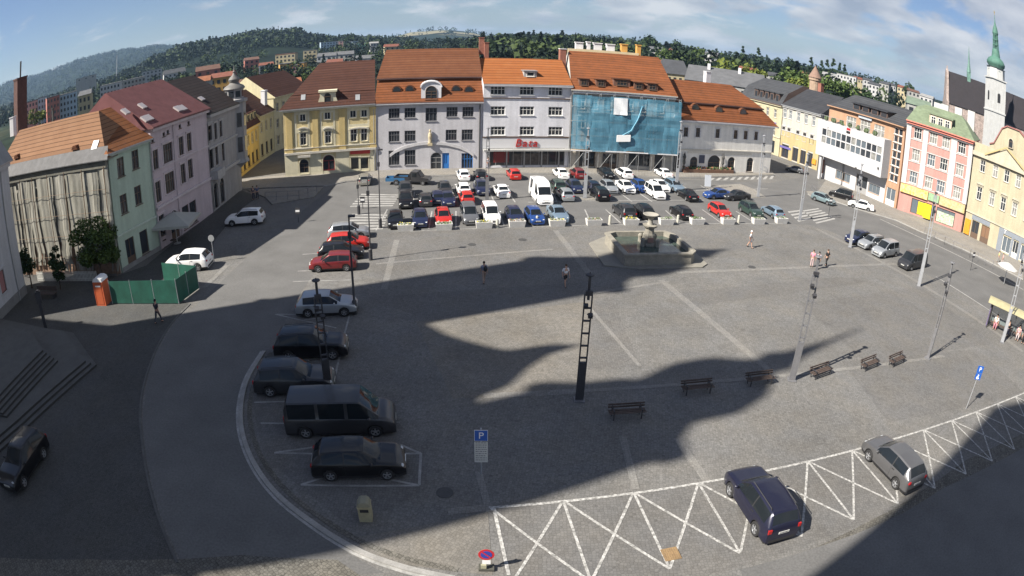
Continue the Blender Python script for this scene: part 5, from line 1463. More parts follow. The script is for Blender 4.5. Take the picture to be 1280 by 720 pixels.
 mb = MB(); x = h.loc(1209, 285)[0]; mb.box(max(.15, x - .55), -.25, .3, x + .55, 0, 2.5); mb.build("orange_panel", mat("panel_orange", (.5, .17, .015), .45, col2=(.52, .27, .02), scale=2), h.root)
 mb = MB(); mb.box(x + .6, -.06, 2.75, h.loc(1236, 290)[0], 0, 3.4); mb.build("shop_sign", gs, h.root)
 px_ = (h.loc(1232, 184)[0], h.loc(1268, 190)[0]); xc = h.loc(1259, 187)[0]
 mb = MB(); mb.extrude_y([(xc - 3.6, 12.6), (xc + 3.6, 12.6), (xc, 14.5)], -.3, .2); mb.build("pediment", ct, h.root)
 mb = MB(); mb.bar((xc - 3.9, -.45, 12.62), (xc, -.45, 14.75), .3, .22); mb.bar((xc + 3.9, -.45, 12.62), (xc, -.45, 14.75), .3, .22); mb.build("pediment_moulding", plaster("plaster_ochre_trim", (.42, .33, .17)), h.root)
 mb = MB(); mb.box(0.05, -.05, 12.6, W, .35, 13.9); mb.build("attic", cr, h.root)
 # curved gable behind
 xg = h.loc(1268, 150, 1.7)[0]
 pts = [(xg - 4.4, 12.6), (xg + 4.4, 12.6), (xg + 4.4, 14.3), (xg + 3.6, 14.6), (xg + 2.9, 15.9), (xg + 2.2, 17.2), (xg + 1.2, 17.8), (xg - 1.2, 17.8), (xg - 2.2, 17.2), (xg - 2.9, 15.9), (xg - 3.6, 14.6), (xg - 4.4, 14.3)]
 mb = MB(); mb.extrude_y(pts, 1.6, 2.2); g = mb.build("curved_gable", cr, h.root)
 mb = MB()
 for a, b in zip(pts[2:], pts[3:]): mb.bar((a[0], 1.75, a[1] + .06), (b[0], 1.75, b[1] + .06), .7, .16)
 mb.build("gable_coping", mat("coping_maroon", (.25, .10, .09), .7), g)
 fm, pb = win_mesh('onearch', .8, 1.3, FR_B, ct); obj("window", fm, g, (xg - .3, 1.45, 14.9)); obj("pane", pb.mesh("pane", PANE), g, (xg - .3, 1.45, 14.9))
 h.roof([(.2, W, 2.3, 13.3, 12.7), (3.5, W - 1, 7, 7.4, 13.9)], SLATE, gable=cr)
covered_house(); green_house(); pink_house(); turret_house(); side_street(); church(); town_hall(); east_row()
# ================================================================ vehicles
TYRE = mat("tyre_rubber", (.018, .018, .019), .85)
RIM = mat("alloy_rim", (.42, .43, .45), .35, metal=.7)
RIM_D = mat("steel_rim_dark", (.06, .06, .065), .5, metal=.4)
CGLASS = mat("car_glass", (.012, .015, .018), .06, spec=.35)
TRIM = mat("car_trim_black", (.02, .02, .022), .55)
LAMP = mat("headlamp_glass", (.42, .44, .46), .15, spec=.7)
TAIL = mat("tail_lamp_red", (.33, .012, .012), .2)
PLATE = mat("number_plate", (.65, .65, .62), .5)
PLATE_M = mat("number_plate_marks", (.03, .03, .03), .5)
def paint(n, c, metal=.25, rough=.32): return mat("paint_" + n, c, rough, metal=metal, coat=.4)
PAINTS = dict(black=paint("black", (.006, .006, .008)), navy=paint("navy", (.016, .022, .06)), blue=paint("blue", (.02, .06, .22)), dark=paint("dark_grey", (.028, .029, .033)),
              grey=paint("grey", (.16, .165, .175), .5), silver=paint("silver", (.36, .38, .40), .55), skyblue=paint("pale_blue", (.22, .30, .38), .5), white=paint("white", (.74, .74, .74), 0),
              red=paint("red", (.42, .022, .015), .1), maroon=paint("maroon", (.16, .018, .02), .2), green=paint("dark_green", (.03, .055, .045)), beige=paint("beige_grey", (.30, .29, .26), .5),
              violet=paint("blue_black", (.014, .015, .034), .3), bronze=paint("bronze_grey", (.125, .125, .13), .5), teal=paint("teal_grey", (.20, .27, .29), .5), anthracite=paint("anthracite", (.045, .045, .049), .4))
# t, belt height, roof height, width scale, roof half width scale, kind of the top face ahead, kind of the side face ahead
STY = {
 'hatch': dict(L=4.15, W=1.77, wb=(.205, .80), r=.31, S=[
  (0, .62, .66, .86, .80, 'B', 'B'), (.012, .84, .88, .92, .80, 'B', 'B'), (.035, .95, 1.00, .95, .74, 'G', 'B'), (.11, .96, 1.36, .98, .68, 'R', 'B'), (.135, .96, 1.40, .985, .69, 'R', 'G'),
  (.36, .95, 1.48, 1, .70, 'R', 'P'), (.375, .95, 1.48, 1, .70, 'R', 'G'), (.545, .93, 1.45, 1, .68, 'R', 'G'), (.575, .925, 1.42, 1, .66, 'G', 'G'), (.70, .92, 1.06, .995, .70, 'G', 'B'), (.745, .91, .97, .99, .74, 'B', 'B'),
  (.90, .82, .87, .955, .74, 'B', 'B'), (.965, .70, .74, .90, .70, 'B', 'B'), (1, .52, .56, .80, .62, 'B', 'B')]),
 'suv': dict(L=4.45, W=1.84, wb=(.205, .80), r=.35, S=[
  (0, .72, .78, .88, .82, 'B', 'B'), (.012, .98, 1.02, .93, .82, 'B', 'B'), (.03, 1.06, 1.12, .95, .76, 'G', 'B'), (.08, 1.07, 1.54, .98, .70, 'R', 'B'), (.105, 1.07, 1.58, .985, .71, 'R', 'G'),
  (.35, 1.06, 1.66, 1, .73, 'R', 'P'), (.365, 1.06, 1.66, 1, .73, 'R', 'G'), (.535, 1.04, 1.63, 1, .71, 'R', 'G'), (.565, 1.035, 1.59, 1, .69, 'G', 'G'), (.685, 1.03, 1.18, .995, .74, 'G', 'B'), (.73, 1.02, 1.09, .99, .78, 'B', 'B'),
  (.90, .95, 1.01, .96, .80, 'B', 'B'), (.965, .82, .87, .91, .76, 'B', 'B'), (1, .60, .64, .82, .66, 'B', 'B')]),
 'estate': dict(L=4.65, W=1.81, wb=(.215, .80), r=.32, S=[
  (0, .62, .67, .86, .80, 'B', 'B'), (.01, .86, .90, .92, .80, 'B', 'B'), (.025, .94, .99, .94, .74, 'G', 'B'), (.085, .95, 1.36, .97, .67, 'R', 'B'), (.11, .95, 1.40, .975, .68, 'R', 'G'),
  (.235, .95, 1.45, .99, .69, 'R', 'P'), (.25, .95, 1.45, .99, .69, 'R', 'G'), (.40, .94, 1.48, 1, .70, 'R', 'P'), (.415, .94, 1.48, 1, .70, 'R', 'G'), (.565, .925, 1.45, 1, .68, 'R', 'G'), (.59, .92, 1.42, 1, .66, 'G', 'G'), (.70, .915, 1.06, .995, .70, 'G', 'B'), (.745, .905, .965, .99, .74, 'B', 'B'),
  (.90, .82, .87, .955, .74, 'B', 'B'), (.97, .70, .74, .90, .70, 'B', 'B'), (1, .52, .56, .80, .62, 'B', 'B')]),
 'sedan': dict(L=4.6, W=1.80, wb=(.22, .80), r=.32, S=[
  (0, .60, .66, .84, .78, 'B', 'B'), (.012, .88, .93, .91, .78, 'B', 'B'), (.03, .95, 1.00, .93, .76, 'B', 'B'), (.145, .97, 1.04, .97, .72, 'G', 'B'), (.27, .96, 1.36, .99, .66, 'R', 'G'),
  (.40, .95, 1.43, 1, .68, 'R', 'P'), (.415, .95, 1.43, 1, .68, 'R', 'G'), (.55, .93, 1.42, 1, .67, 'R', 'G'), (.575, .925, 1.39, 1, .65, 'G', 'G'), (.695, .92, 1.05, .995, .70, 'G', 'B'), (.74, .91, .965, .99, .74, 'B', 'B'),
  (.90, .82, .87, .955, .74, 'B', 'B'), (.97, .70, .74, .90, .70, 'B', 'B'), (1, .52, .56, .80, .62, 'B', 'B')]),
 'van': dict(L=5.35, W=1.96, wb=(.185, .815), r=.34, S=[
  (0, .70, .80, .94, .88, 'B', 'B'), (.006, 1.05, 1.20, .97, .86, 'B', 'B'), (.015, 1.12, 1.88, .975, .84, 'R', 'B'), (.045, 1.12, 1.95, .99, .85, 'R', 'G'), (.30, 1.12, 1.97, 1, .86, 'R', 'B'), (.33, 1.12, 1.97, 1, .86, 'R', 'G'),
  (.56, 1.11, 1.97, 1, .85, 'R', 'B'), (.59, 1.11, 1.965, 1, .85, 'R', 'G'), (.70, 1.08, 1.93, 1, .82, 'G', 'G'), (.80, 1.05, 1.45, 1, .80, 'G', 'G'), (.855, 1.03, 1.15, .995, .80, 'B', 'B'), (.93, .96, 1.03, .97, .80, 'B', 'B'), (.975, .84, .90, .93, .76, 'B', 'B'), (1, .60, .65, .86, .70, 'B', 'B')]),
 'minivan': dict(L=4.4, W=1.80, wb=(.205, .80), r=.31, S=[
  (0, .68, .76, .92, .86, 'B', 'B'), (.008, 1.0, 1.1, .95, .84, 'B', 'B'), (.018, 1.06, 1.14, .96, .82, 'G', 'B'), (.05, 1.07, 1.74, .98, .78, 'R', 'B'), (.09, 1.07, 1.80, .99, .80, 'R', 'G'), (.33, 1.06, 1.82, 1, .80, 'R', 'B'), (.35, 1.06, 1.82, 1, .80, 'R', 'G'),
  (.54, 1.05, 1.80, 1, .79, 'R', 'G'), (.60, 1.04, 1.74, 1, .77, 'G', 'G'), (.73, 1.02, 1.22, .995, .76, 'G', 'B'), (.78, 1.0, 1.08, .99, .78, 'B', 'B'), (.91, .90, .96, .96, .78, 'B', 'B'), (.97, .76, .81, .91, .72, 'B', 'B'), (1, .56, .60, .82, .64, 'B', 'B')]),
 'camper': dict(L=6.0, W=2.06, wb=(.21, .82), r=.36, S=[
  (0, .70, .80, .95, .90, 'B', 'B'), (.005, 1.2, 1.4, .97, .88, 'B', 'B'), (.014, 1.4, 2.55, .98, .86, 'R', 'B'), (.05, 1.4, 2.64, 1, .86, 'R', 'B'), (.2, 1.4, 2.66, 1, .87, 'R', 'G'), (.36, 1.4, 2.66, 1, .87, 'R', 'B'), (.56, 1.35, 2.66, 1, .87, 'R', 'B'), (.60, 1.3, 2.64, 1, .86, 'R', 'G'),
  (.68, 1.25, 2.52, 1, .82, 'B', 'G'), (.735, 1.22, 2.12, 1, .82, 'G', 'G'), (.83, 1.16, 1.42, 1, .82, 'G', 'B'), (.865, 1.13, 1.25, .995, .82, 'B', 'B'), (.94, 1.0, 1.08, .97, .80, 'B', 'B'), (.98, .86, .92, .93, .76, 'B', 'B'), (1, .62, .66, .86, .70, 'B', 'B')]),
}
CARM = {}
def car_parts(style):
 """all part meshes of one body style, in the car's own space: nose towards +X"""
 if style in CARM: return CARM[style]
 q = STY[style]; Ln, Wd, S = q['L'], q['W'], q['S']; hw = Wd / 2; rr = q['r']; ra = rr + .055
 wx = [Ln * (t - .5) for t in q['wb']]
 ts = set(s[0] for s in S)
 for a, b in zip(S, S[1:]):
  n = max(1, int((b[0] - a[0]) * Ln / .16))
  for i in range(1, n): ts.add(a[0] + (b[0] - a[0]) * i / n)
 for w in wx:
  for k in range(9):
   ts.add((w + ra * math.cos(math.pi * k / 8)) / Ln + .5)
 ts = sorted(ts)
 out = []
 for t in ts:
  if not out or t - out[-1] > .0025 or any(abs(t - s[0]) < 1e-9 for s in S): out.append(t)
 ts = out
 def at(t):
  for a, b in zip(S, S[1:]):
   if a[0] <= t <= b[0]:
    u = (t - a[0]) / (b[0] - a[0]); e = u
    return [a[i] + (b[i] - a[i]) * e for i in range(1, 5)] + [a[5], a[6]]
  return list(S[-1][1:])
 # soften the height lines a little between the stations
 def sm(t, i):
  if any(abs(t - s[0]) < 1e-6 for s in (S[0], S[-1])): return at(t)[i]
  d = .012; return (at(max(0, t - d))[i] + 2 * at(t)[i] + at(min(1, t + d))[i]) / 4
 base = .19 if style not in ('suv',) else .24
 V = []; npt = 10
 for t in ts:
  x = Ln * (t - .5)
  zb, zr, ws, wr = sm(t, 0), sm(t, 1), sm(t, 2), sm(t, 3)
  w = hw * ws; wrf = hw * wr
  z0 = base
  for c in wx:
   if abs(x - c) < ra: z0 = max(z0, rr * .96 + math.sqrt(max(0, ra * ra - (x - c) ** 2)) * .98)
  low = min(z0, zb - .14)
  mid = max(.52, low + .07); mid = min(mid, zb - .06)
  cab = (zr - zb) > .09
  sec = [(w * .93, low), (w * .985, max(low + .03, min(.33, zb - .1))), (w, mid), (w * .995, zb - .045 if zb - .045 > mid else mid + .01), (w * .97, zb),
               (w * .97 + (wrf - w * .97) * .45, zb + (zr - zb) * .5), (wrf + .015, zr - .07 * min(1, (zr - zb) * 2.5)), (wrf - .05, zr - .012), (wrf * .5, zr + .015), (0, zr + .022)]
  V.append([(x, y, z) for y, z in sec])
 tops = {}
 groups = {}
 def add(g, quad):
  m = groups.setdefault(g, MB()); m.add(quad, [(0, 1, 2, 3)])
 xmid = None
 sidebands = sorted(s[0] for s in S if s[6] == 'G')
 def side_id(t):
  # consecutive glass stations form one pane per door
  k = 0; prev = False; idx = -1
  for s in S[:-1]:
   if s[6] == 'G' and not prev: idx += 1
   prev = s[6] == 'G'
   if s[0] <= t + 1e-9: k = idx
  return k
 firstG = [s[0] for s in S if s[5] == 'G']
 for i in range(len(ts) - 1):
  tm = (ts[i] + ts[i + 1]) / 2; a = at(tm); top, side = a[4], a[5]
  for sgn in (1, -1):
   for k in range(npt - 1):
    P = [V[i][k], V[i + 1][k], V[i + 1][k + 1], V[i][k + 1]]
    P = [(p[0], p[1] * sgn, p[2]) for p in P]
    if k == 0: g = 'trim'
    elif k in (4, 5) and side == 'P': g = ('pillar', int(tm * 10 + .05), sgn)
    elif k in (4, 5) and side == 'G': g = ('side', side_id(tm), sgn)
    elif k >= 7 and top == 'G': g = 'rear_window' if tm < .4 else 'windscreen'
    elif k == 6 and top == 'G' : g = 'body'
    elif k >= 7 and top == 'G': g = 'glass'
    else: g = 'body'
    add(g, P)
 body = groups['body']
 for V0, rev in ((V[0], 1), (V[-1], 0)):
  pts = [(p[0], p[1], p[2]) for p in V0] + [(p[0], -p[1], p[2]) for p in reversed(V0[:-1])]
  body.poly(pts)
 und = MB(); z = .17
 und.box(-Ln / 2 + .12, -hw + .13, z, Ln / 2 - .2, hw - .13, .50)
 for p, f, m in ((und.v, und.f, und.m),):
  groups['trim'].add(p, f)
 R_ = {}
 def fin(name, mb, m, smooth=True):
  me = mb.mesh(name, m, False, fix=False)
  bm = bmesh.new(); bm.from_mesh(me); bmesh.ops.remove_doubles(bm, verts=bm.verts, dist=2e-4); bmesh.ops.recalc_face_normals(bm, faces=bm.faces)
  # outward: total volume sign
  bm.to_mesh(me); bm.free()
  if smooth:
   me.polygons.foreach_set("use_smooth", [True] * len(me.polygons))
   me.set_sharp_from_angle(angle=R(32))
  return me
 parts = []          # (name, mesh, location, rotation z, parent index or None, is paint)
 white = PAINTS['white']
 parts.append(("body", fin("car_body", body, white), (0, 0, 0), 0, None, True))
 parts.append(("sill_trim", fin("car_sill", groups['trim'], TRIM), (0, 0, 0), 0, None, False))
 for g, mb in groups.items():
  if g in ('body', 'trim'): continue
  nm = g if isinstance(g, str) else ("pillar" if g[0] == 'pillar' else "side_window")
  parts.append((nm, fin("car_" + nm, mb, TRIM if nm == 'pillar' else CGLASS), (0, 0, 0), 0, None, False))
 # wheels
 ty = MB(); wt = .21
 ty.lathe([(rr * .62, -wt / 2), (rr * .9, -wt / 2), (rr * .985, -wt / 2 + .03), (rr, -wt / 4), (rr, wt / 4), (rr * .985, wt / 2 - .03), (rr * .9, wt / 2), (rr * .62, wt / 2)], 20, axis='y', caps=False)
 ty.lathe([(rr * .62, wt * .1), (.0, wt * .1)], 20, axis='y', caps=False);
 tym = ty.mesh("car_tyre", TYRE, True)
 ri = MB(); yo = wt / 2 - .015
 ri.lathe([(rr * .64, yo - .05), (rr * .66, yo + .008), (rr * .58, yo + .008), (rr * .55, yo - .05)], 20, axis='y', caps=False)
 for k in range(5):
  a = 2 * math.pi * k / 5 + .3
  ri.obox((rr * .33 * math.cos(a), yo - .02, rr * .33 * math.sin(a)), (rr * .3 * math.cos(a), 0, rr * .3 * math.sin(a)), (0, .015, 0), (-math.sin(a) * rr * .09, 0, math.cos(a) * rr * .09))
 ri.lathe([(rr * .14, yo - .03), (rr * .14, yo + .01), (0.001, yo + .012)], 10, axis='y', caps=False)
 rim = ri.mesh("car_rim", RIM)
 for c in wx:
  for sgn in (1, -1):
   parts.append(("wheel", tym, (c, sgn * (hw - wt / 2 - .015), rr), 0 if sgn > 0 else math.pi, None, False))
   parts.append(("rim", rim, None, 0, len(parts) - 1, False))
 # lamps follow the nose and tail
 def sec_at(x, z):
  t = x / Ln + .5; zb, zr, ws, wr = at(t)[:4]; return hw * ws
 zl = at(.965)[0]
 for sgn in (1, -1):
  mb = MB(); mb.blob((Ln * .452, sgn * hw * .70, zl - .03), .13, .16, .07, 10, 6); parts.append(("headlight", mb.mesh("car_headlight", LAMP, True), (0, 0, 0), 0, None, False))
  zt = at(.02)[0]
  mb = MB()
  if style in ('van', 'camper', 'minivan', 'suv'): mb.box(-Ln / 2 - .004, sgn * hw * .80 - .09, zt - (.22 if style == 'suv' else .30), -Ln / 2 + .12, sgn * hw * .82 + .07, zt + (-.03 if style == 'suv' else .10))
  else: mb.blob((-Ln * .476, sgn * hw * .74, zt - .10), .12, .16, .10, 10, 6)
  parts.append(("tail_light", mb.mesh("car_tail_light", TAIL, False), (0, 0, 0), 0, None, False))
  mz = at(.64 if style not in ('van', 'camper') else .76)[0] + .08; mx = Ln * ((.655 if style not in ('van', 'camper') else .775) - .5)
  mb = MB(); mb.blob((mx, sgn * (hw + .09), mz), .07, .10, .075, 8, 5); mb.bar((mx, sgn * (hw - .06), mz - .04), (mx, sgn * (hw + .05), mz - .02), .05)
  parts.append(("wing_mirror", mb.mesh("car_mirror", white, True), (0, 0, 0), 0, None, True))
 mb = MB(); xg = Ln / 2; mb.box(xg - .12, -hw * .5, .36, xg + .006, hw * .5, .50); mb.box(xg - .16, -hw * .42, at(.98)[0] - .10, xg - .012 * Ln + .02, hw * .42, at(.98)[0] - .01)
 parts.append(("grille", mb.mesh("car_grille", TRIM), (0, 0, 0), 0, None, False))
 mb = MB(); mb.box(xg - .02, -.26, .50, xg + .015, .26, .60, 0);
 for k in range(6): mb.box(xg + .015, -.21 + k * .075, .52, xg + .017, -.165 + k * .075, .58, 1)
 parts.append(("number_plate", mb.mesh("car_plate", [PLATE, PLATE_M]), (0, 0, 0), 0, None, False))
 mb = MB(); zp = .62 if style in ('hatch', 'estate', 'sedan') else .72; xr = -Ln / 2; mb.box(xr - .012, -.26, zp - .05, xr + .1, .26, zp + .06)
 for k in range(6): mb.box(xr - .014, -.21 + k * .075, zp - .03, xr - .012, -.165 + k * .075, zp + .04, 1)
 parts.append(("number_plate", mb.mesh("car_plate_rear", [PLATE, PLATE_M]), (0, 0, 0), 0, None, False))
 mb = MB(); mb.box(-Ln / 2 - .01, -hw * .72, .24, -Ln / 2 + .12, hw * .72, .40); parts.append(("rear_bumper", mb.mesh("car_bumper", TRIM), (0, 0, 0), 0, None, False))
 for sgn in (1, -1):
  for t0 in [s[0] for s in S if s[6] in 'BP' and .2 < s[0] < .62 or (style == 'van' and s[0] == .3)]:
   x = Ln * (t0 - .5 + .012); zb = at(t0)[0]
   mb = MB(); mb.box(x - .006, sgn * hw * 1.0 - .004, .36, x + .006, sgn * hw * 1.0 + .002, zb - .05); parts.append(("door_line", mb.mesh("car_door_line", TRIM), (0, 0, 0), 0, None, False))
   mb = MB(); mb.box(x - .26, sgn * hw * 1.0 - .01, zb - .12, x - .08, sgn * hw * 1.0 + .015, zb - .085); parts.append(("door_handle", mb.mesh("car_door_handle", TRIM), (0, 0, 0), 0, None, False))
 if style in ('suv', 'estate'):
  for sgn in (1, -1):
   zr = at(.35)[1]; yy = sgn * hw * .66
   mb = MB(); mb.tube((Ln * -.36, yy, zr - .0), (Ln * .03, yy, zr + .045), .022, n=6); mb.tube((Ln * -.36, yy, zr - .1), (Ln * -.36, yy, zr + .0), .02, n=6)
   parts.append(("roof_rail", mb.mesh("car_roof_rail", RIM_D), (0, 0, 0), 0, None, False))
 CARM[style] = parts
 return parts
def car(style, col, pos, heading, label, cat="car", name="parked_car", group="cars parked in the square", far=False, rims=None, scale=1.0, glass=None):
 t = thing(name, label, cat, (pos[0], pos[1], 0.006), math.atan2(heading[1], heading[0]), group)
 if scale != 1.0: t.scale = (scale, scale, scale)
 made = []
 pm = PAINTS[col]
 for (nm, me, loc, rz, par, isp) in car_parts(style):
  if far and nm in ('rear_bumper', 'door_line', 'door_handle', 'roof_rail'): made.append(None); continue
  o = obj(nm, me, made[par] if par is not None else t, loc, rz)
  if isp:
   o.material_slots[0].link = 'OBJECT'; o.material_slots[0].material = pm
  if nm == 'rim' and rims:
   o.material_slots[0].link = 'OBJECT'; o.material_slots[0].material = rims
  made.append(o)
 return t
def mid(px, py, z=.65):
 p = G(px, py, z); return (p.x, p.y)
ROWA = R(-79.0)            # nose towards the viewer in the car park rows
TOV = (math.cos(R(-79)), math.sin(R(-79))); AWAY = (-TOV[0], -TOV[1])
SIDE = (math.cos(R(10)), math.sin(R(10)))
def all_cars():
 g1 = "cars in the first row of the car park behind the planters"; g2 = "cars in the middle rows of the car park"; g3 = "cars along the north pavement"
 g4 = "cars in the left hand column of bays"; g5 = "cars on the east street"; g6 = "cars in the zigzag bays"; g7 = "cars on the west side"
 # first row, left to right
 for st_, c, p, hd, lb in [
  ('hatch', 'black', (494, 272.5), TOV, "black hatchback parked nose out behind the leftmost flower planter"),
  ('hatch', 'navy', (525, 271), TOV, "dark blue hatchback between the leftmost black hatchback and the red car of the first row"),
  ('hatch', 'red', (554, 269.5), TOV, "bright red hatchback parked nose out behind the second planter"),
  ('minivan', 'grey', (586.5, 267.5), TOV, "grey boxy minivan between the red hatchback and the white van in the first row"),
  ('minivan', 'white', (613.5, 267), TOV, "white small van parked nose out behind the third planter"),
  ('hatch', 'navy', (643, 267.5), TOV, "dark blue hatchback behind the fourth planter, left of a brighter blue one"),
  ('hatch', 'blue', (668, 268), TOV, "bright blue hatchback beside the silver blue saloon in the first row"),
  ('sedan', 'skyblue', (697, 265), TOV, "silver blue saloon parked behind the planter with yellow flowers, right of the blue hatchback"),
  ('suv', 'dark', (780, 262.5), AWAY, "dark grey off-roader parked directly behind the fountain bowl, left one of two"),
  ('estate', 'black', (803, 261), AWAY, "black estate parked directly behind the fountain bowl, right one of two"),
  ('hatch', 'black', (851.5, 263), AWAY, "black hatchback standing alone right of the fountain in the first row"),
  ('hatch', 'red', (900, 261.5), TOV, "red hatchback standing alone right of the fountain in the first row"),
  ('suv', 'green', (939, 261.5), TOV, "dark green off-roader in the first row left of the pale blue hatchback"),
  ('hatch', 'skyblue', (966, 263), AWAY, "pale blue hatchback behind the last planter at the right end of the first row")]:
  car(st_, c, mid(*p), hd, lb, group=g1, scale=.85)
 for st_, c, p, hd, lb in [
  ('suv', 'black', (507, 249), TOV, "black off-roader at the left end of the middle rows, front one of two"),
  ('suv', 'dark', (506.5, 236.5), TOV, "dark grey off-roader at the left end of the middle rows, rear one of two"),
  ('hatch', 'anthracite', (531.5, 247), AWAY, "charcoal hatchback right of the black off-roader at the left of the middle rows"),
  ('sedan', 'navy', (559.5, 246.5), TOV, "navy saloon with bright headlamps left of the red car in the middle rows"),
  ('hatch', 'anthracite', (556, 234.5), TOV, "charcoal hatchback right behind the navy saloon"),
  ('hatch', 'navy', (546.5, 244.5), AWAY, "blue hatchback half hidden on the left of the navy saloon"),
  ('hatch', 'red', (583, 245), AWAY, "red hatchback seen from behind in the middle rows, in front of a white one"),
  ('hatch', 'white', (579, 234), AWAY, "white hatchback directly behind the red hatchback of the middle rows"),
  ('suv', 'navy', (602, 234), TOV, "navy off-roader beside the tall lamp mast left of the white saloon"),
  ('sedan', 'white', (627, 236.5), AWAY, "white saloon standing alone in front of the white shop house"),
  ('suv', 'green', (696, 231), AWAY, "dark green off-roader between the camper van and the blue black hatchback"),
  ('hatch', 'silver', (706, 241), AWAY, "silver hatchback right of the white camper van"),
  ('hatch', 'navy', (718.5, 231.5), TOV, "blue black hatchback left of the tall grey lamp mast in the car park"),
  ('hatch', 'violet', (740, 231.5), AWAY, "dark violet hatchback behind the black off-roader near the lamp mast"),
  ('suv', 'black', (749, 240.5), AWAY, "black off-roader right of the lamp mast in the middle of the car park"),
  ('hatch', 'silver', (761, 232), TOV, "silver hatchback left of the white saloon in the middle rows"),
  ('sedan', 'white', (782, 231.5), TOV, "white saloon between the silver hatchback and the blue car"),
  ('hatch', 'blue', (800.5, 231), TOV, "vivid blue hatchback between two white cars in the middle rows"),
  ('minivan', 'white', (819, 239), TOV, "white compact van nose out in front of the vivid blue hatchback"),
  ('sedan', 'white', (825, 230.5), TOV, "white saloon behind the white compact van"),
  ('estate', 'skyblue', (843, 230.5), TOV, "grey blue estate right of the white saloon, by a lamp mast"),
  ('sedan', 'black', (859.5, 241.5), AWAY, "black saloon right of the white compact van at the end of the middle rows"),
  ('sedan', 'blue', (897.5, 241), (math.cos(R(-160)), math.sin(R(-160))), "dark blue saloon parked on the right island of the car park"),
  ('sedan', 'dark', (921, 243), (math.cos(R(-160)), math.sin(R(-160))), "dark grey saloon right of the dark blue saloon on the island")]:
  car(st_, c, mid(*p), hd, lb, group=g2, far=True, scale=.84)
 car('camper', 'white', mid(676.5, 236, 1.3), TOV, "tall white camper van in the middle of the car park", "camper van", "camper_van", g2, scale=.84)
 for st_, c, p, hd, lb in [
  ('estate', 'beige', (456, 222), AWAY, "beige grey estate standing alone in front of the baroque house"),
  ('hatch', 'white', (579, 217), AWAY, "white hatchback on the north pavement side in front of the blue doors"),
  ('hatch', 'black', (600.5, 217), AWAY, "black hatchback at the kerb where the grey and white houses meet"),
  ('hatch', 'red', (642, 216), AWAY, "dark red hatchback at the kerb in front of the shop with red script sign"),
  ('sedan', 'white', (701, 215), AWAY, "white saloon at the kerb left of the scaffolded house, beside a red car"),
  ('hatch', 'maroon', (722, 215), AWAY, "dark red hatchback at the kerb beside the white saloon, below the scaffolding"),
  ('sedan', 'black', (757.5, 214.5), TOV, "black saloon at the kerb below the middle of the scaffolding"),
  ('estate', 'white', (780, 214.5), AWAY, "white estate at the kerb right of the black saloon, below the scaffolding"),
  ('sedan', 'white', (829.5, 215), AWAY, "white saloon standing alone at the right end of the scaffolding")]:
  car(st_, c, mid(*p), hd, lb, group=g3, far=True, scale=.83)
 for st_, c, a, lb in [
  ('hatch', 'silver', (436, 287.5), "silver white hatchback, farthest of the left hand column of cars"),
  ('hatch', 'red', (435, 301), "bright red car between the silver white hatchback and the black and white one"),
  ('hatch', 'black', (426, 312.5), "black hatchback with pale roof between two red cars in the left column"),
  ('hatch', 'maroon', (416, 326), "dark red hatchback, nearest of the sunlit cars in the left column"),
  ('hatch', 'silver', (408, 379), "silver hatchback at the edge of the church shadow"),
  ('suv', 'black', (389, 430), "black off-roader in shade behind the silver hatchback at the shadow edge"),
  ('suv', 'dark', (368, 473), "dark grey off-roader in shade directly behind the large van"),
  ('hatch', 'black', (447.5, 572.5), "black hatchback nearest the viewer in the shaded left column")]:
  car(st_, c, mid(*a), SIDE if c not in ('maroon', ) else (-SIDE[0], -SIDE[1]), lb, group=g4, scale=.92 if a[1] < 330 else 1.0)
 car('van', 'anthracite', mid(425, 517, .8), SIDE, "large charcoal passenger van in shade in the left column", "van", "parked_van", g4)
 # zigzag bays
 car('suv', 'violet', ((9.35 + .1) * 1.03 + .88, 17.75 * 1.03 - .16), (-.17, .985), "blue black off-roader seen from behind in the white zigzag bays", group=g6)
 car('hatch', 'bronze', (17.65 * 1.03 + .87, 19.2 * 1.03 - .1), (-.22, .975), "dark silver hatchback in the zigzag bays at the edge of the shadow", group=g6, scale=1.03)
 # east street
 d = (-.93, -.37)
 for st_, c, p, lb in [('hatch', 'navy', (1073, 296), "dark blue hatchback, farthest of four parked by the east lamp masts"), ('estate', 'silver', (1090, 302), "pale silver estate second of four parked by the east lamp masts"),
                          ('minivan', 'silver', (1107, 312), "silver minivan third of four parked by the east lamp masts"), ('van', 'dark', (1141, 326.5), "dark large van nearest of four parked by the east lamp masts")]:
  car(st_, c, mid(*p), d, lb, group=g5, scale=.86 if st_ == 'van' else .92)
 al = (-.45, .893)
 car('hatch', 'teal', mid(1029.5, 247.5), (.55, -.835), "pale teal hatchback on the road in front of the bank columns", group=g5, scale=.88)
 car('minivan', 'black', mid(1051.5, 243), (-.75, .66), "black people carrier at the kerb in front of the bank", group=g5, scale=.88)
 car('sedan', 'white', mid(1076.5, 255.5), (-.85, .53), "white saloon at the kerb below the orange bank wing", group=g5, scale=.9)
 car('hatch', 'grey', mid(994, 210.5), (-.8, .6), "grey hatchback in the far street right of the low white house", group=g5, far=True, scale=.8)
 # west side
 car('suv', 'white', mid(306, 272), (-.985, -.17), "white off-roader on the shaded road in front of the turret house", group=g7, scale=.95)
 car('hatch', 'white', mid(235, 326), (-.99, -.12), "white hatchback beside the green site fence below the parasol", group=g7, scale=1.08)
 a = G(48, 548, .7); b = G(12, 600, .7); dd = (b - a).normalized()
 car('suv', 'black', mid(28, 575), (dd.x, dd.y), "black off-roader in deep shade at the lower left corner", group=g7)
 # pickup with a dropside bed
 p = mid(517, 219.5, 1.0)
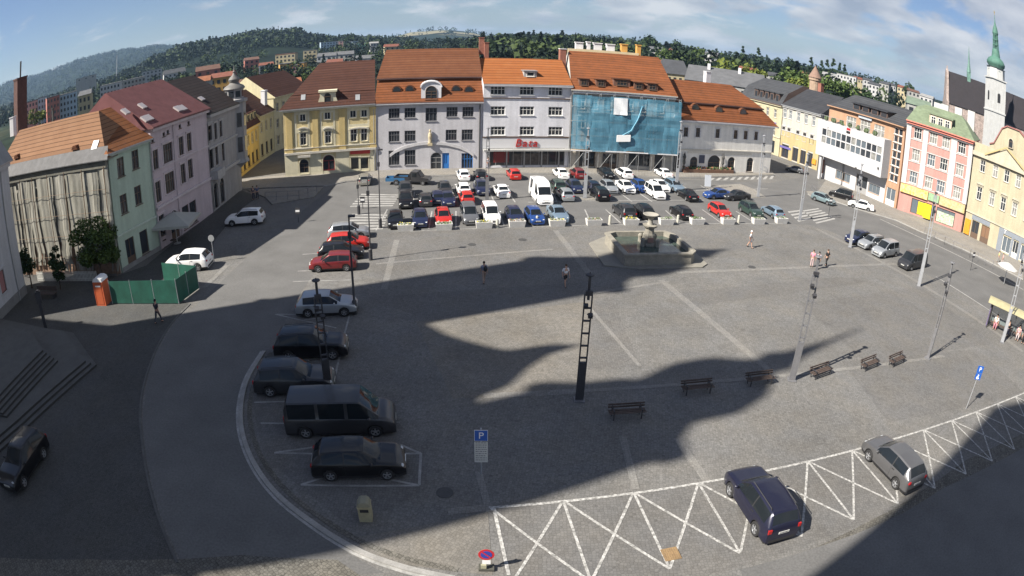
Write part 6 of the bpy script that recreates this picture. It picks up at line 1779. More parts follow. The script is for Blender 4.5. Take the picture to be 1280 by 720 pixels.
 t = thing("pickup_truck", "dark pickup truck with open load bed parked in front of the grey house", "pickup truck", (p[0], p[1], .006), R(-8), g3); t.scale = (.84, .84, .84)
 mb = MB()
 mb.extrude_y([(-.2, .55), (2.45, .55), (2.5, .95), (2.2, 1.05), (1.35, 1.12), (.75, 1.9), (-.2, 1.92)], -.92, .92); mb.build("cab", PAINTS['anthracite'], t)
 mb = MB(); mb.box(-2.7, -.95, .7, -.25, .95, .8); mb.box(-2.7, -.95, .8, -2.63, .95, 1.2); mb.box(-2.7, -.95, .8, -.25, -.88, 1.2); mb.box(-2.7, .88, .8, -.25, .95, 1.2); mb.box(-.32, -.95, .8, -.25, .95, 1.75); mb.build("load_bed", PAINTS['dark'], t)
 mb = MB(); mb.box(.0, -.935, 1.2, .7, -.9, 1.75); mb.box(.0, .9, 1.2, .7, .935, 1.75); mb.obox((1.06, 0, 1.53), (.26, 0, -.34), (0, .8, 0), (.02, 0, .015)); mb.build("cab_window", CGLASS, t)
 ref = car_parts('suv'); w = [q for q in ref if q[0] in ('wheel',)][0][1]; rm = [q for q in ref if q[0] == 'rim'][0][1]
 for x in (1.6, -1.7):
  for s in (1, -1):
   o = obj("wheel", w, t, (x, s * .82, .35), 0 if s > 0 else math.pi); obj("rim", rm, o)
 for s in (1, -1):
  mb = MB(); mb.box(2.4, s * .7 - .15, .78, 2.52, s * .7 + .15, .95); mb.build("headlight", LAMP, t); mb = MB(); mb.box(-2.73, s * .85 - .06, .82, -2.7, s * .85 + .06, 1.1); mb.build("tail_light", TAIL, t)
 p = mid(496, 225.5, .4)
 t = thing("flat_trailer", "low blue flat trailer standing beside the pickup truck", "trailer", (p[0], p[1], .006), R(4), None)
 mb = MB(); mb.box(-1.3, -.75, .45, 1.3, .75, .55); mb.box(-1.3, -.75, .55, -1.25, .75, .85); mb.box(1.25, -.75, .55, 1.3, .75, .85); mb.box(-1.3, -.75, .55, 1.3, -.7, .85); mb.box(-1.3, .7, .55, 1.3, .75, .85); mb.build("bed", mat("trailer_blue", (.03, .12, .25), .5), t)
 mb = MB(); mb.bar((1.3, 0, .48), (2.3, 0, .48), .08); mb.build("drawbar", IRON, t)
 for s in (1, -1): o = obj("wheel", w, t, (0, s * .85, .35), 0 if s > 0 else math.pi); obj("rim", rm, o)
all_cars()
# ================================================================ street furniture
M_DARK = mat("mast_dark", (.05, .05, .056), .55, metal=.3, var=.15, scale=3)
M_GALV_SUN = mat("mast_galv_sunlit", (.36, .37, .39), .5, metal=.35, var=.12, scale=3)  # galvanised poles; on masts the pale grey paints in the sun's reflection
M_MID = mat("mast_grey", (.17, .17, .18), .5, metal=.3, var=.12, scale=3)
WOODB = mat("bench_wood", (.07, .05, .042), .75, var=.3, scale=5)
CONC = mat("concrete_light", (.46, .45, .43), .9, var=.12, scale=2, fine=.08, fscale=14)
SIGN_B = mat("sign_blue", (.015, .09, .38), .4)
SIGN_W = mat("sign_white", (.7, .7, .7), .5)
ALU = mat("sign_back_grey", (.3, .31, .32), .5, metal=.4)
def ladder_mast(px, py, top, label, m, w=.34, face=0.0, solid=.32, rungs=6, heads=2):
 b = G(px, py)
 d = ray(*top); h = CAM_H + d.z / math.hypot(d.x, d.y) * math.hypot(b.x, b.y)
 t = thing("lamp_mast", label, "lamp mast", (b.x, b.y, .004), face, "tall lattice lamp masts on the square")
 mb = MB(); mb.box(-.27, -.27, 0, .27, .27, .05); mb.build("base_plate", M_MID, t)
 mb = MB()
 for s in (-1, 1): mb.box(s * w / 2 - .03, -.07, .05, s * w / 2 + .03, .07, h * .84)
 mb.box(-w / 2 + .035, -.07, .06, w / 2 - .035, .07, h * solid)
 for k in range(rungs):
  z = h * (solid + .03) + (h * .8 - h * solid) * k / (rungs - 1)
  mb.box(-w / 2 + .035, -.05, z, w / 2 - .035, .05, z + .07)
 mb.box(-.06, -.06, h * .8, .06, .06, h * .97)
 mb.build("pole", m, t)
 for k in range(heads):
  z = h * (.70 + .07 * k); s = -1 if k % 2 else 1
  mb = MB(); mb.obox((s * .13, -.28, z), (.11, 0, 0), (0, .09, .04), (0, -.04, .09)); mb.bar((0, -.1, z), (s * .13, -.2, z), .05); mb.build("floodlight", M_DARK, t)
 mb = MB(); mb.obox((.0, -.12, h * .86), (.17, 0, 0), (0, .08, .0), (0, 0, .08)); mb.build("loudspeaker", M_DARK, t)
 mb = MB(); mb.lathe([(.05, 0), (.2, .03), (.22, .06), (.18, .1), (.05, .12)], 14, (0, 0, h * .97)); mb.build("lamp_head", m, t)
 mb = MB(); mb.tube((0, 0, h * .97), (0, 0, h), .02, n=6); mb.build("finial", m, t)
 return t
def lamp_post(px, py, top, label, m=M_GALV_SUN, r=.075, arm=.0, sign=None):
 b = G(px, py); d = ray(*top); h = CAM_H + d.z / math.hypot(d.x, d.y) * math.hypot(b.x, b.y)
 t = thing("lamp_post", label, "lamp post", (b.x, b.y, .004), R(10), "slim lamp posts round the car park")
 mb = MB(); mb.lathe([(.16, 0), (.16, .9), (r * 1.2, 1.0), (r, h * .5), (r * .7, h)], 12); mb.build("pole", m, t, smooth=True)
 mb = MB(); mb.box(-.05 - arm, -.14, h - .06, .05 + arm + .35, .14, h + .06); mb.build("lamp_head", M_DARK, t)
 mb = MB(); mb.obox((.0, -.12, h * .82), (.12, 0, 0), (0, .08, 0), (0, 0, .2)); mb.build("control_box", M_DARK, t)
 return t
def bench(px, py, ang, label, lit=False):
 p = G(px, py)
 t = thing("park_bench", label, "bench", (p.x, p.y, .004), ang, "dark wooden benches in a row"); t.scale = (1, 1, .86)
 for z, y in ((.44, -.17), (.44, -.02), (.44, .13)):
  mb = MB(); mb.box(-.95, y - .06, z, .95, y + .06, z + .04); mb.build("seat_plank", WOODB, t)
 for z, y in ((.62, .24), (.76, .28)):
  mb = MB(); mb.obox((0, y, z), (.95, 0, 0), (0, .02, .006), (0, -.015, .055)); mb.build("back_plank", WOODB, t)
 for s in (-1, 1):
  mb = MB(); x = s * .72; mb.bar((x, -.2, 0), (x, -.2, .44), .05); mb.bar((x, .2, 0), (x, .3, .82), .05); mb.bar((x, -.22, .42), (x, .22, .42), .05); mb.bar((x, -.2, .44), (x, -.2, .62), .04); mb.bar((x, -.22, .63), (x, .25, .63), .05)
  mb.build("leg", M_DARK, t)
 return t
def planter(px, py, ang, label, flowers):
 p = G(px, py)
 t = thing("flower_planter", label, "planter", (p.x, p.y, .004), ang, "white concrete planters along the car park edge")
 mb = MB()
 for y0, y1, x0, x1, z0, z1 in ((-.4, .4, -.78, .78, .0, .62),):
  v = [(x0 + .1, y0 + .1, z0), (x1 - .1, y0 + .1, z0), (x1 - .1, y1 - .1, z0), (x0 + .1, y1 - .1, z0), (x0, y0, z1), (x1, y0, z1), (x1, y1, z1), (x0, y1, z1), (x0 + .09, y0 + .09, z1), (x1 - .09, y0 + .09, z1), (x1 - .09, y1 - .09, z1), (x0 + .09, y1 - .09, z1), (x0 + .09, y0 + .09, z1 - .1), (x1 - .09, y0 + .09, z1 - .1), (x1 - .09, y1 - .09, z1 - .1), (x0 + .09, y1 - .09, z1 - .1)]
  f = [(3, 2, 1, 0)] + [(a, (a + 1) % 4, (a + 1) % 4 + 4, a + 4) for a in range(4)] + [(a + 4, (a + 1) % 4 + 4, (a + 1) % 4 + 8, a + 8) for a in range(4)] + [(a + 8, (a + 1) % 4 + 8, (a + 1) % 4 + 12, a + 12) for a in range(4)] + [(12, 13, 14, 15)]
  mb.add(v, f)
 mb.build("trough", mat("planter_concrete", (.52, .51, .49), .9, var=.12, scale=3, fine=.08), t)
 rng = random.Random(int(px)); mb = MB()
 for k in range(70):
  x, y = rng.uniform(-.66, .66), rng.uniform(-.28, .28); z = .52 + rng.uniform(0, .24); a = rng.uniform(0, 6.28); r = rng.uniform(.04, .09)
  mb.add([(x + r * math.cos(a), y + r * math.sin(a), z), (x - r * math.sin(a), y + r * math.cos(a), z + .04), (x - r * math.cos(a), y - r * math.sin(a), z + .02), (x + r * math.sin(a), y - r * math.cos(a), z - .03)], [(0, 1, 2, 3)], 1 if rng.random() < .3 else 0)
 cols = {'y': (.62, .52, .04), 'r': (.28, .12, .07), 'g': (.12, .2, .05)}[flowers]
 mb.build("plants", [mat("planter_green", (.07, .105, .035), .9, var=.4, scale=9), mat("flowers_" + flowers, cols, .8)], t, fix=False)
def bollard(px, py, label):
 p = G(px, py); mb = MB(); mb.lathe([(.14, 0), (.14, .7), (.11, .8), (.13, .84), (.05, .92)], 12, (p.x, p.y, .004))
 tag(mb.build("bollard", mat("bollard_pale", (.40, .39, .34), .85, var=.15, scale=4), smooth=True), label, "bollard", "bollards between the planters")
def sign_post(name, px, py, h, label, cat="road sign", plates=(), r=.035, m=M_GALV_SUN, face=0, lean=0):
 p = G(px, py); t = thing(name, label, cat, (p.x, p.y, .004), face)
 mb = MB(); mb.tube((0, 0, 0), (lean, 0, h), r, n=10); mb.lathe([(.11, 0), (.11, .05), (.05, .06)], 10); mb.build("pole", m, t)
 return t
def plate(t, w, h, z, m, round_=False, y=-.06, border=None, name="sign_plate"):
 mb = MB()
 if round_: mb.lathe([(0.001, y - .012), (w / 2, y - .012), (w / 2, y), (.001, y)], 24, (0, 0, z), 'y', caps=False)
 else: mb.box(-w / 2, y - .012, z - h / 2, w / 2, y, z + h / 2)
 return mb.build(name, m, t)
def street():
 # the five tall ladder masts nearest
 ladder_mast(724, 500, (738.5, 340), "dark lattice lamp mast in the middle of the square at the edge of the shadow", M_DARK, .36, R(0))
 ladder_mast(989.5, 475, (1023.5, 317), "grey lattice lamp mast beside the bench right of the square's middle", M_MID, .34, R(-15))
 ladder_mast(1159.5, 448, (1189.5, 325), "slender grey lattice lamp mast standing alone between the benches and the bus shelter", M_MID, .2, R(-60))
 ladder_mast(1252.5, 428, (1287, 296), "pale lattice lamp mast beside the bus shelter", M_GALV_SUN, .3, R(-40))
 ladder_mast(1148, 358, (1171.5, 221), "pale lattice lamp mast beside the dark large van on the east side", M_GALV_SUN, .3, R(-30))
 ladder_mast(1062, 309.5, (1078.5, 203), "pale lamp mast beside the dark blue hatchback on the east side", M_GALV_SUN, .28, R(-20))
 ladder_mast(411.5, 492, (396.5, 347), "dark lattice lamp mast in shade beside the large charcoal van", M_DARK, .34, R(25))
 ladder_mast(731, 247.5, (734, 158), "pale lattice lamp mast in the car park in front of the scaffolded house", M_GALV_SUN, .32, R(0), heads=1)
 ladder_mast(845, 238, (850, 150), "pale lattice lamp mast in front of the low white house", M_GALV_SUN, .32, R(0), heads=1)
 ladder_mast(947.5, 246, (955, 168), "pale lattice lamp mast near the right end of the car park", M_GALV_SUN, .3, R(0), heads=1)
 ladder_mast(999.5, 275, (1007, 190), "pale lamp mast at the right end of the planters", M_GALV_SUN, .28, R(0), heads=1)
 ladder_mast(608.7, 251, (606.5, 158), "dark framed lattice lamp mast where the grey and white houses meet", M_MID, .3, R(0), heads=1)
 lamp_post(463.5, 325, (459.8, 222), "thin dark post left of the planters, with a long thin shadow", M_DARK, .05)
 lamp_post(444, 392, (437, 270), "dark post in front of the silver hatchback at the shadow edge", M_DARK, .07)
 lamp_post(475.5, 285, (474.5, 187), "thin dark post beside the zebra crossing left of the first car row", M_DARK, .05)
 lamp_post(448.5, 268, (447.5, 225), "short thin post on the zebra crossing", M_DARK, .04)
 lamp_post(366, 206, (365, 150), "tall thin green flag pole at the corner of the baroque house", mat("pole_green", (.06, .14, .10), .5), .05) if False else None
 # benches
 sun_a = R(6)
 for (px, py, a, lb) in ((783, 522, 6, "dark bench standing alone in shade, leftmost of the row"), (871, 491, 8, "dark bench in shade, second from the left in the row"), (949, 480, 9, "dark bench at the shadow edge left of the grey lamp mast"),
       (1025, 470, 22, "sunlit dark bench just right of the grey lamp mast"), (1086, 460, 22, "sunlit dark bench, left one of the close pair"), (1120, 455, 22, "sunlit dark bench, right one of the close pair")):
  bench(px, py, R(a), lb)
 # planters and bollards
 pl = [(507, 288, 'y'), (555, 287, 'g'), (605, 285, 'y'), (646, 283.5, 'r'), (696, 282.5, 'y'), (742, 281.5, 'r'), (788.5, 281, 'y'), (832.5, 280.5, 'g'), (871, 280, 'g'), (909.5, 279.8, 'r'), (947.5, 279.5, 'g'), (976, 278.8, 'g')]
 pos = ["with yellow flowers at the left end, before the black hatchback", "with green plants in front of the red hatchback", "with yellow flowers in front of the white small van", "with russet plants in front of the dark blue hatchback",
           "with yellow flowers in front of the silver blue saloon", "with russet plants standing alone left of the fountain", "with yellow flowers behind the fountain", "with sparse plants right behind the fountain bowl",
           "with sparse plants below the lone black hatchback", "with russet plants in front of the right red hatchback", "with sparse plants in front of the dark green off-roader", "with sparse plants at the right end of the row"]
 for (px, py, f), lb in zip(pl, pos): planter(px, py, R(10), "white concrete planter " + lb, f)
 for (px, py), lb in zip([(671, 281.5), (762, 280.5), (847, 279.5), (923, 279), (621.5, 285)],
       ["pale bollard in front of the bright blue hatchback", "pale bollard left of the planter behind the fountain", "pale bollard right of the fountain bowl", "pale bollard right of the planter at the red hatchback", "pale bollard right of the planter at the white small van"]):
  bollard(px, py, lb)
 # P sign with its panel of text
 p = G(601.5, 592); t = thing("parking_sign", "blue white P parking sign above a tall pale panel, in shade", "road sign", (p.x, p.y, .004), R(3))
 mb = MB(); mb.tube((0, 0, 0), (0, 0, 2.45), .035, n=10); mb.build("pole", M_GALV_SUN, t)
 b = plate(t, .56, .56, 2.12, SIGN_W); plate(t, .52, .52, 2.12, SIGN_B, y=-.075)
 me = text_mesh("P", .46, .006, m=SIGN_W); obj("sign_letter", me, t, (0, -.095, 2.12))
 plate(t, .56, 1.1, 1.24, mat("sign_panel_pale", (.5, .5, .47), .6), name="text_panel")
 mb = MB(); rng = random.Random(5)
 for r_ in range(9):
  x = -.23
  while x < .2:
   w = rng.uniform(.03, .11); mb.box(x, -.075, 1.72 - r_ * .115, min(x + w, .23), -.0725, 1.76 - r_ * .115); x += w + .025
 mb.build("text_rows", mat("print_grey", (.16, .16, .17), .6), t)
 # no stopping sign on its foot
 p = G(608, 711); t = thing("no_stopping_sign", "round red and blue no stopping sign on a short post with a small plate", "road sign", (p.x, p.y, .004), R(2))
 mb = MB(); mb.tube((0, 0, .05), (0, 0, 1.05), .03, n=10); mb.build("pole", M_GALV_SUN, t)
 mb = MB(); mb.box(-.28, -.16, 0, .28, .16, .12); mb.build("foot", mat("rubber_foot", (.06, .06, .05), .9), t)
 mb = MB(); mb.box(-.2, -.14, .15, .0, -.05, .34); mb.build("small_plate", mat("plate_yellow_grey", (.3, .29, .2), .6), t)
 def tilt(mesh_builder, nm, m):
  return mesh_builder.build(nm, m, t)
 mb = MB(); mb.lathe([(.001, -.055), (.29, -.055), (.29, -.045), (.001, -.045)], 26, (0, 0, .86), 'y', caps=False); disc = mb.build("sign_plate", mat("sign_red_ring", (.45, .02, .03), .4), t)
 mb = MB(); mb.lathe([(.001, -.062), (.20, -.062), (.20, -.056), (.001, -.056)], 26, (0, 0, .86), 'y', caps=False); mb.build("blue_field", mat("sign_blue_deep", (.03, .05, .30), .4), disc)
 mb = MB(); mb.obox((0, -.066, .86), (.155, 0, -.155), (0, .003, 0), (.02, 0, .02)); mb.build("red_bar", mat("sign_red_ring", (.45, .02, .03), .4), disc)
 plate(t, .3, .2, .45, SIGN_W, name="small_plate")
 # parking sign for disabled on the right
 p = G(1207.5, 511); t = thing("disabled_parking_sign", "tall thin post with two blue parking plates on the right of the square", "road sign", (p.x, p.y, .004), R(-25))
 mb = MB(); mb.tube((0, 0, 0), (0, 0, 3.1), .03, n=10); mb.build("pole", M_GALV_SUN, t)
 plate(t, .5, .5, 2.85, SIGN_B); obj("sign_letter", text_mesh("P", .42, .006, m=SIGN_W), t, (0, -.08, 2.85))
 plate(t, .5, .42, 2.36, SIGN_B)
 mb = MB(); mb.lathe([(.06, -.0), (.06, .008)], 12, (0, -.08, 2.46), 'y'); mb.box(-.04, -.08, 2.28, .03, -.073, 2.4); mb.box(-.02, -.08, 2.22, .13, -.073, 2.27); mb.lathe([(.1, 0), (.1, .008)], 14, (-.03, -.078, 2.28), 'y'); mb.build("wheelchair_symbol", SIGN_W, t)
 # other little signs
 for (px, py, h, lb, kind) in ((268, 328, 2.3, "round pale grey sign on a post beside the white hatchback on the left", 'disc'), (1035, 273, 2.6, "dark framed sign at the zebra crossing right of the planters", 'box'), (884, 233, 1.6, "pale advertising board standing on the island of the car park", 'board'),
                                  (1213, 338, 2.2, "grey sign post on the east side of the road near the bus shelter", 'box'), (1192, 284.5, 2.0, "small sign with plants at the foot of the salmon house", 'round'), (373, 278, 1.5, "small dark sign post on the road left of the car column", 'box'), (453.5, 261, 1.3, "small dark sign beside the zebra crossing", 'box')):
  p = G(px, py); t = thing("street_sign", lb, "sign", (p.x, p.y, .004), R(5))
  mb = MB(); mb.tube((0, 0, 0), (0, 0, h), .035, n=8); mb.build("pole", M_DARK if kind == 'box' else M_GALV_SUN, t)
  if kind == 'round': plate(t, .62, .62, h - .1, mat("sign_red_ring", (.45, .02, .03), .4), True); plate(t, .44, .44, h - .1, SIGN_W, True, -.075)
  elif kind == 'disc': plate(t, .6, .6, h - .1, ALU, True)
  elif kind == 'box': plate(t, .5, .65, h - .3, M_DARK); plate(t, .42, .2, h - .3, SIGN_W, y=-.075)
  else: mb = MB(); mb.obox((0, -.1, .8), (.45, 0, 0), (0, .03, 0), (.0, .12, .75)); mb.build("board", mat("board_pale", (.42, .45, .5), .6), t)
 # litter bin near the shaded column
 p = G(458, 648); t = thing("litter_bin", "stone coloured square litter bin with dark slot, in shade at lower left", "litter bin", (p.x, p.y, .004), R(8))
 mb = MB(); mb.box(-.26, -.24, 0, .26, .24, .78); mb.box(-.28, -.26, .78, .28, .26, .84); mb.build("body", mat("bin_stone", (.30, .27, .17), .85, var=.15, scale=5), t)
 mb = MB(); mb.box(-.17, -.265, .56, .17, -.24, .70); mb.build("slot", DARK, t)
 mb = MB(); mb.extrude_y([(-.26, .84), (.26, .84), (.2, 1.0), (.1, 1.06), (-.1, 1.06), (-.2, 1.0)], -.24, .24); mb.build("lid", mat("bin_lid", (.22, .21, .15), .8), t)
 # fountain
 fl, fr, bl, br_ = G(776, 329), G(873, 332), G(757, 306), G(845, 310)
 H_ = 1.05
 q = [G(782, 318, H_), G(864.5, 316.5, H_), G(868.5, 313, H_), G(843, 292.5, H_), G(831, 288.5, H_), G(765, 289, H_), G(757.5, 291, H_)]
 cx = sum(p.x for p in q) / len(q); cy = sum(p.y for p in q) / len(q)
 t = thing("fountain", "old stone fountain basin with water and a central pedestal bowl", "fountain", (cx, cy, .004), 0)
 P = [(p.x - cx, p.y - cy) for p in q]
 stone = mat("fountain_stone", (.19, .178, .15), .9, col2=(.29, .27, .225), scale=1.1, fine=.14, fscale=7, streak=.2)
 ins = lambda k: [(x * k, y * k) for x, y in P]
 n = len(P); mb = MB()
 outer0 = [(x * 1.02, y * 1.02, 0) for x, y in P]; o1 = [(x, y, .92) for x, y in P]; lip = [(x * 1.035, y * 1.035, .92) for x, y in P]; lip1 = [(x * 1.035, y * 1.035, 1.05) for x, y in P]; in1 = [(x * .91, y * .91, 1.05) for x, y in P]; in0 = [(x * .91, y * .91, .1) for x, y in P]
 rings = [outer0, o1, lip, lip1, in1, in0]; V = [p for r in rings for p in r]
 F = [(k * n + i, k * n + (i + 1) % n, (k + 1) * n + (i + 1) % n, (k + 1) * n + i) for k in range(5) for i in range(n)] + [tuple(5 * n + i for i in range(n))]
 mb.add(V, F); mb.build("basin", stone, t)
 mb = MB(); mb.poly([(x * .908, y * .908, .62) for x, y in P])
 wm = mat("fountain_water", (.055, .075, .065), .12, var=.25, scale=1.5, spec=.6, bump=.3, bscale=3); mb.build("water", wm, t)
 sl = [G(755, 333), G(800, 337), G(878, 335), G(884, 331), G(850, 298), G(836, 293), G(762, 294), G(736, 305)]
 mb = MB(); pp = [(p.x - cx, p.y - cy) for p in sl]; mb.prism(pp, 0, .10); mb.build("step", mat("step_light", (.20, .19, .165), .9, var=.15, scale=1, fine=.1), t)
 c = G(810.5, 305, .62); c = Vector((c.x - cx, c.y - cy, 0))
 mb = MB(); mb.lathe([(.8, .3), (.8, .8), (.62, .9), (.55, 1.5), (.42, 1.7), (.38, 2.05), (.6, 2.2), (.68, 2.36), (.38, 2.4)], 8, (c.x, c.y, 0), phase=R(22)); mb.build("pedestal", stone, t)
 mb = MB(); mb.lathe([(.28, 2.4), (.2, 2.7), (.25, 2.9), (.4, 3.08), (.66, 3.24), (.7, 3.31), (.62, 3.33), (.45, 3.22), (.0, 3.2)], 20, (c.x, c.y, 0)); mb.build("upper_bowl", mat("bowl_stone", (.28, .265, .23), .9, var=.15, scale=2), t, smooth=True)
 mb = MB(); mb.box(c.x - .25, c.y - .78, 1.0, c.x + .25, c.y - .70, 1.4); mb.build("relief_panel", mat("relief_red", (.25, .15, .12), .9), t)
 for a in range(4):
  th = R(45 + 90 * a); mb = MB(); x, y = c.x + .92 * math.cos(th), c.y + .92 * math.sin(th)
  mb.lathe([(.2, .3), (.17, .9), (.22, 1.2), (.12, 1.35)], 8, (x, y, 0)); mb.build("corner_figure", stone, t)
 # bus shelter
 p0, p1 = G(1232, 409), G(1283, 434)
 d = (p1 - p0); Ls = d.length; a = math.atan2(d.y, d.x)
 t = thing("bus_shelter", "bus shelter with curved yellowish translucent roof, bench and posters at the right", "bus shelter", (p0.x, p0.y, .004), a)
 L_ = Ls + 1.0; dk = mat("shelter_frame", (.05, .05, .055), .5)
 mb = MB()
 for x in (0.1, L_ / 2, L_):
  mb.tube((x, 1.3, 0), (x, 1.3, 2.35), .05, n=8); mb.tube((x, .0, 0), (x, .0, 2.25), .045, n=8); mb.bar((x, -.2, 2.3), (x, 1.5, 2.42), .06)
 mb.tube((0, 1.3, 2.35), (L_, 1.3, 2.35), .05, n=8); mb.build("frame", dk, t)
 mb = MB(); n = 8
 for k in range(n):
  y0, y1 = -.5 + 2.3 * k / n, -.5 + 2.3 * (k + 1) / n; f = lambda y: 2.38 + .28 * math.sin(math.pi * (y + .5) / 2.3)
  mb.add([(-.4, y0, f(y0)), (L_ + .4, y0, f(y0)), (L_ + .4, y1, f(y1)), (-.4, y1, f(y1)), (-.4, y0, f(y0) - .03), (L_ + .4, y0, f(y0) - .03), (L_ + .4, y1, f(y1) - .03), (-.4, y1, f(y1) - .03)], [(0, 1, 2, 3), (7, 6, 5, 4), (0, 4, 5, 1), (2, 6, 7, 3), (0, 3, 7, 4), (1, 5, 6, 2)])
 mb.build("roof", mat("shelter_roof", (.33, .30, .18), .6, var=.12, scale=2), t)
 mb = MB(); mb.box(-.05, .1, .1, .03, 1.25, 2.1); mb.build("poster_panel", mat("poster_violet", (.13, .10, .20), .35, var=.4, scale=3), t)
 gl = bpy.data.materials.new("clear_glass"); gl.use_nodes = True; gp = gl.node_tree.nodes["Principled BSDF"]; gp.inputs["Base Color"].default_value = (.25, .3, .3, 1); gp.inputs["Alpha"].default_value = .35; gp.inputs["Roughness"].default_value = .05
 mb = MB(); mb.box(.15, 1.28, .25, L_ - .1, 1.3, 2.1); mb.build("back_glass", gl, t)
 mb = MB(); mb.box(.3, .75, .42, L_ - .3, 1.15, .47);
 for x in (.5, L_ / 2, L_ - .5): mb.box(x - .03, .8, 0, x + .03, 1.1, .42)
 mb.build("seat", WOODB, t)
 # railings
 def railing(pts, label, nposts, h=1.0, m=M_MID):
  t = thing("railing", label, "railing", (0, 0, 0))
  P = [G(*p) for p in pts]
  for a, b in zip(P, P[1:]):
   n = max(1, int((b - a).length / 1.3))
   for i in range(n + 1):
    c = a + (b - a) * i / n; mb = MB(); mb.tube((c.x, c.y, 0), (c.x, c.y, h + .1), .03, n=6); mb.build("post", m, t)
   for z in (.45, h): mb = MB(); mb.tube((a.x, a.y, z + .1), (b.x, b.y, z + .1), .025, n=6); mb.build("rail", m, t)
 railing([(332, 252), (374, 250), (396, 243)], "dark railing on the shaded corner by the side street", 8)
 railing([(900, 214.5), (930, 215.5), (957, 217)], "pale railing at the corner in front of the low white house", 8, m=M_GALV_SUN)
 railing([(1014, 240), (1019, 246), (1030, 251)], "grey railing round the corner in front of the bank columns", 5)
 railing([(1155, 294), (1180, 306), (1212, 322), (1240, 337)], "grey railing along the east pavement", 8)
 # flower bed in front of the low house
 t = thing("flower_bed", "long low brown flower bed in front of the low white house", "flower bed", (0, 0, 0)); a, b = G(852, 215.5), G(914, 216.5); mb = MB()
 mb.bar((a.x, a.y, .3), (b.x, b.y, .3), 1.3, .6); mb.build("kerb_box", mat("bed_brown", (.16, .09, .06), .9, var=.2, scale=2), t)
 mb = MB(); rng = random.Random(4)
 for k in range(160):
  c = a + (b - a) * rng.random(); mb.blob((c.x + rng.uniform(-.4, .4), c.y + rng.uniform(-.5, .5), .66 + rng.uniform(0, .2)), .14, .14, .14, 5, 3, rng.choice((0, 0, 1)), .3)
 mb.build("plants", [mat("bed_green", (.05, .08, .03), .9, var=.3, scale=4), mat("bed_russet", (.25, .12, .07), .9)], t)
 # green site fence around the works
 t = thing("site_fence", "dark green sheeted site fence round a small works area at the left", "fence", (0, 0, .004)); fm = mat("fence_sheet_green", (.012, .085, .06), .6, var=.25, scale=1.2, streak=.2)
 P = [G(141, 380), G(224, 380), G(249, 361), G(206, 356)]
 for a, b in zip(P, P[1:]):
  n = max(2, int((b - a).length / 2.2))
  for i in range(n):
   s, e = a + (b - a) * (i / n), a + (b - a) * ((i + 1) / n); mb = MB(); dd = (e - s).normalized(); s = s + dd * .03; e = e - dd * .03
   mb.bar((s.x, s.y, .98), (e.x, e.y, .98), .03, 1.84); mb.build("fence_panel", fm, t)
 for a, b in zip(P, P[1:]):
  n = max(2, int((b - a).length / 2.2))
  for i in range(n): c = a + (b - a) * (i / n); mb = MB(); mb.tube((c.x, c.y, 0), (c.x, c.y, 2.0), .03, n=6); mb.build("post", M_GALV_SUN, t)
 mb = MB(); c = G(222, 352); mb.box(c.x - .2, c.y - 2.0, 1.1, c.x + .25, c.y - 1.95, 1.6); mb.build("notice", SIGN_W, t) if False else None
 # portable toilet
 p = G(131, 379); t = thing("portable_toilet", "orange red portable toilet with white roof left of the green fence", "portable toilet", (p.x, p.y, .004), R(4)); orng = mat("toilet_orange", (.48, .10, .035), .55, var=.1, scale=2)
 mb = MB(); mb.box(-.52, -.52, 0, .52, .52, 2.0)
 for x in (-.53, .49): mb.box(x, -.55, 0, x + .05, -.52, 2.0)
 mb.build("cabin", orng, t); mb = MB(); mb.extrude_y([(-.55, 2.0), (.55, 2.0), (.45, 2.22), (.2, 2.33), (-.2, 2.33), (-.45, 2.22)], -.55, .55); mb.build("roof", SIGN_W, t)
 mb = MB(); mb.box(-.36, -.545, .12, .36, -.52, 1.85); mb.build("door", mat("toilet_door", (.40, .085, .03), .5), t); mb = MB(); mb.box(-.3, -.56, 1.6, .3, -.545, 1.72); mb.build("vent", SIGN_W, t)
 # parasol of the cafe
 p = G(226, 305); t = thing("parasol", "large square pale parasol over the cafe terrace by the pink house", "parasol", (p.x - .4, p.y, .004), R(12)); cm = mat("parasol_cloth", (.34, .34, .315), .85, var=.06, scale=1)
 mb = MB(); mb.tube((0, 0, 0), (0, 0, 3.3), .05, n=8); mb.lathe([(.4, 0), (.4, .1), (.1, .14)], 12); mb.build("pole", M_GALV_SUN, t)
 mb = MB(); s_ = 2.3; ze = 2.35; c4 = [(-s_, -s_, ze), (s_, -s_, ze), (s_, s_, ze), (-s_, s_, ze)]; mids = [(0, -s_, ze + .1), (s_, 0, ze + .1), (0, s_, ze + .1), (-s_, 0, ze + .1)]
 for i in range(4):
  a, b, m_ = c4[i], c4[(i + 1) % 4], mids[i]
  mb.add([a, m_, (0, 0, 3.25)], [(0, 1, 2)]); mb.add([m_, b, (0, 0, 3.25)], [(0, 1, 2)])
  mb.add([(a[0], a[1], a[2] - .2), (b[0], b[1], b[2] - .2), b, m_, a], [(0, 1, 2, 3, 4)])
 mb.build("canopy", cm, t, fix=False)
 for i in range(2):
  for j in range(1):
   q = Vector((p.x - 1.6 + i * 1.3, p.y - .9 + j * 1.7, .004))
   tb = thing("cafe_table", ("small dark cafe table under the parasol, the one nearer the sheeted house", "small dark cafe table under the parasol, the one nearer the turret house")[i], "table", q, 0, "cafe tables under the parasol"); mb = MB(); mb.lathe([(.36, .70), (.36, .74)], 14); mb.build("table_top", WOODB, tb); mb = MB(); mb.tube((0, 0, 0), (0, 0, .7), .035, n=8); mb.lathe([(.22, 0), (.22, .03)], 10); mb.build("leg", M_DARK, tb)
 # planters/white fence behind trees, barrels
 t = thing("terrace_fence", "low white picket fence under the trees by the sheeted wall", "fence", (0, 0, 0)); mb = MB(); a, b = G(48, 352), G(122, 352)
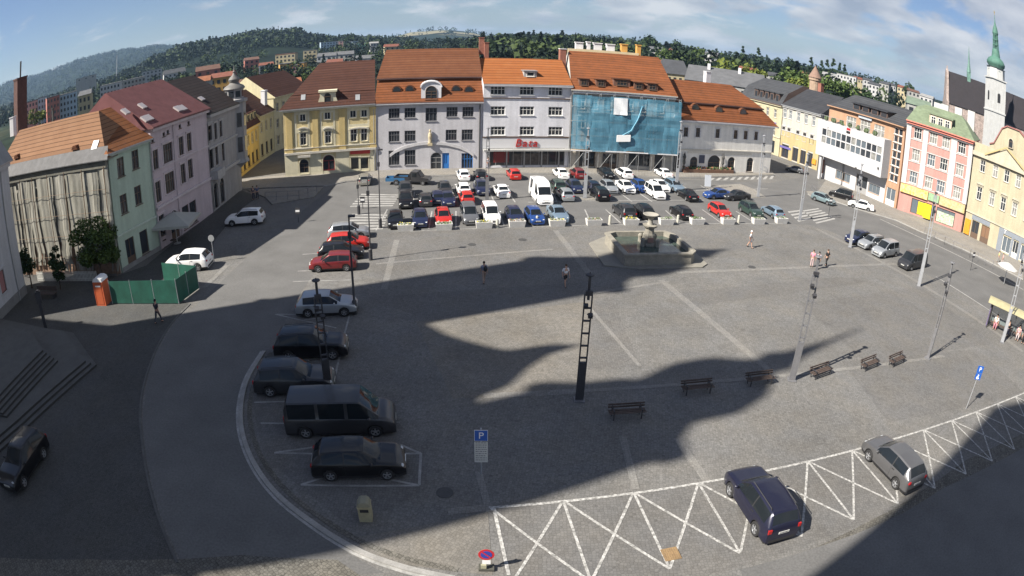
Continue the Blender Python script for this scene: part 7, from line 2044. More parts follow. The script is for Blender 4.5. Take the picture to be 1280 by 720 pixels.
 for k in range(46):
  c = a + (b - a) * (k / 45); mb.box(c.x - .06, c.y - .02, .05, c.x + .06, c.y + .02, 1.0)
 for z in (.3, .8): mb.tube((a.x, a.y, z), (b.x, b.y, z), .03, n=6)
 mb.build("pickets", mat("picket_white", (.5, .5, .47), .7, var=.15, scale=3), t)
 # info stele
 p = G(57.5, 411); t = thing("information_stele", "dark upright information post standing above the church steps", "information post", (p.x, p.y, .004), R(35)); mb = MB(); mb.box(-.14, -.1, 0, .14, .1, 3.2); mb.build("pole", M_DARK, t); mb = MB(); mb.box(-.25, -.16, 2.2, .25, .16, 3.1); mb.build("panel", M_DARK, t)
 p = G(58, 372); t = thing("dark_bench", "dark wide bench in shade beneath the small trees at the left", "bench", (p.x, p.y, .004), R(3))
 mb = MB(); mb.box(-1.5, -.3, .4, 1.5, .3, .46); mb.box(-1.5, .3, .55, 1.5, .36, .95); mb.build("seat", WOODB, t)
 for x in (-1.3, 1.3): mb = MB(); mb.box(x - .05, -.28, 0, x + .05, .3, .4); mb.build("leg", M_DARK, t)
 p = G(1273, 374); t = thing("sale_umbrella", "small white parasol on the pavement at the right edge", "parasol", (p.x + 1.0, p.y + 4.2, .12)); mb = MB(); mb.tube((0, 0, 0), (0, 0, 2.5), .04, n=8); mb.build("pole", M_GALV_SUN, t); mb = MB(); mb.lathe([(1.6, 2.0), (.9, 2.3), (.02, 2.55)], 8, caps=False); mb.build("canopy", mat("parasol_white", (.42, .42, .41), .85), t, fix=False)
street()
# ================================================================ people and trees
SKIN = mat("skin", (.42, .25, .18), .6)
PM = {}
def figure(pose):
 """body, shirt, trousers, shoes and hair meshes of one adult in a pose; faces -Y, feet on z = 0"""
 if pose in PM: return PM[pose]
 seat = pose == 'sit'
 st_ = {'walk': (.26, -.24), 'stand': (.03, -.02), 'step': (.16, -.18), 'sit': (0, 0)}[pose]
 dz = -.42 if seat else 0
 pel = Vector((0, 0, .93 + dz)); ch = Vector((0, -.02, 1.32 + dz)); nk = Vector((0, -.01, 1.47 + dz)); hd = Vector((0, -.03, 1.62 + dz))
 V, E_, Rr = [pel, Vector((0, 0, 1.12 + dz)), ch, nk, hd + Vector((0, 0, -.04)), hd + Vector((0, 0, .1))], [(0, 1), (1, 2), (2, 3), (3, 4), (4, 5)], [(.16, .11), (.145, .10), (.18, .115), .06, (.085, .1), (.07, .085)]
 legs, arms = [], []
 for s, f in ((-1, st_[0]), (1, st_[1])):
  hip = Vector((s * .09, 0, .9 + dz))
  if seat: kn = Vector((s * .12, -.42, .48)); an = Vector((s * .12, -.40, .08))
  else: kn = Vector((s * .10, -f * .55 - .03, .50)); an = Vector((s * .10, -f * .95 + (.08 if f < -.1 else 0), .09 + (.05 if f < -.1 else 0)))
  toe = an + Vector((s * .02, -.16, -.05)); legs.append((hip, kn, an, toe))
  sh = Vector((s * .19, 0, 1.40 + dz)); sw = -f * .5 * (-1)
  el = Vector((s * .25, sw * .45 + .02, 1.13 + dz)); wr = Vector((s * .24, sw * 1.0 - .10 - (.15 if seat else 0), .90 + dz + (.0 if not seat else .05))); arms.append((sh, el, wr))
 def chain(base, pts, rad, V, E_, Rr):
  last = base
  for p, r in zip(pts, rad): V.append(p); Rr.append(r); E_.append((last, len(V) - 1)); last = len(V) - 1
  return last
 for l in legs: chain(0, l, (.085, .06, .042, .035), V, E_, Rr)
 for s_, a in zip((-1, 1), arms):
  k = chain(2, a, (.055, .042, .03), V, E_, Rr)
  palm = a[2] + Vector((0, -.02, -.09)); k = chain(k, [palm], (.032,), V, E_, Rr)
 body = skinned("person_body", V, E_, [r if isinstance(r, tuple) else (r, r) for r in Rr], SKIN)
 # fingers, thumb, nose and ears are added to the same mesh
 bm = bmesh.new(); bm.from_mesh(body)
 def bit(a, b, r0, r1):
  t = MB(); t.tube(a, b, r0, r1, 6); me = t.mesh("x", SKIN, True); bm.from_mesh(me); bpy.data.meshes.remove(me)
 for s_, a in zip((-1, 1), arms):
  pc = a[2] + Vector((0, -.02, -.11))
  for k in range(4):
   p0 = pc + Vector((0, -.03 + .02 * k, -.01)); L_ = (.07, .082, .078, .06)[k]; p1 = p0 + Vector((-s_ * .012, 0, -L_ * .6)); p2 = p1 + Vector((-s_ * .024, 0, -L_ * .45)); bit(p0, p1, .009, .008); bit(p1, p2, .008, .006)
  q0 = a[2] + Vector((0, -.045, -.07)); q1 = q0 + Vector((0, -.028, -.035)); bit(q0, q1, .011, .009); bit(q1, q1 + Vector((-s_ * .008, -.008, -.03)), .009, .007)
 bit(hd + Vector((0, -.085, .03)), hd + Vector((0, -.125, -.005)), .012, .016)
 for s_ in (-1, 1): bit(hd + Vector((s_ * .078, 0, .03)), hd + Vector((s_ * .095, .01, -.0)), .02, .016)
 bm.to_mesh(body); bm.free()
 W_ = mat("person_white", (.7, .7, .7), .85)
 tv, te, tr = [pel + Vector((0, 0, .06)), Vector((0, 0, 1.12 + dz)), ch, nk + Vector((0, 0, -.035))], [(0, 1), (1, 2), (2, 3)], [(.175, .125), (.165, .12), (.20, .13), (.08, .08)]
 for s_, a in zip((-1, 1), arms): chain(2, (a[0], a[0].lerp(a[1], .85)), (.072, .066), tv, te, tr)
 shirt = skinned("person_shirt", tv, te, [r if isinstance(r, tuple) else (r, r) for r in tr], W_)
 def lower(full):
  v, e, r = [pel + Vector((0, 0, .07)), pel], [(0, 1)], [(.165, .12), (.17, .125)]
  for l in legs: chain(1, (l[0], l[1], l[2] + Vector((0, 0, .03))) if full else (l[0], l[1] + Vector((0, 0, .06))), (.10, .078, .062) if full else (.105, .09), v, e, r)
  return skinned("person_trousers", v, e, [q if isinstance(q, tuple) else (q, q) for q in r], W_)
 sh = MB()
 for l in legs: sh.blob(l[2] + Vector((0, -.07, -.045)), .05, .14, .05, 8, 5)
 shoes = sh.mesh("person_shoes", TYRE, True)
 hr = MB(); hr.blob(hd + Vector((0, .022, .055)), .098, .112, .105, 10, 6); hair = hr.mesh("person_hair", W_, True)
 ey = MB()
 for s_ in (-1, 1): ey.blob(hd + Vector((s_ * .032, -.088, .035)), .012, .008, .007, 6, 4)
 ey.blob(hd + Vector((0, -.092, -.045)), .022, .006, .006, 6, 4); eyes = ey.mesh("person_features", DARK)
 PM[pose] = dict(body=body, shirt=shirt, long=lower(True), short=lower(False), shoes=shoes, hair=hair, face=eyes)
 return PM[pose]
def person(px, py, ang, pose, top, low, hairc, label, short=False, bag=None, z=0.004, hat=False, at=None, scale=1.04):
 p = at or G(px, py, z)
 f = figure(pose)
 t = tag(obj("person", f['body'], None, (p.x, p.y, z), ang), label, "person", "people on the square"); k_ = scale * (.92 if p.y > 38 else 1); t.scale = (k_, k_, k_)
 def part(nm, me, col, key):
  o = obj(nm, me, t)
  if col is not None:
   o.material_slots[0].link = 'OBJECT'; o.material_slots[0].material = mat("cloth_%.2f_%.2f_%.2f" % col, col, .85, var=.1, scale=8)
  return o
 part("shirt", f['shirt'], top, 0); part("shorts" if short else "trousers", f['short' if short else 'long'], low, 0); part("shoes", f['shoes'], None, 0); part("cap" if hat else "hair", f['hair'], hairc, 0); part("face", f['face'], None, 0)
 if bag is not None:
  mb = MB(); mb.blob((-.06, .19, 1.22), .16, .11, .24, 8, 6); mb.build("backpack", mat("cloth_%.2f_%.2f_%.2f" % bag, bag, .85), t, smooth=True)
 return t
BR, BK, WH, BL = (.06, .035, .02), (.02, .02, .022), (.68, .68, .7), (.05, .07, .16)
def people():
 person(605, 354, R(200), 'walk', (.20, .22, .30), (.30, .22, .18), BR, "person walking with a dark backpack at the shadow edge left of the middle", bag=BK)
 person(706, 357.5, R(20), 'walk', WH, BK, BR, "person in white shirt and black shorts walking in shade near the fountain", short=True)
 person(937, 309.5, R(60), 'walk', WH, (.12, .12, .15), WH, "person in white shirt and white cap walking right of the fountain", short=True, hat=True)
 person(1014, 334, R(150), 'stand', (.55, .22, .28), (.4, .3, .3), BR, "person in pink top in the group of three, left one")
 person(1021, 336.5, R(170), 'step', (.45, .40, .46), BK, BK, "person in pale top and black trousers in the middle of the group of three")
 person(1032, 333, R(190), 'step', BK, BK, BR, "person all in black at the right of the group of three")
 person(199, 404, R(170), 'walk', (.03, .03, .04), (.04, .045, .06), BK, "person in dark clothes walking in shade below the green fence")
 person(317, 250, R(30), 'stand', (.05, .05, .07), (.05, .05, .07), BR, "person in dark clothes on the shaded corner by the side street, left one")
 person(322, 249, R(200), 'step', (.10, .12, .2), (.04, .04, .05), BR, "person in bluish clothes on the shaded corner by the side street, right one")
 person(610, 212, R(40), 'stand', (.66, .60, .62), (.2, .2, .25), BR, "person in a pale top by the left end of the shop canopy")
 person(1247, 329, R(60), 'step', (.55, .5, .2), (.2, .2, .2), BR, "person in yellowish top on the east pavement, left one")
 person(1252, 332, R(240), 'walk', (.55, .3, .3), (.35, .3, .28), BR, "person in reddish top on the east pavement, right one")
 p0, p1 = G(1232, 409), G(1283, 434); d = (p1 - p0); a = math.atan2(d.y, d.x); n = Vector((-d.y, d.x, 0)).normalized()
 e = d.normalized()
 for k, (u, tc, lc, hc, lb) in enumerate(((1.0, (.62, .6, .6), (.45, .18, .22), BR, "seated person in white top in the bus shelter, nearest the violet poster"), (2.6, BK, (.08, .08, .12), BK, "seated person in black in the middle of the bus shelter"), (3.9, (.5, .3, .33), (.4, .35, .35), BR, "seated person in pinkish top in the bus shelter, beside the one in black"), (4.7, (.05, .05, .06), BK, BR, "seated person in dark clothes at the right end of the shelter seat"))):
  q = p0 + e * u + n * 0.80; q = Vector((q.x, q.y, .004))
  person(0, 0, a, 'sit', tc, lc, hc, lb, at=q)
people()
# ---------------------------------------------------------------- trees
def leaf_mat(n, c, c2):
 if n in MATS: return MATS[n]
 m = bpy.data.materials.new(n); m.use_nodes = True; nt = m.node_tree; p = nt.nodes["Principled BSDF"]; L = nt.links.new
 p.inputs["Roughness"].default_value = .75; p.inputs["Specular IOR Level"].default_value = .2
 geo = nt.nodes.new("ShaderNodeNewGeometry"); n1 = nt.nodes.new("ShaderNodeTexNoise"); n1.inputs["Scale"].default_value = .9; n1.inputs["Detail"].default_value = 4; L(geo.outputs["Position"], n1.inputs[0])
 rp = nt.nodes.new("ShaderNodeValToRGB"); rp.color_ramp.elements[0].position = .35; rp.color_ramp.elements[1].position = .65; rp.color_ramp.elements[0].color = (*c, 1); rp.color_ramp.elements[1].color = (*c2, 1)
 L(n1.outputs["Fac"], rp.inputs[0]); L(rp.outputs[0], p.inputs["Base Color"])
 MATS[n] = m; return m
BARK = mat("bark", (.07, .05, .038), .95, var=.3, scale=4)
LEAF_A = leaf_mat("leaves_mid", (.04, .07, .02), (.08, .115, .03)); LEAF_B = leaf_mat("leaves_dark", (.016, .034, .014), (.035, .06, .022)); LEAF_C = leaf_mat("leaves_yellow", (.075, .10, .018), (.13, .15, .03))
def crown_mesh(seed, rx, rz, n, leaf, clumps=14, name="tree_crown", m=LEAF_A, cz=0.0, cone=False):
 rng = random.Random(seed); mb = MB(); C_ = []
 for k in range(clumps):
  if cone:
   u = rng.random(); r = (1 - u) * rx * .8; a = rng.uniform(0, 6.28); C_.append((r * math.cos(a), r * math.sin(a), -rz + 2 * rz * u, .35 * rx * (1 - u) + .12 * rx))
  else:
   while True:
    x, y, z = (rng.uniform(-1, 1) for _ in range(3))
    if .25 < x * x + y * y + z * z < 1: break
   C_.append((x * rx * .85, y * rx * .85, z * rz * .85, rng.uniform(.2, .44) * rx))
 for k in range(n):
  c = C_[k % len(C_)]
  a, b = rng.uniform(0, 6.28), math.acos(rng.uniform(-1, 1)); r = c[3] * rng.random() ** .35
  x, y, z = c[0] + r * math.sin(b) * math.cos(a), c[1] + r * math.sin(b) * math.sin(a), c[2] + r * math.cos(b) * .8 + cz
  u = Vector((rng.gauss(0, 1), rng.gauss(0, 1), rng.gauss(0, .6))).normalized(); w = u.cross(Vector((rng.gauss(0, 1), rng.gauss(0, 1), rng.gauss(0, 1)))).normalized(); s = leaf * rng.uniform(.6, 1.3)
  p = Vector((x, y, z)); mb.add([p - u * s, p + w * s * .55, p + u * s, p - w * s * .55], [(0, 1, 2, 3)])
 return mb.mesh(name, m, fix=False)
def trunk_mesh(seed, h, r, branches=5, top=1.0, spread=1.0):
 rng = random.Random(seed); mb = MB(); mb.tube((0, 0, 0), (.05, 0, h * .5), r, r * .8, 8); mb.tube((.05, 0, h * .5), (0, .05, h), r * .8, r * .5, 8)
 for k in range(branches):
  a = 6.28 * k / branches + rng.uniform(-.3, .3); z0 = h * rng.uniform(.6, .95); L_ = spread * rng.uniform(.7, 1.1)
  mb.tube((0, 0, z0), (L_ * math.cos(a), L_ * math.sin(a), z0 + L_ * rng.uniform(.5, 1.0)), r * .42, r * .14, 6)
 return mb.mesh("tree_trunk", BARK)
def near_trees():
 for (px, py, rx, rz, th, cz, n, lf, m, lb, top) in (
  (128, 352, 2.6, 2.6, 2.2, 3.4, 10000, .14, LEAF_A, "young leafy street tree in front of the sheeted wall, right of the small dark ones", 0),
  (76, 362, 1.0, 1.9, 1.5, 2.4, 2600, .13, LEAF_B, "small dark clipped tree nearest the young leafy tree", 0),
  (40, 360, 1.2, 1.6, 1.6, 2.5, 2600, .13, LEAF_B, "small dark round tree beside the white corner house", 0)):
  p = G(px, py); t = thing("street_tree", lb, "tree", (p.x, p.y, 0), 0, "street trees by the sheeted wall")
  obj("trunk", trunk_mesh(px, th, .10 if rx > 1 else .07, 6, spread=rx * .6), t); obj("crown", crown_mesh(px, rx, rz, n, lf, 22, m=m, cz=cz), t)
 p = G(1195, 287);
 t = thing("shrub", "small green shrub in a tub on the pavement before the salmon house", "shrub", (p.x, p.y, .1)); obj("crown", crown_mesh(3, .5, .5, 300, .1, 8, m=LEAF_A, cz=.9), t); mb = MB(); mb.lathe([(.25, 0), (.32, .5), (.28, .5)], 12); mb.build("tub", CONC, t)
 p = G(1269, 322); t = thing("shrub", "leafy shrub on the pavement at the right edge before the grey shopfront", "shrub", (p.x, p.y, .1)); obj("crown", crown_mesh(5, .8, .9, 500, .12, 10, m=LEAF_A, cz=1.0), t); mb = MB(); mb.lathe([(.3, 0), (.36, .5), (.3, .5)], 12); mb.build("tub", CONC, t)
near_trees()
# ================================================================ hills, town and woods behind
def az_of(px, py): d = ray(px, py); return math.degrees(math.atan2(d.x, d.y))
def ridge(pts, dist):
 r = sorted((az_of(*p), D(p[0], p[1], dist).z) for p in pts)
 return r
def interp(tab, x):
 if x <= tab[0][0]: return tab[0][1]
 for a, b in zip(tab, tab[1:]):
  if x <= b[0]:
   t = (x - a[0]) / (b[0] - a[0]); t = t * t * (3 - 2 * t); return a[1] + (b[1] - a[1]) * t
 return tab[-1][1]
RFAR = ridge([(2, 108), (50, 95), (100, 77), (150, 65), (190, 60), (237, 60), (300, 60), (390, 58), (470, 52), (495, 46), (520, 40), (550, 37), (585, 40), (615, 46), (680, 51), (720, 47), (760, 48), (800, 55), (900, 74), (1000, 92), (1130, 116), (1279, 165)], 3200)
RMID = ridge([(2, 140), (60, 128), (110, 112), (165, 93), (200, 76), (230, 63), (280, 53), (320, 47), (365, 45), (390, 52), (420, 54), (470, 55), (540, 56), (600, 54), (640, 50), (700, 50), (760, 54), (800, 57), (850, 66), (900, 74), (960, 80), (1000, 86), (1060, 97), (1130, 114), (1279, 162)], 1150)
RNEAR = [(-60, 2), (-35, 1), (-20, 3), (-8, 6), (0, 7), (10, 8), (20, 9), (30, 10), (38, 8), (60, 6)]
def rough(x, y):
 return math.sin(x * .011 + 1.3) * math.cos(y * .009 + .4) + .5 * math.sin(x * .027 + y * .019)
def land(az, r):
 h4, h2, h1 = interp(RNEAR, az), interp(RMID, az), interp(RFAR, az)
 tab = [(0, -.04), (140, -.04), (400, h4), (1150, h2), (1700, min(h2, h1) * .7 + 2), (3200, h1), (5200, h1 * .75), (9000, 0)]
 for a, b in zip(tab, tab[1:]):
  if r <= b[0]:
   t = (r - a[0]) / (b[0] - a[0]); t = t * t * (3 - 2 * t); z = a[1] + (b[1] - a[1]) * t; break
 else: z = 0
 if r > 180:
  a = math.radians(az); z += rough(r * math.sin(a), r * math.cos(a)) * min(2.5, (r - 180) * .003)
 return z
def land_xy(x, y): return land(math.degrees(math.atan2(x, y)), math.hypot(x, y))
def terrain():
 rs = [0, 60, 110, 140, 170, 210, 260, 320, 400, 500, 620, 760, 900, 1030, 1150, 1300, 1500, 1750, 2100, 2500, 2900, 3200, 3600, 4300, 5200, 7000, 9000]
 azs = [i * 1.5 for i in range(-60, 61)] + [100 + 10 * i for i in range(17)]
 mb = MB(); n = len(azs)
 for r in rs:
  for a in azs:
   q = math.radians(a); aa = a if a <= 180 else a - 360
   mb.v.append((r * math.sin(q), r * math.cos(q), land(aa, r) if abs(aa) <= 91 else (-.04 if r < 500 else 10)))
 for k in range(len(rs) - 1):
  for i in range(n):
   j = (i + 1) % n
   mb.f.append([k * n + i, k * n + j, (k + 1) * n + j, (k + 1) * n + i]); mb.m.append(0)
 m = bpy.data.materials.new("hill_ground"); m.use_nodes = True; nt = m.node_tree; p = nt.nodes["Principled BSDF"]; L = nt.links.new; p.inputs["Roughness"].default_value = .95; p.inputs["Specular IOR Level"].default_value = .1
 geo = nt.nodes.new("ShaderNodeNewGeometry"); n1 = nt.nodes.new("ShaderNodeTexNoise"); n1.inputs["Scale"].default_value = .0028; n1.inputs["Detail"].default_value = 7; L(geo.outputs["Position"], n1.inputs[0])
 rp = nt.nodes.new("ShaderNodeValToRGB"); e = rp.color_ramp.elements
 e[0].position = .45; e[0].color = (.006, .013, .008, 1); e[1].position = .60; e[1].color = (.013, .023, .011, 1)
 x = e.new(.70); x.color = (.11, .10, .05, 1)
 L(n1.outputs["Fac"], rp.inputs[0]); n2 = nt.nodes.new("ShaderNodeTexNoise"); n2.inputs["Scale"].default_value = .05; n2.inputs["Detail"].default_value = 6; L(geo.outputs["Position"], n2.inputs[0])
 mr = nt.nodes.new("ShaderNodeMapRange"); mr.inputs["From Min"].default_value = .3; mr.inputs["From Max"].default_value = .7; mr.inputs["To Min"].default_value = .55; mr.inputs["To Max"].default_value = 1.4; L(n2.outputs["Fac"], mr.inputs["Value"])
 vm = nt.nodes.new("ShaderNodeVectorMath"); vm.operation = 'SCALE'; L(rp.outputs[0], vm.inputs[0]); L(mr.outputs[0], vm.inputs["Scale"]); L(vm.outputs[0], p.inputs["Base Color"])
 st(mb.build("hills", m, smooth=True))
 # fields on the far slope and a meadow strip on the left hill
 fm = mat("ripe_field", (.17, .15, .08), .95, var=.15, scale=.02)
 for (a, b, r0, r1) in ((494, 560, 2450, 2800), (566, 612, 2500, 2750), (176, 196, 1500, 1750), (200, 236, 1350, 1480)):
  mb = MB(); N = 10; a0, a1 = az_of(a, 55), az_of(b, 55)
  P = lambda i, k: (lambda az, r: (r * math.sin(R(az)), r * math.cos(R(az)), land(az, r) + 3.0))(a0 + (a1 - a0) * i / N, r0 + (r1 - r0) * k / 4)
  for i in range(N):
   for k in range(4): mb.quad(P(i, k), P(i + 1, k), P(i + 1, k + 1), P(i, k + 1))
  st(mb.build("field", fm))
def woods():
 """far woods: thousands of crowns that read as one mass"""
 rng = random.Random(21)
 def clump(seed, n, cone):
  r2 = random.Random(seed); q = []
  for k in range(n):
   a, b = r2.uniform(0, 6.28), math.acos(r2.uniform(-1, 1)); rr = .5 * r2.uniform(.65, 1.1)
   if cone: z = r2.random(); rr = .30 * (1 - z) * r2.uniform(.6, 1.2); c = Vector((rr * math.cos(a), rr * math.sin(a), z))
   else: c = Vector((rr * math.sin(b) * math.cos(a), rr * math.sin(b) * math.sin(a), .5 + .48 * math.cos(b) * r2.uniform(.7, 1.05)))
   u = Vector((r2.gauss(0, 1), r2.gauss(0, 1), r2.gauss(0, .7))).normalized(); w = u.cross(Vector((r2.gauss(0, 1), r2.gauss(0, 1), r2.gauss(0, 1)))).normalized(); s = (.13 if not cone else .10) * r2.uniform(.7, 1.3) * (40 / n) ** .35
   q.append([c - u * s, c + w * s * .8, c + u * s, c - w * s * .8])
  return q
 near = [clump(i, 90, False) for i in range(5)] + [clump(9, 70, True)]; far = [clump(30 + i, 26, False) for i in range(4)] + [clump(39, 22, True)]
 zones = [  # px range at py 60, distances, count, height, name
  (600, 730, 280, 700, 330, 13, 'n'), (725, 900, 330, 800, 260, 12, 'n'), (890, 1010, 260, 600, 150, 11, 'n'), (1000, 1130, 330, 640, 70, 10, 'n'), (470, 610, 500, 1100, 170, 11, 'n'),
  (150, 480, 760, 1220, 1500, 13, 'f'), (0, 170, 520, 1250, 1100, 11, 'f'), (480, 1130, 800, 1250, 620, 12, 'f'), (0, 260, 1900, 3300, 2200, 15, 'f'), (250, 1130, 2300, 3300, 500, 18, 'f'), (395, 470, 560, 760, 60, 10, 'n'), (90, 330, 330, 760, 150, 9, 'n'), (200, 475, 190, 480, 170, 7, 'n')]
 mb = MB()
 for (pa, pb, r0, r1, n, h, kind) in zones:
  a0, a1 = az_of(pa, 60), az_of(pb, 60)
  for _ in range(n):
   az = rng.uniform(a0, a1); r = math.sqrt(rng.uniform(r0 * r0, r1 * r1)); x, y = r * math.sin(R(az)), r * math.cos(R(az)); z = land(az, r)
   if 480 < pb and r > 2000 and rng.random() < .3: continue
   src = near if kind == 'n' else far; ci = rng.randrange(len(src)); q = src[ci]; hh = h * rng.uniform(.6, 1.2) * (1.15 if ci == len(src) - 1 else 1); w = hh * rng.uniform(.8, 1.2); mi = rng.choice((0, 1, 1, 2)) if ci < len(src) - 1 else 1
   ca, sa = math.cos(rng.uniform(0, 6.28)), math.sin(rng.uniform(0, 6.28))
   base = len(mb.v)
   for f in q:
    for c in f: mb.v.append((x + (c.x * ca - c.y * sa) * w, y + (c.x * sa + c.y * ca) * w, z - .8 + c.z * hh))
   for k in range(len(q)): mb.f.append([base + 4 * k + i for i in range(4)]); mb.m.append(mi)
 o = mb.build("forest", [leaf_mat("wood_mid", (.012, .024, .011), (.022, .038, .015)), leaf_mat("wood_dark", (.006, .014, .009), (.011, .022, .012)), leaf_mat("wood_light", (.03, .05, .015), (.05, .07, .02))], fix=False)
 tag(o, "dark green woods covering the hills behind the town", "forest", kind="stuff")
BGW = {}
def town_house(pxl, pxr, py_ridge, dist, wall, roof, label, rh=.35, flat=False, rows=2, cols=3, rot=0.0, depth=9, py_eave=None, cat="house", name="town_house", chim=0):
 L_, Rr_ = D(pxl, py_ridge, dist), D(pxr, py_ridge, dist)
 c = (L_ + Rr_) / 2; w = (Rr_ - L_).length; top = c.z; base = land_xy(c.x, c.y) - .5
 a = math.atan2(Rr_.y - L_.y, Rr_.x - L_.x) + R(rot)
 t = thing(name, label, cat, (c.x, c.y, base), a, "houses of the town beyond the square")
 H = top - base; e = H - (.0 if flat else (max(1.5, w * rh * .5) if py_eave is None else top - D((pxl + pxr) / 2, py_eave, dist).z)); e = max(e, 2.2)
 wm = plaster("town_wall_" + wall, TW[wall], var=.08); rm = mat("town_roof_" + roof, TR[roof], .9, var=.2, scale=.6)
 mb = MB(); mb.box(-w / 2, 0, 0, w / 2, depth, e); mb.build("wall", wm, t)
 if flat:
  mb = MB(); mb.box(-w / 2 - .15, -.15, e, w / 2 + .15, depth + .15, e + .35)
 else:
  mb = MB(); o = .35
  mb.add([(-w / 2 - o, -o, e), (w / 2 + o, -o, e), (w / 2 + o, depth + o, e), (-w / 2 - o, depth + o, e), (-w / 2, depth / 2, H), (w / 2, depth / 2, H)], [(0, 1, 5, 4), (2, 3, 4, 5), (0, 4, 3), (1, 2, 5), (0, 3, 2, 1)])
 rf = mb.build("roof", rm, t)
 for k in range(chim): mb = MB(); x = -w * .25 + k * w * .4; mb.box(x, depth * .4, H - 1.2, x + .8, depth * .4 + .8, H + .9); mb.build("chimney", WHITEP, rf)
 ww, wh = min(1.5, w / cols * .5), min(1.5, 1.4)
 key = (round(ww, 1), round(wh, 1))
 if key not in BGW: q = MB(); q.box(-ww / 2, -.06, 0, ww / 2, -.005, wh); BGW[key] = q.mesh("town_window", PANE)
 vis = min(rows, int((e - .5) / 2.6))
 for r in range(vis):
  for k in range(cols): obj("window", BGW[key], t, (-w / 2 + w * (k + .5) / cols, 0, e - 2.3 - r * 2.8))
 return t
TW = dict(white=(.40, .40, .40), cream=(.38, .33, .21), pink=(.46, .27, .25), blue=(.33, .42, .50), red=(.36, .13, .10), orange=(.45, .26, .07), grey=(.32, .33, .34), pale=(.30, .30, .285), teal=(.16, .42, .38), yellow=(.6, .48, .16))
TR = dict(red=(.15, .05, .03), brown=(.10, .05, .035), orange=(.2, .07, .03), slate=(.045, .048, .055), grey=(.09, .093, .1), light=(.22, .22, .22), green=(.12, .16, .12))
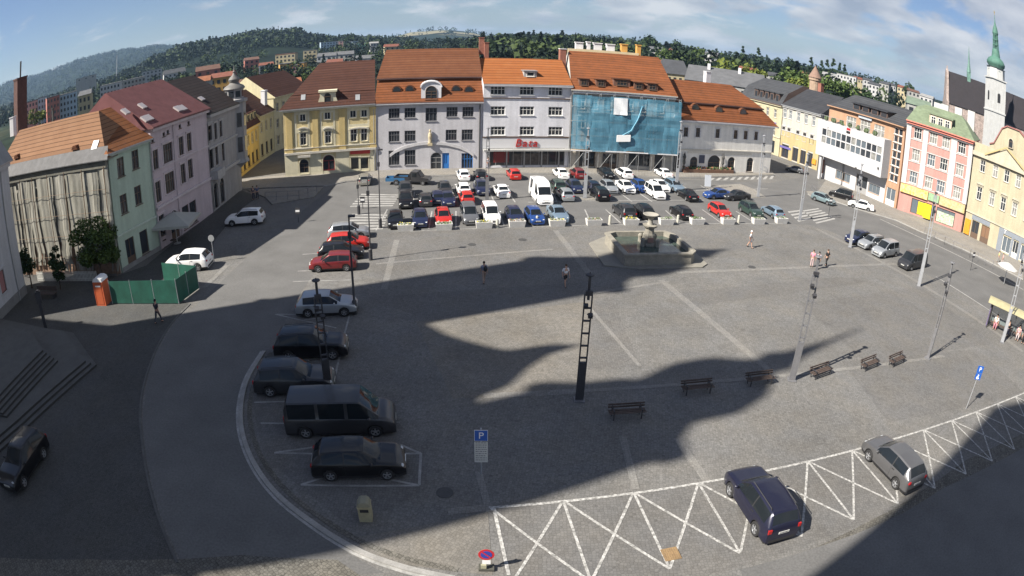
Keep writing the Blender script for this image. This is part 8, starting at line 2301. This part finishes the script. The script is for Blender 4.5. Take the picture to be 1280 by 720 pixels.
def town():
 B = [  # left: blocks of flats and roofs beyond the west row
  (32, 47, 127, 300, 'pink', 'grey', "pink block of flats beyond the orange sheeted house roof, leftmost of the blocks", dict(flat=True, rows=5, cols=4)), (47.5, 58, 122, 300, 'blue', 'grey', "pale blue block of flats between the pink and the brick red block", dict(flat=True, rows=5, cols=3)),
  (58.5, 74, 121, 290, 'red', 'grey', "brick red block of flats with pale corners at the left skyline", dict(flat=True, rows=5, cols=4)), (74.5, 95, 117, 295, 'blue', 'light', "grey blue block of flats with flat roof, rightmost of the left blocks", dict(flat=True, rows=5, cols=5)),
  (98, 113, 113, 210, 'cream', 'grey', "cream house with small tower behind the mauve roof", dict(rows=2)), (125, 150, 105.5, 330, 'white', 'light', "long white block behind the mauve roof", dict(flat=True, rows=3, cols=6)), (150, 182, 99, 380, 'pale', 'light', "long pale block right of the long white block", dict(flat=True, rows=3, cols=7)),
  (178, 202, 88, 520, 'grey', 'grey', "grey block low under the wooded hill, left of the red roofed houses", dict(flat=True, rows=3, cols=5)), (205, 232, 86, 450, 'white', 'slate', "white block under the wooded hill with slate roof", dict(rows=3, cols=5)),
  (95, 120, 96, 640, 'pale', 'light', "pale shed roof on the slope below the left hill", dict(flat=True, rows=1)), (245, 275, 82, 300, 'red', 'brown', "dark red roofed house beyond the corner turret", dict(rows=2)), (230, 262, 97, 210, 'pale', 'orange', "orange roofed house left of the corner turret", dict(rows=2, cols=4)),
  (262, 292, 91, 230, 'orange', 'red', "red roofed ochre house just left of the turret dome", dict(rows=2, cols=4)), (296, 322, 99, 170, 'pale', 'brown', "brown roofed house right of the turret dome", dict(rows=2)), (333, 377, 100, 150, 'white', 'orange', "wide orange roofed white house behind the side street", dict(rows=2, cols=4, depth=12, py_eave=110)),
  (306, 324, 71.5, 420, 'red', 'brown', "red brick house on the slope left of the cream block", dict(rows=3)), (324, 342, 78, 380, 'white', 'red', "white house with red roof on the slope left of the yellow block", dict(rows=2)), (344, 369, 68, 430, 'cream', 'red', "cream block of flats on the slope above the bright orange block", dict(flat=True, rows=4, cols=5)),
  (350, 366, 80, 350, 'orange', 'grey', "bright orange block below the cream one, left of the pink house", dict(flat=True, rows=3, cols=4)), (366, 372, 82, 350, 'pink', 'grey', "narrow pink house between two orange blocks", dict(flat=True, rows=3, cols=2)), (372, 380, 79, 355, 'orange', 'grey', "small bright orange block right of the narrow pink house", dict(flat=True, rows=3, cols=2)),
  (379, 396, 63, 480, 'cream', 'grey', "cream high block left of the grey rooftops", dict(flat=True, rows=5, cols=3)), (396, 420, 66, 400, 'grey', 'grey', "grey hall roof below the blue block", dict(rows=2, cols=4)), (401, 423, 52.5, 700, 'blue', 'light', "pale blue high block on the skyline above the baroque house", dict(flat=True, rows=5, cols=6)),
  (423.5, 429, 51.5, 700, 'pink', 'light', "thin pink tower between two pale blue blocks", dict(flat=True, rows=6, cols=1)), (429.5, 447, 52, 720, 'blue', 'light', "grey blue high block right of the thin pink tower", dict(flat=True, rows=5, cols=5)), (447, 463, 53.5, 690, 'teal', 'light', "teal hall right of the blue high blocks", dict(flat=True, rows=2, cols=4)),
  (418, 442, 64, 420, 'pale', 'grey', "pale house with grey roof under the blue high blocks", dict(rows=2, cols=4)), (444, 468, 69, 380, 'grey', 'grey', "grey house directly behind the grey house's roof edge", dict(rows=2, cols=3)), (408, 428, 74, 330, 'white', 'red', "white house just above the baroque roof ridge", dict(rows=2)),
  (463, 474, 52, 600, 'white', 'light', "white house on the skyline left of the tall tiled roof", dict(rows=2)), (481, 500, 55, 520, 'cream', 'red', "cream house on the skyline above the tall tiled roof", dict(rows=1)), (680, 690, 66, 330, 'cream', 'grey', "cream house in front of the dark wood, between two orange roofs", dict(rows=2)),
  # behind the low house and the east row
  (834, 862, 76, 165, 'cream', 'slate', "slate roofed wing left end of the large grey roofed house", dict(rows=1, cols=4, depth=16, py_eave=93)), (858, 958, 88, 160, 'pale', 'grey', "large grey roofed house with white chimneys behind the low white house", dict(rows=1, cols=9, depth=20, py_eave=106, chim=2)),
  (812, 830, 58.5, 430, 'white', 'grey', "white villa among trees above the low house, left one", dict(rows=1)), (836, 850, 60.5, 450, 'white', 'red', "white villa with red roof among trees above the low house", dict(rows=1)), (880, 897, 65, 420, 'white', 'grey', "white villa with grey roof among trees above the grey roofed house", dict(rows=1)), (862, 874, 68, 380, 'cream', 'grey', "cream villa low among the trees, centre right", dict(rows=1)),
  (822, 832, 75, 210, 'white', 'red', "small white house at the edge of the slope behind the scaffolded house", dict(rows=1)), (924, 946, 84, 240, 'white', 'red', "white house with red roof by the yellow green bush", dict(rows=1)), (962, 975, 91, 260, 'pale', 'slate', "pale house among trees behind the pale yellow house", dict(rows=1)),
  (1000, 1012, 89, 380, 'white', 'red', "white house among trees just left of the round brick tower", dict(rows=1)), (1028, 1046, 91, 420, 'white', 'light', "long white house right of the round brick tower", dict(rows=1, cols=5)), (1046, 1070, 94.5, 400, 'white', 'light', "long white hall with light roof on the right hillside", dict(flat=True, rows=1, cols=6)),
  (1069, 1079, 96.5, 440, 'cream', 'red', "cream house with red roof right of the white hall", dict(rows=1)), (1080, 1091, 98, 430, 'white', 'slate', "white house with slate roof on the right hillside, upper one", dict(rows=2)), (1086, 1099, 103, 380, 'white', 'slate', "white house with slate roof on the right hillside, lower one", dict(rows=2)),
  (1099, 1111, 102, 420, 'pale', 'slate', "pale grey house on the right hillside above the bank roof", dict(rows=2)), (1110, 1120, 104, 430, 'white', 'slate', "white gabled house on the right hillside above the bank roof", dict(rows=2)), (1122, 1135, 107, 400, 'cream', 'red', "cream house with bright red roof near the church scaffolding", dict(rows=2)),
  (1136, 1150, 112, 380, 'pale', 'brown', "pale house with brown roof left of the church gable", dict(rows=2)), (1150, 1166, 118, 330, 'white', 'light', "white house with light roof under the church gable", dict(rows=2)), (1135, 1165, 124, 180, 'pale', 'green', "green copper roofed house behind the bank roof", dict(rows=1, depth=12, py_eave=133))]
 for (a, b, y, d, w, r, lb, kw) in B: town_house(a, b, y, d, w, r, lb, rot=random.uniform(-14, 14) if b - a < 40 else 0, **kw)
 # brick smokestack at the left
 c = D(25.5, 143, 82); t = thing("brick_smokestack", "broad brick smokestack with thin iron pole behind the orange roof at the left", "chimney", (c.x, c.y, 0), R(-20)); zt = D(25, 99, 82).z
 mb = MB(); mb.box(-.85, -.85, 0, .85, .85, zt); mb.box(-.95, -.95, zt, .95, .95, zt + .2); mb.build("stack", mat("brick_old", (.075, .036, .03), .95, var=.25, scale=1.5, fine=.2, fscale=6), t)
 mb = MB(); mb.tube((0, 0, zt), (0, 0, D(25, 77, 82).z), .14, n=8); mb.build("pole", IRON, t)
 # round brick tower with cone roof
 d0 = 128; c = D(1018, 110, d0); t = thing("round_tower", "small round brick tower with pointed cone roof above the slate roof", "tower", (c.x, c.y, 0)); z1, z2, z3 = D(1018, 101, d0).z, D(1018, 97, d0).z, D(1018, 82, d0).z
 mb = MB(); mb.lathe([(1.15, 0), (1.15, z1), (1.35, z1 + .1), (1.35, z2)], 16); mb.build("wall", mat("tower_stone", (.30, .22, .16), .95, var=.2, scale=2), t); mb = MB(); mb.lathe([(1.5, z2), (.75, z2 + (z3 - z2) * .5), (.02, z3)], 16); mb.build("roof", mat("tower_tiles", (.20, .13, .10), .9, var=.2, scale=3), t)
 # radio mast on the left hill
 c = D(146, 88, 900); t = thing("radio_mast", "thin radio mast on the slope below the left hill", "mast", (c.x, c.y, land_xy(c.x, c.y))); mb = MB(); hz = D(146, 69, 900).z - land_xy(c.x, c.y); mb.tube((0, 0, 0), (0, 0, hz), 1.1, .5, 6); mb.build("pole", M_GALV_SUN, t)
def far_church():
 d0 = 250; c = D(1243, 150, d0); a = math.atan2(c.x, c.y)
 zz = lambda px, py: D(px, py, d0).z
 t = thing("white_church_tower", "white church tower with clock and green copper onion spire on the right skyline", "church tower", (c.x, c.y, 0), -a + R(28))
 wp = plaster("plaster_tower", (.46, .465, .46), streak=.15); w = 3.8
 z1, z2, z3 = zz(1235, 137), zz(1237, 97), zz(1240, 84)
 mb = MB(); mb.box(-w, -w, 0, w, w, z2); mb.box(-w - .3, -w - .3, z1, w + .3, w + .3, z1 + .6); mb.box(-w - .4, -w - .4, z2, w + .4, w + .4, z2 + .5); mb.lathe([(w * 1.2, z2 + .5), (w * 1.15, z3), (w * 1.3, z3 + .2)], 8, phase=R(22.5)); b = mb.build("tower", wp, t)
 for (x, y, rz) in ((0, -w, 0), (w, 0, R(90)), (-w, 0, R(-90))):
  q = MB(); q.extrude_y([(-.8, 0), (.8, 0), (.8, 3.0)] + [(.8 * math.cos(math.pi * i / 8), 3.0 + .8 * math.sin(math.pi * i / 8)) for i in range(1, 8)] + [(-.8, 3.0)], -.06, -.005); obj("window", q.mesh("belfry_window", DARK), b, (x, y, z2 - 9.0), rz)
  q = MB(); q.lathe([(.01, -.06), (1.05, -.06), (1.05, .3), (.01, .3)], 18, (0, 0, 0), 'y', caps=False); cl = obj("clock_face", q.mesh("clock", mat("clock_green", (.07, .12, .10), .5)), b, (x * 1.06, y * 1.06, (z2 + z3) / 2 + .4), rz)
 p = lambda px, py: zz(px, py)
 b1, b2, l1, l2, o1, tp = z3 + .2, p(1243, 67), p(1244.5, 63), p(1246, 45), p(1247, 36), p(1248.5, 18)
 mb = MB(); mb.lathe([(3.4, b1), (4.5, b1 + 1.2), (4.6, b1 + 2.2), (3.7, b1 + 3.6), (2.2, (b1 + b2) / 2 + 1.6), (1.75, l1), (1.55, l1 + .5)], 16); d = mb.build("copper_dome", mat("copper_bright", (.06, .15, .115), .75, var=.2, scale=.8, streak=.2), t, smooth=True)
 cu = mat("copper_bright", (.13, .33, .25)); mb = MB()
 for k in range(8): an = R(45 * k); mb.bar((1.45 * math.cos(an), 1.45 * math.sin(an), l1), (1.1 * math.cos(an), 1.1 * math.sin(an), l2), .35)
 mb.lathe([(.75, l1), (.6, l2)], 8);
 for f in (.33, .66): z = l1 + (l2 - l1) * f; mb.lathe([(1.5, z), (1.55, z + .4), (1.3, z + .5)], 8)
 mb.build("lantern", cu, d); mb = MB(); mb.lathe([(1.2, l2), (1.5, l2 + .9), (1.0, o1), (.5, o1 + 1.2), (.16, (o1 + tp) / 2), (.08, tp - 1)], 12); mb.build("spire", cu, d); mb = MB(); mb.box(-.09, -.09, tp - 1, .09, .09, tp + 1); mb.box(-.5, -.08, tp, .5, .08, tp + .2); mb.build("cross", mat("gilt", (.5, .36, .1), .4, metal=.6), d)
 # nave of the basilica
 d1 = 275; L_ = D(1184, 100, d1); zr = D(1184, 88, d1).z; ze = D(1177, 126, d1).z
 e = D(1279, 130, d1 + 10); ax = (e - L_); ax.z = 0; ln = ax.length * 1.35
 t = thing("basilica", "long stone church with steep dark roof, ragged gable and thin green spire", "church", (L_.x, L_.y, 0), math.atan2(ax.y, ax.x))
 stn = mat("old_stone", (.27, .22, .20), .95, var=.3, scale=.5, fine=.2, fscale=2)
 mb = MB(); mb.box(0, -6.5, 0, ln, 6.5, ze); mb.build("wall", stn, t)
 mb = MB(); g = [(-7, ze - 1), (7, ze - 1), (7, ze + .5), (5, ze + 2.4), (4.6, ze + 3.6), (2.6, zr - 2.5), (2.2, zr - 1.0), (.5, zr + .8), (-.5, zr + .8), (-2.2, zr - 1.0), (-2.6, zr - 2.5), (-4.6, ze + 3.6), (-5, ze + 2.4), (-7, ze + .5)]
 n = len(g); v = [(x, y, z) for x in (-.8, .4) for y, z in g]; mb.add(v, [tuple(range(n)), tuple(range(2 * n - 1, n - 1, -1))] + [(i, i + n, (i + 1) % n + n, (i + 1) % n) for i in range(n)]); mb.box(-.4, -.3, zr + .8, .1, .3, zr + 2.2); mb.build("gable", stn, t)
 mb = MB(); mb.add([(.4, -7, ze), (ln, -7, ze), (ln, 7, ze), (.4, 7, ze), (.4, 0, zr), (ln, 0, zr)], [(0, 1, 5, 4), (2, 3, 4, 5), (0, 4, 3), (1, 2, 5), (0, 3, 2, 1)]); rf = mb.build("roof", mat("basilica_roof", (.018, .015, .018), .9, var=.2, scale=.6), t)
 s = D(1212, 96, d1); u = (Vector((s.x, s.y, 0)) - Vector((L_.x, L_.y, 0))).dot(ax.normalized()); zs = D(1212, 57, d1).z
 mb = MB(); mb.box(u - .9, -.9, zr - 2, u + .9, .9, zr + 2.4); mb.lathe([(1.2, zr + 2.4), (.55, zr + 6.5), (.03, zs)], 8, (u, 0, 0)); mb.build("spirelet", mat("copper_dark", (.10, .19, .16), .7, var=.2, scale=1), rf)
def back_trees():
 protos = {}
 def place(kind, px, py_top, dist, hgt, label, base=None):
  c = D(px, py_top, dist); z = c.z - hgt
  if kind not in protos:
   t = thing("pine_tree" if kind == 'con' else "broadleaf_tree", label, "tree", (0, 0, 0), 0, "trees on the slopes behind the houses")
   if kind == 'con': cm = crown_mesh(77, .24, .46, 520, .055, 26, m=LEAF_B, cz=.54, cone=True)
   elif kind == 'yel': cm = crown_mesh(78, .55, .40, 700, .06, 18, m=LEAF_C, cz=.58)
   elif kind == 'drk': cm = crown_mesh(79, .42, .42, 700, .055, 18, m=LEAF_B, cz=.58)
   else: cm = crown_mesh(80, .46, .42, 700, .055, 18, m=LEAF_A, cz=.58)
   obj("trunk", trunk_mesh(5, .35, .025, 5, spread=.16), t); obj("crown", cm, t); protos[kind] = t
  else: t = copy_tree(protos[kind])
  zb = land_xy(c.x, c.y) - .3; z = min(z, zb + 30); h = c.z - zb if c.z - zb < hgt * 1.6 else hgt
  t.location = (c.x, c.y, c.z - h); t.scale = (h, h, h); t.rotation_euler = (0, 0, random.uniform(0, 6.28)); t["label"] = label
 for q in [('yel', 917, 75, 190, 11, "large yellow green tree behind the grey roofed house"), ('yel', 902, 80, 210, 8, "smaller yellow green tree left of the large one"), ('yel', 941, 80, 220, 9, "yellow green tree right of the large one"),
              ('mid', 985, 86, 230, 11, "light green round tree behind the pale yellow house"), ('mid', 1000, 90, 220, 10, "light green tree just left of the round brick tower"), ('yel', 1006, 94, 190, 9, "yellow green tree touching the round brick tower on the left"), ('mid', 1035, 97, 230, 11, "green tree just right of the round brick tower"), ('mid', 1050, 101, 240, 12, "broad green tree above the slate roof, second from the round tower"),
              ('mid', 1064, 103, 230, 12, "broad green tree above the slate roof, third from the round tower"), ('drk', 1078, 107, 230, 12, "dark green tree above the bank roof, nearest the white houses"), ('drk', 1135, 102, 390, 11, "dark green tree standing beside the red roofed house near the church"),
              ('con', 1014, 72, 470, 17, "dark conifer on the skyline above the round brick tower"), ('con', 1027, 76, 480, 16, "first tall dark conifer of the skyline group right of the round tower"), ('con', 1034, 75, 480, 18, "second tall dark conifer of the skyline group right of the round tower"), ('con', 1042, 74, 470, 20, "tallest dark conifer of the skyline group right of the round tower"),
              ('con', 1050, 79, 480, 17, "fourth dark conifer of the skyline group right of the round tower"), ('con', 1056, 81, 480, 15, "fifth dark conifer of the skyline group, above the white hall"), ('drk', 988, 72, 420, 15, "dark round tree on the skyline behind the pale yellow house"), ('con', 948, 60, 500, 16, "pointed dark conifer on the skyline above the yellow green tree"), ('con', 929, 58, 520, 15, "slim dark conifer on the skyline left of the pointed one"),
              ('drk', 806, 43, 470, 17, "large dark tree on the skyline right of the ochre chimneys"), ('drk', 818, 45, 480, 15, "dark tree on the skyline second right of the ochre chimneys"), ('drk', 850, 50, 470, 15, "dark tree on the skyline above the white villas"), ('mid', 830, 62, 330, 10, "green tree between the white villas above the low house"), ('mid', 872, 60, 350, 11, "green tree right of the red roofed villa"), ('drk', 640, 43, 520, 15, "dark tree of the wood edge above the shop house roof"),
              ('drk', 668, 42, 520, 15, "dark tall tree of the wood edge left of the rooftop chimneys"), ('drk', 437, 42, 720, 16, "dark tree on the skyline above the blue blocks"), ('con', 424, 43, 740, 15, "slim dark conifer on the skyline above the thin pink tower"), ('mid', 318, 100, 160, 7, "green tree at the side street roofs"), ('yel', 44, 135, 200, 7, "yellow green tree before the pale blue block"), ('mid', 380, 92, 260, 8, "green tree below the orange blocks"), ('mid', 395, 85, 280, 8, "green tree left of the baroque roof")]:
  place(*q)
terrain(); woods(); town(); far_church(); back_trees()
# ================================================================ sky, sun, view
SUN_EL, SUN_AZ = 41.0, 243.5        # azimuth clockwise from +Y
def light():
 w = bpy.data.worlds.new("World"); scn.world = w; w.use_nodes = True
 nt = w.node_tree; L = nt.links.new
 bg = nt.nodes["Background"]
 sky = nt.nodes.new("ShaderNodeTexSky"); sky.sky_type = 'NISHITA'; sky.sun_disc = False
 sky.sun_elevation = R(SUN_EL); sky.sun_rotation = R(SUN_AZ)
 sky.air_density = 1.0; sky.dust_density = 0.8; sky.ozone_density = 1.2; sky.altitude = 400
 tc = nt.nodes.new("ShaderNodeTexCoord")
 # clouds on a flat layer: direction divided by its height
 sx = nt.nodes.new("ShaderNodeSeparateXYZ"); L(tc.outputs["Generated"], sx.inputs[0])
 mx = nt.nodes.new("ShaderNodeMath"); mx.operation = 'ADD'; mx.inputs[1].default_value = 0.25; L(sx.outputs["Z"], mx.inputs[0])
 mm = nt.nodes.new("ShaderNodeMath"); mm.operation = 'MAXIMUM'; mm.inputs[1].default_value = 0.1; L(mx.outputs[0], mm.inputs[0])
 dv = nt.nodes.new("ShaderNodeVectorMath"); dv.operation = 'DIVIDE'
 cb = nt.nodes.new("ShaderNodeCombineXYZ")
 for i in range(3): L(mm.outputs[0], cb.inputs[i])
 L(tc.outputs["Generated"], dv.inputs[0]); L(cb.outputs[0], dv.inputs[1])
 n1 = nt.nodes.new("ShaderNodeTexNoise"); n1.inputs["Scale"].default_value = 2.4; n1.inputs["Detail"].default_value = 9; n1.inputs["Roughness"].default_value = .56; n1.inputs["Distortion"].default_value = .25
 mp = nt.nodes.new("ShaderNodeMapping"); mp.inputs["Location"].default_value = (3.1, 1.7, .4); L(dv.outputs[0], mp.inputs["Vector"]); L(mp.outputs[0], n1.inputs["Vector"])
 # heavier to the east (right of the picture)
 gx = nt.nodes.new("ShaderNodeMapRange"); gx.inputs["From Min"].default_value = -.5; gx.inputs["From Max"].default_value = .75
 gx.inputs["To Min"].default_value = -.03; gx.inputs["To Max"].default_value = .17; L(sx.outputs["X"], gx.inputs["Value"])
 ad = nt.nodes.new("ShaderNodeMath"); ad.operation = 'ADD'; L(n1.outputs["Fac"], ad.inputs[0]); L(gx.outputs[0], ad.inputs[1])
 cr = nt.nodes.new("ShaderNodeMapRange"); cr.interpolation_type = 'SMOOTHSTEP'; cr.inputs["From Min"].default_value = .50; cr.inputs["From Max"].default_value = .66; cr.inputs["To Max"].default_value = .8
 L(ad.outputs[0], cr.inputs["Value"])
 n2 = nt.nodes.new("ShaderNodeTexNoise"); n2.inputs["Scale"].default_value = 2.6; n2.inputs["Detail"].default_value = 5
 L(mp.outputs[0], n2.inputs["Vector"])
 cc = nt.nodes.new("ShaderNodeValToRGB"); cc.color_ramp.elements[0].position = .35; cc.color_ramp.elements[1].position = .65
 cc.color_ramp.elements[0].color = (3.3, 3.7, 4.4, 1); cc.color_ramp.elements[1].color = (7.2, 7.2, 7.3, 1)
 L(n2.outputs["Fac"], cc.inputs["Fac"])
 tint = nt.nodes.new("ShaderNodeMix"); tint.data_type = 'RGBA'; tint.blend_type = 'MULTIPLY'; tint.inputs["Factor"].default_value = 1; tint.inputs[7].default_value = (.66, .71, .86, 1); L(sky.outputs[0], tint.inputs[6])
 mix = nt.nodes.new("ShaderNodeMix"); mix.data_type = 'RGBA'
 L(cr.outputs[0], mix.inputs["Factor"]); L(tint.outputs[2], mix.inputs[6]); L(cc.outputs[0], mix.inputs[7])
 L(mix.outputs[2], bg.inputs["Color"]); bg.inputs["Strength"].default_value = 0.05
 sd = bpy.data.lights.new("sun", 'SUN'); sd.energy = 5.0; sd.angle = R(.53); sd.color = (1.0, .93, .82)
 so = bpy.data.objects.new("sun", sd); COL.objects.link(so)
 a, e = R(SUN_AZ), R(SUN_EL)
 to_sun = Vector((math.sin(a) * math.cos(e), math.cos(a) * math.cos(e), math.sin(e)))
 so.rotation_euler = to_sun.to_track_quat('Z', 'Y').to_euler(); so.location = (-60, -30, 60)
 scn.view_settings.view_transform = 'Standard'; scn.view_settings.look = 'None'; scn.view_settings.gamma = 1; scn.view_settings.exposure = 1.2
 scn.render.engine = 'CYCLES'
 scn.cycles.max_bounces = 6; scn.cycles.diffuse_bounces = 3; scn.cycles.glossy_bounces = 2; scn.cycles.transparent_max_bounces = 8
 scn.cycles.use_denoising = True
def haze():
 hm = bpy.data.materials.new("haze_air"); hm.use_nodes = True; nt = hm.node_tree
 for n in list(nt.nodes):
  if n.type != 'OUTPUT_MATERIAL': nt.nodes.remove(n)
 pv = nt.nodes.new("ShaderNodeVolumePrincipled"); pv.inputs["Color"].default_value = (.45, .68, .98, 1); pv.inputs["Density"].default_value = HAZE; pv.inputs["Anisotropy"].default_value = .2
 nt.links.new(pv.outputs[0], nt.nodes["Material Output"].inputs["Volume"])
 mb = MB(); zs = [v.co.z for v in bpy.data.objects['hills'].data.vertices]; mb.box(-9200, -9200, min(zs + [-.6]) - 1, 9200, 9200, max(zs) + 45)
 tag(mb.build("haze", hm), kind="stuff")
HAZE = 0.0001
light(); haze()
camera()
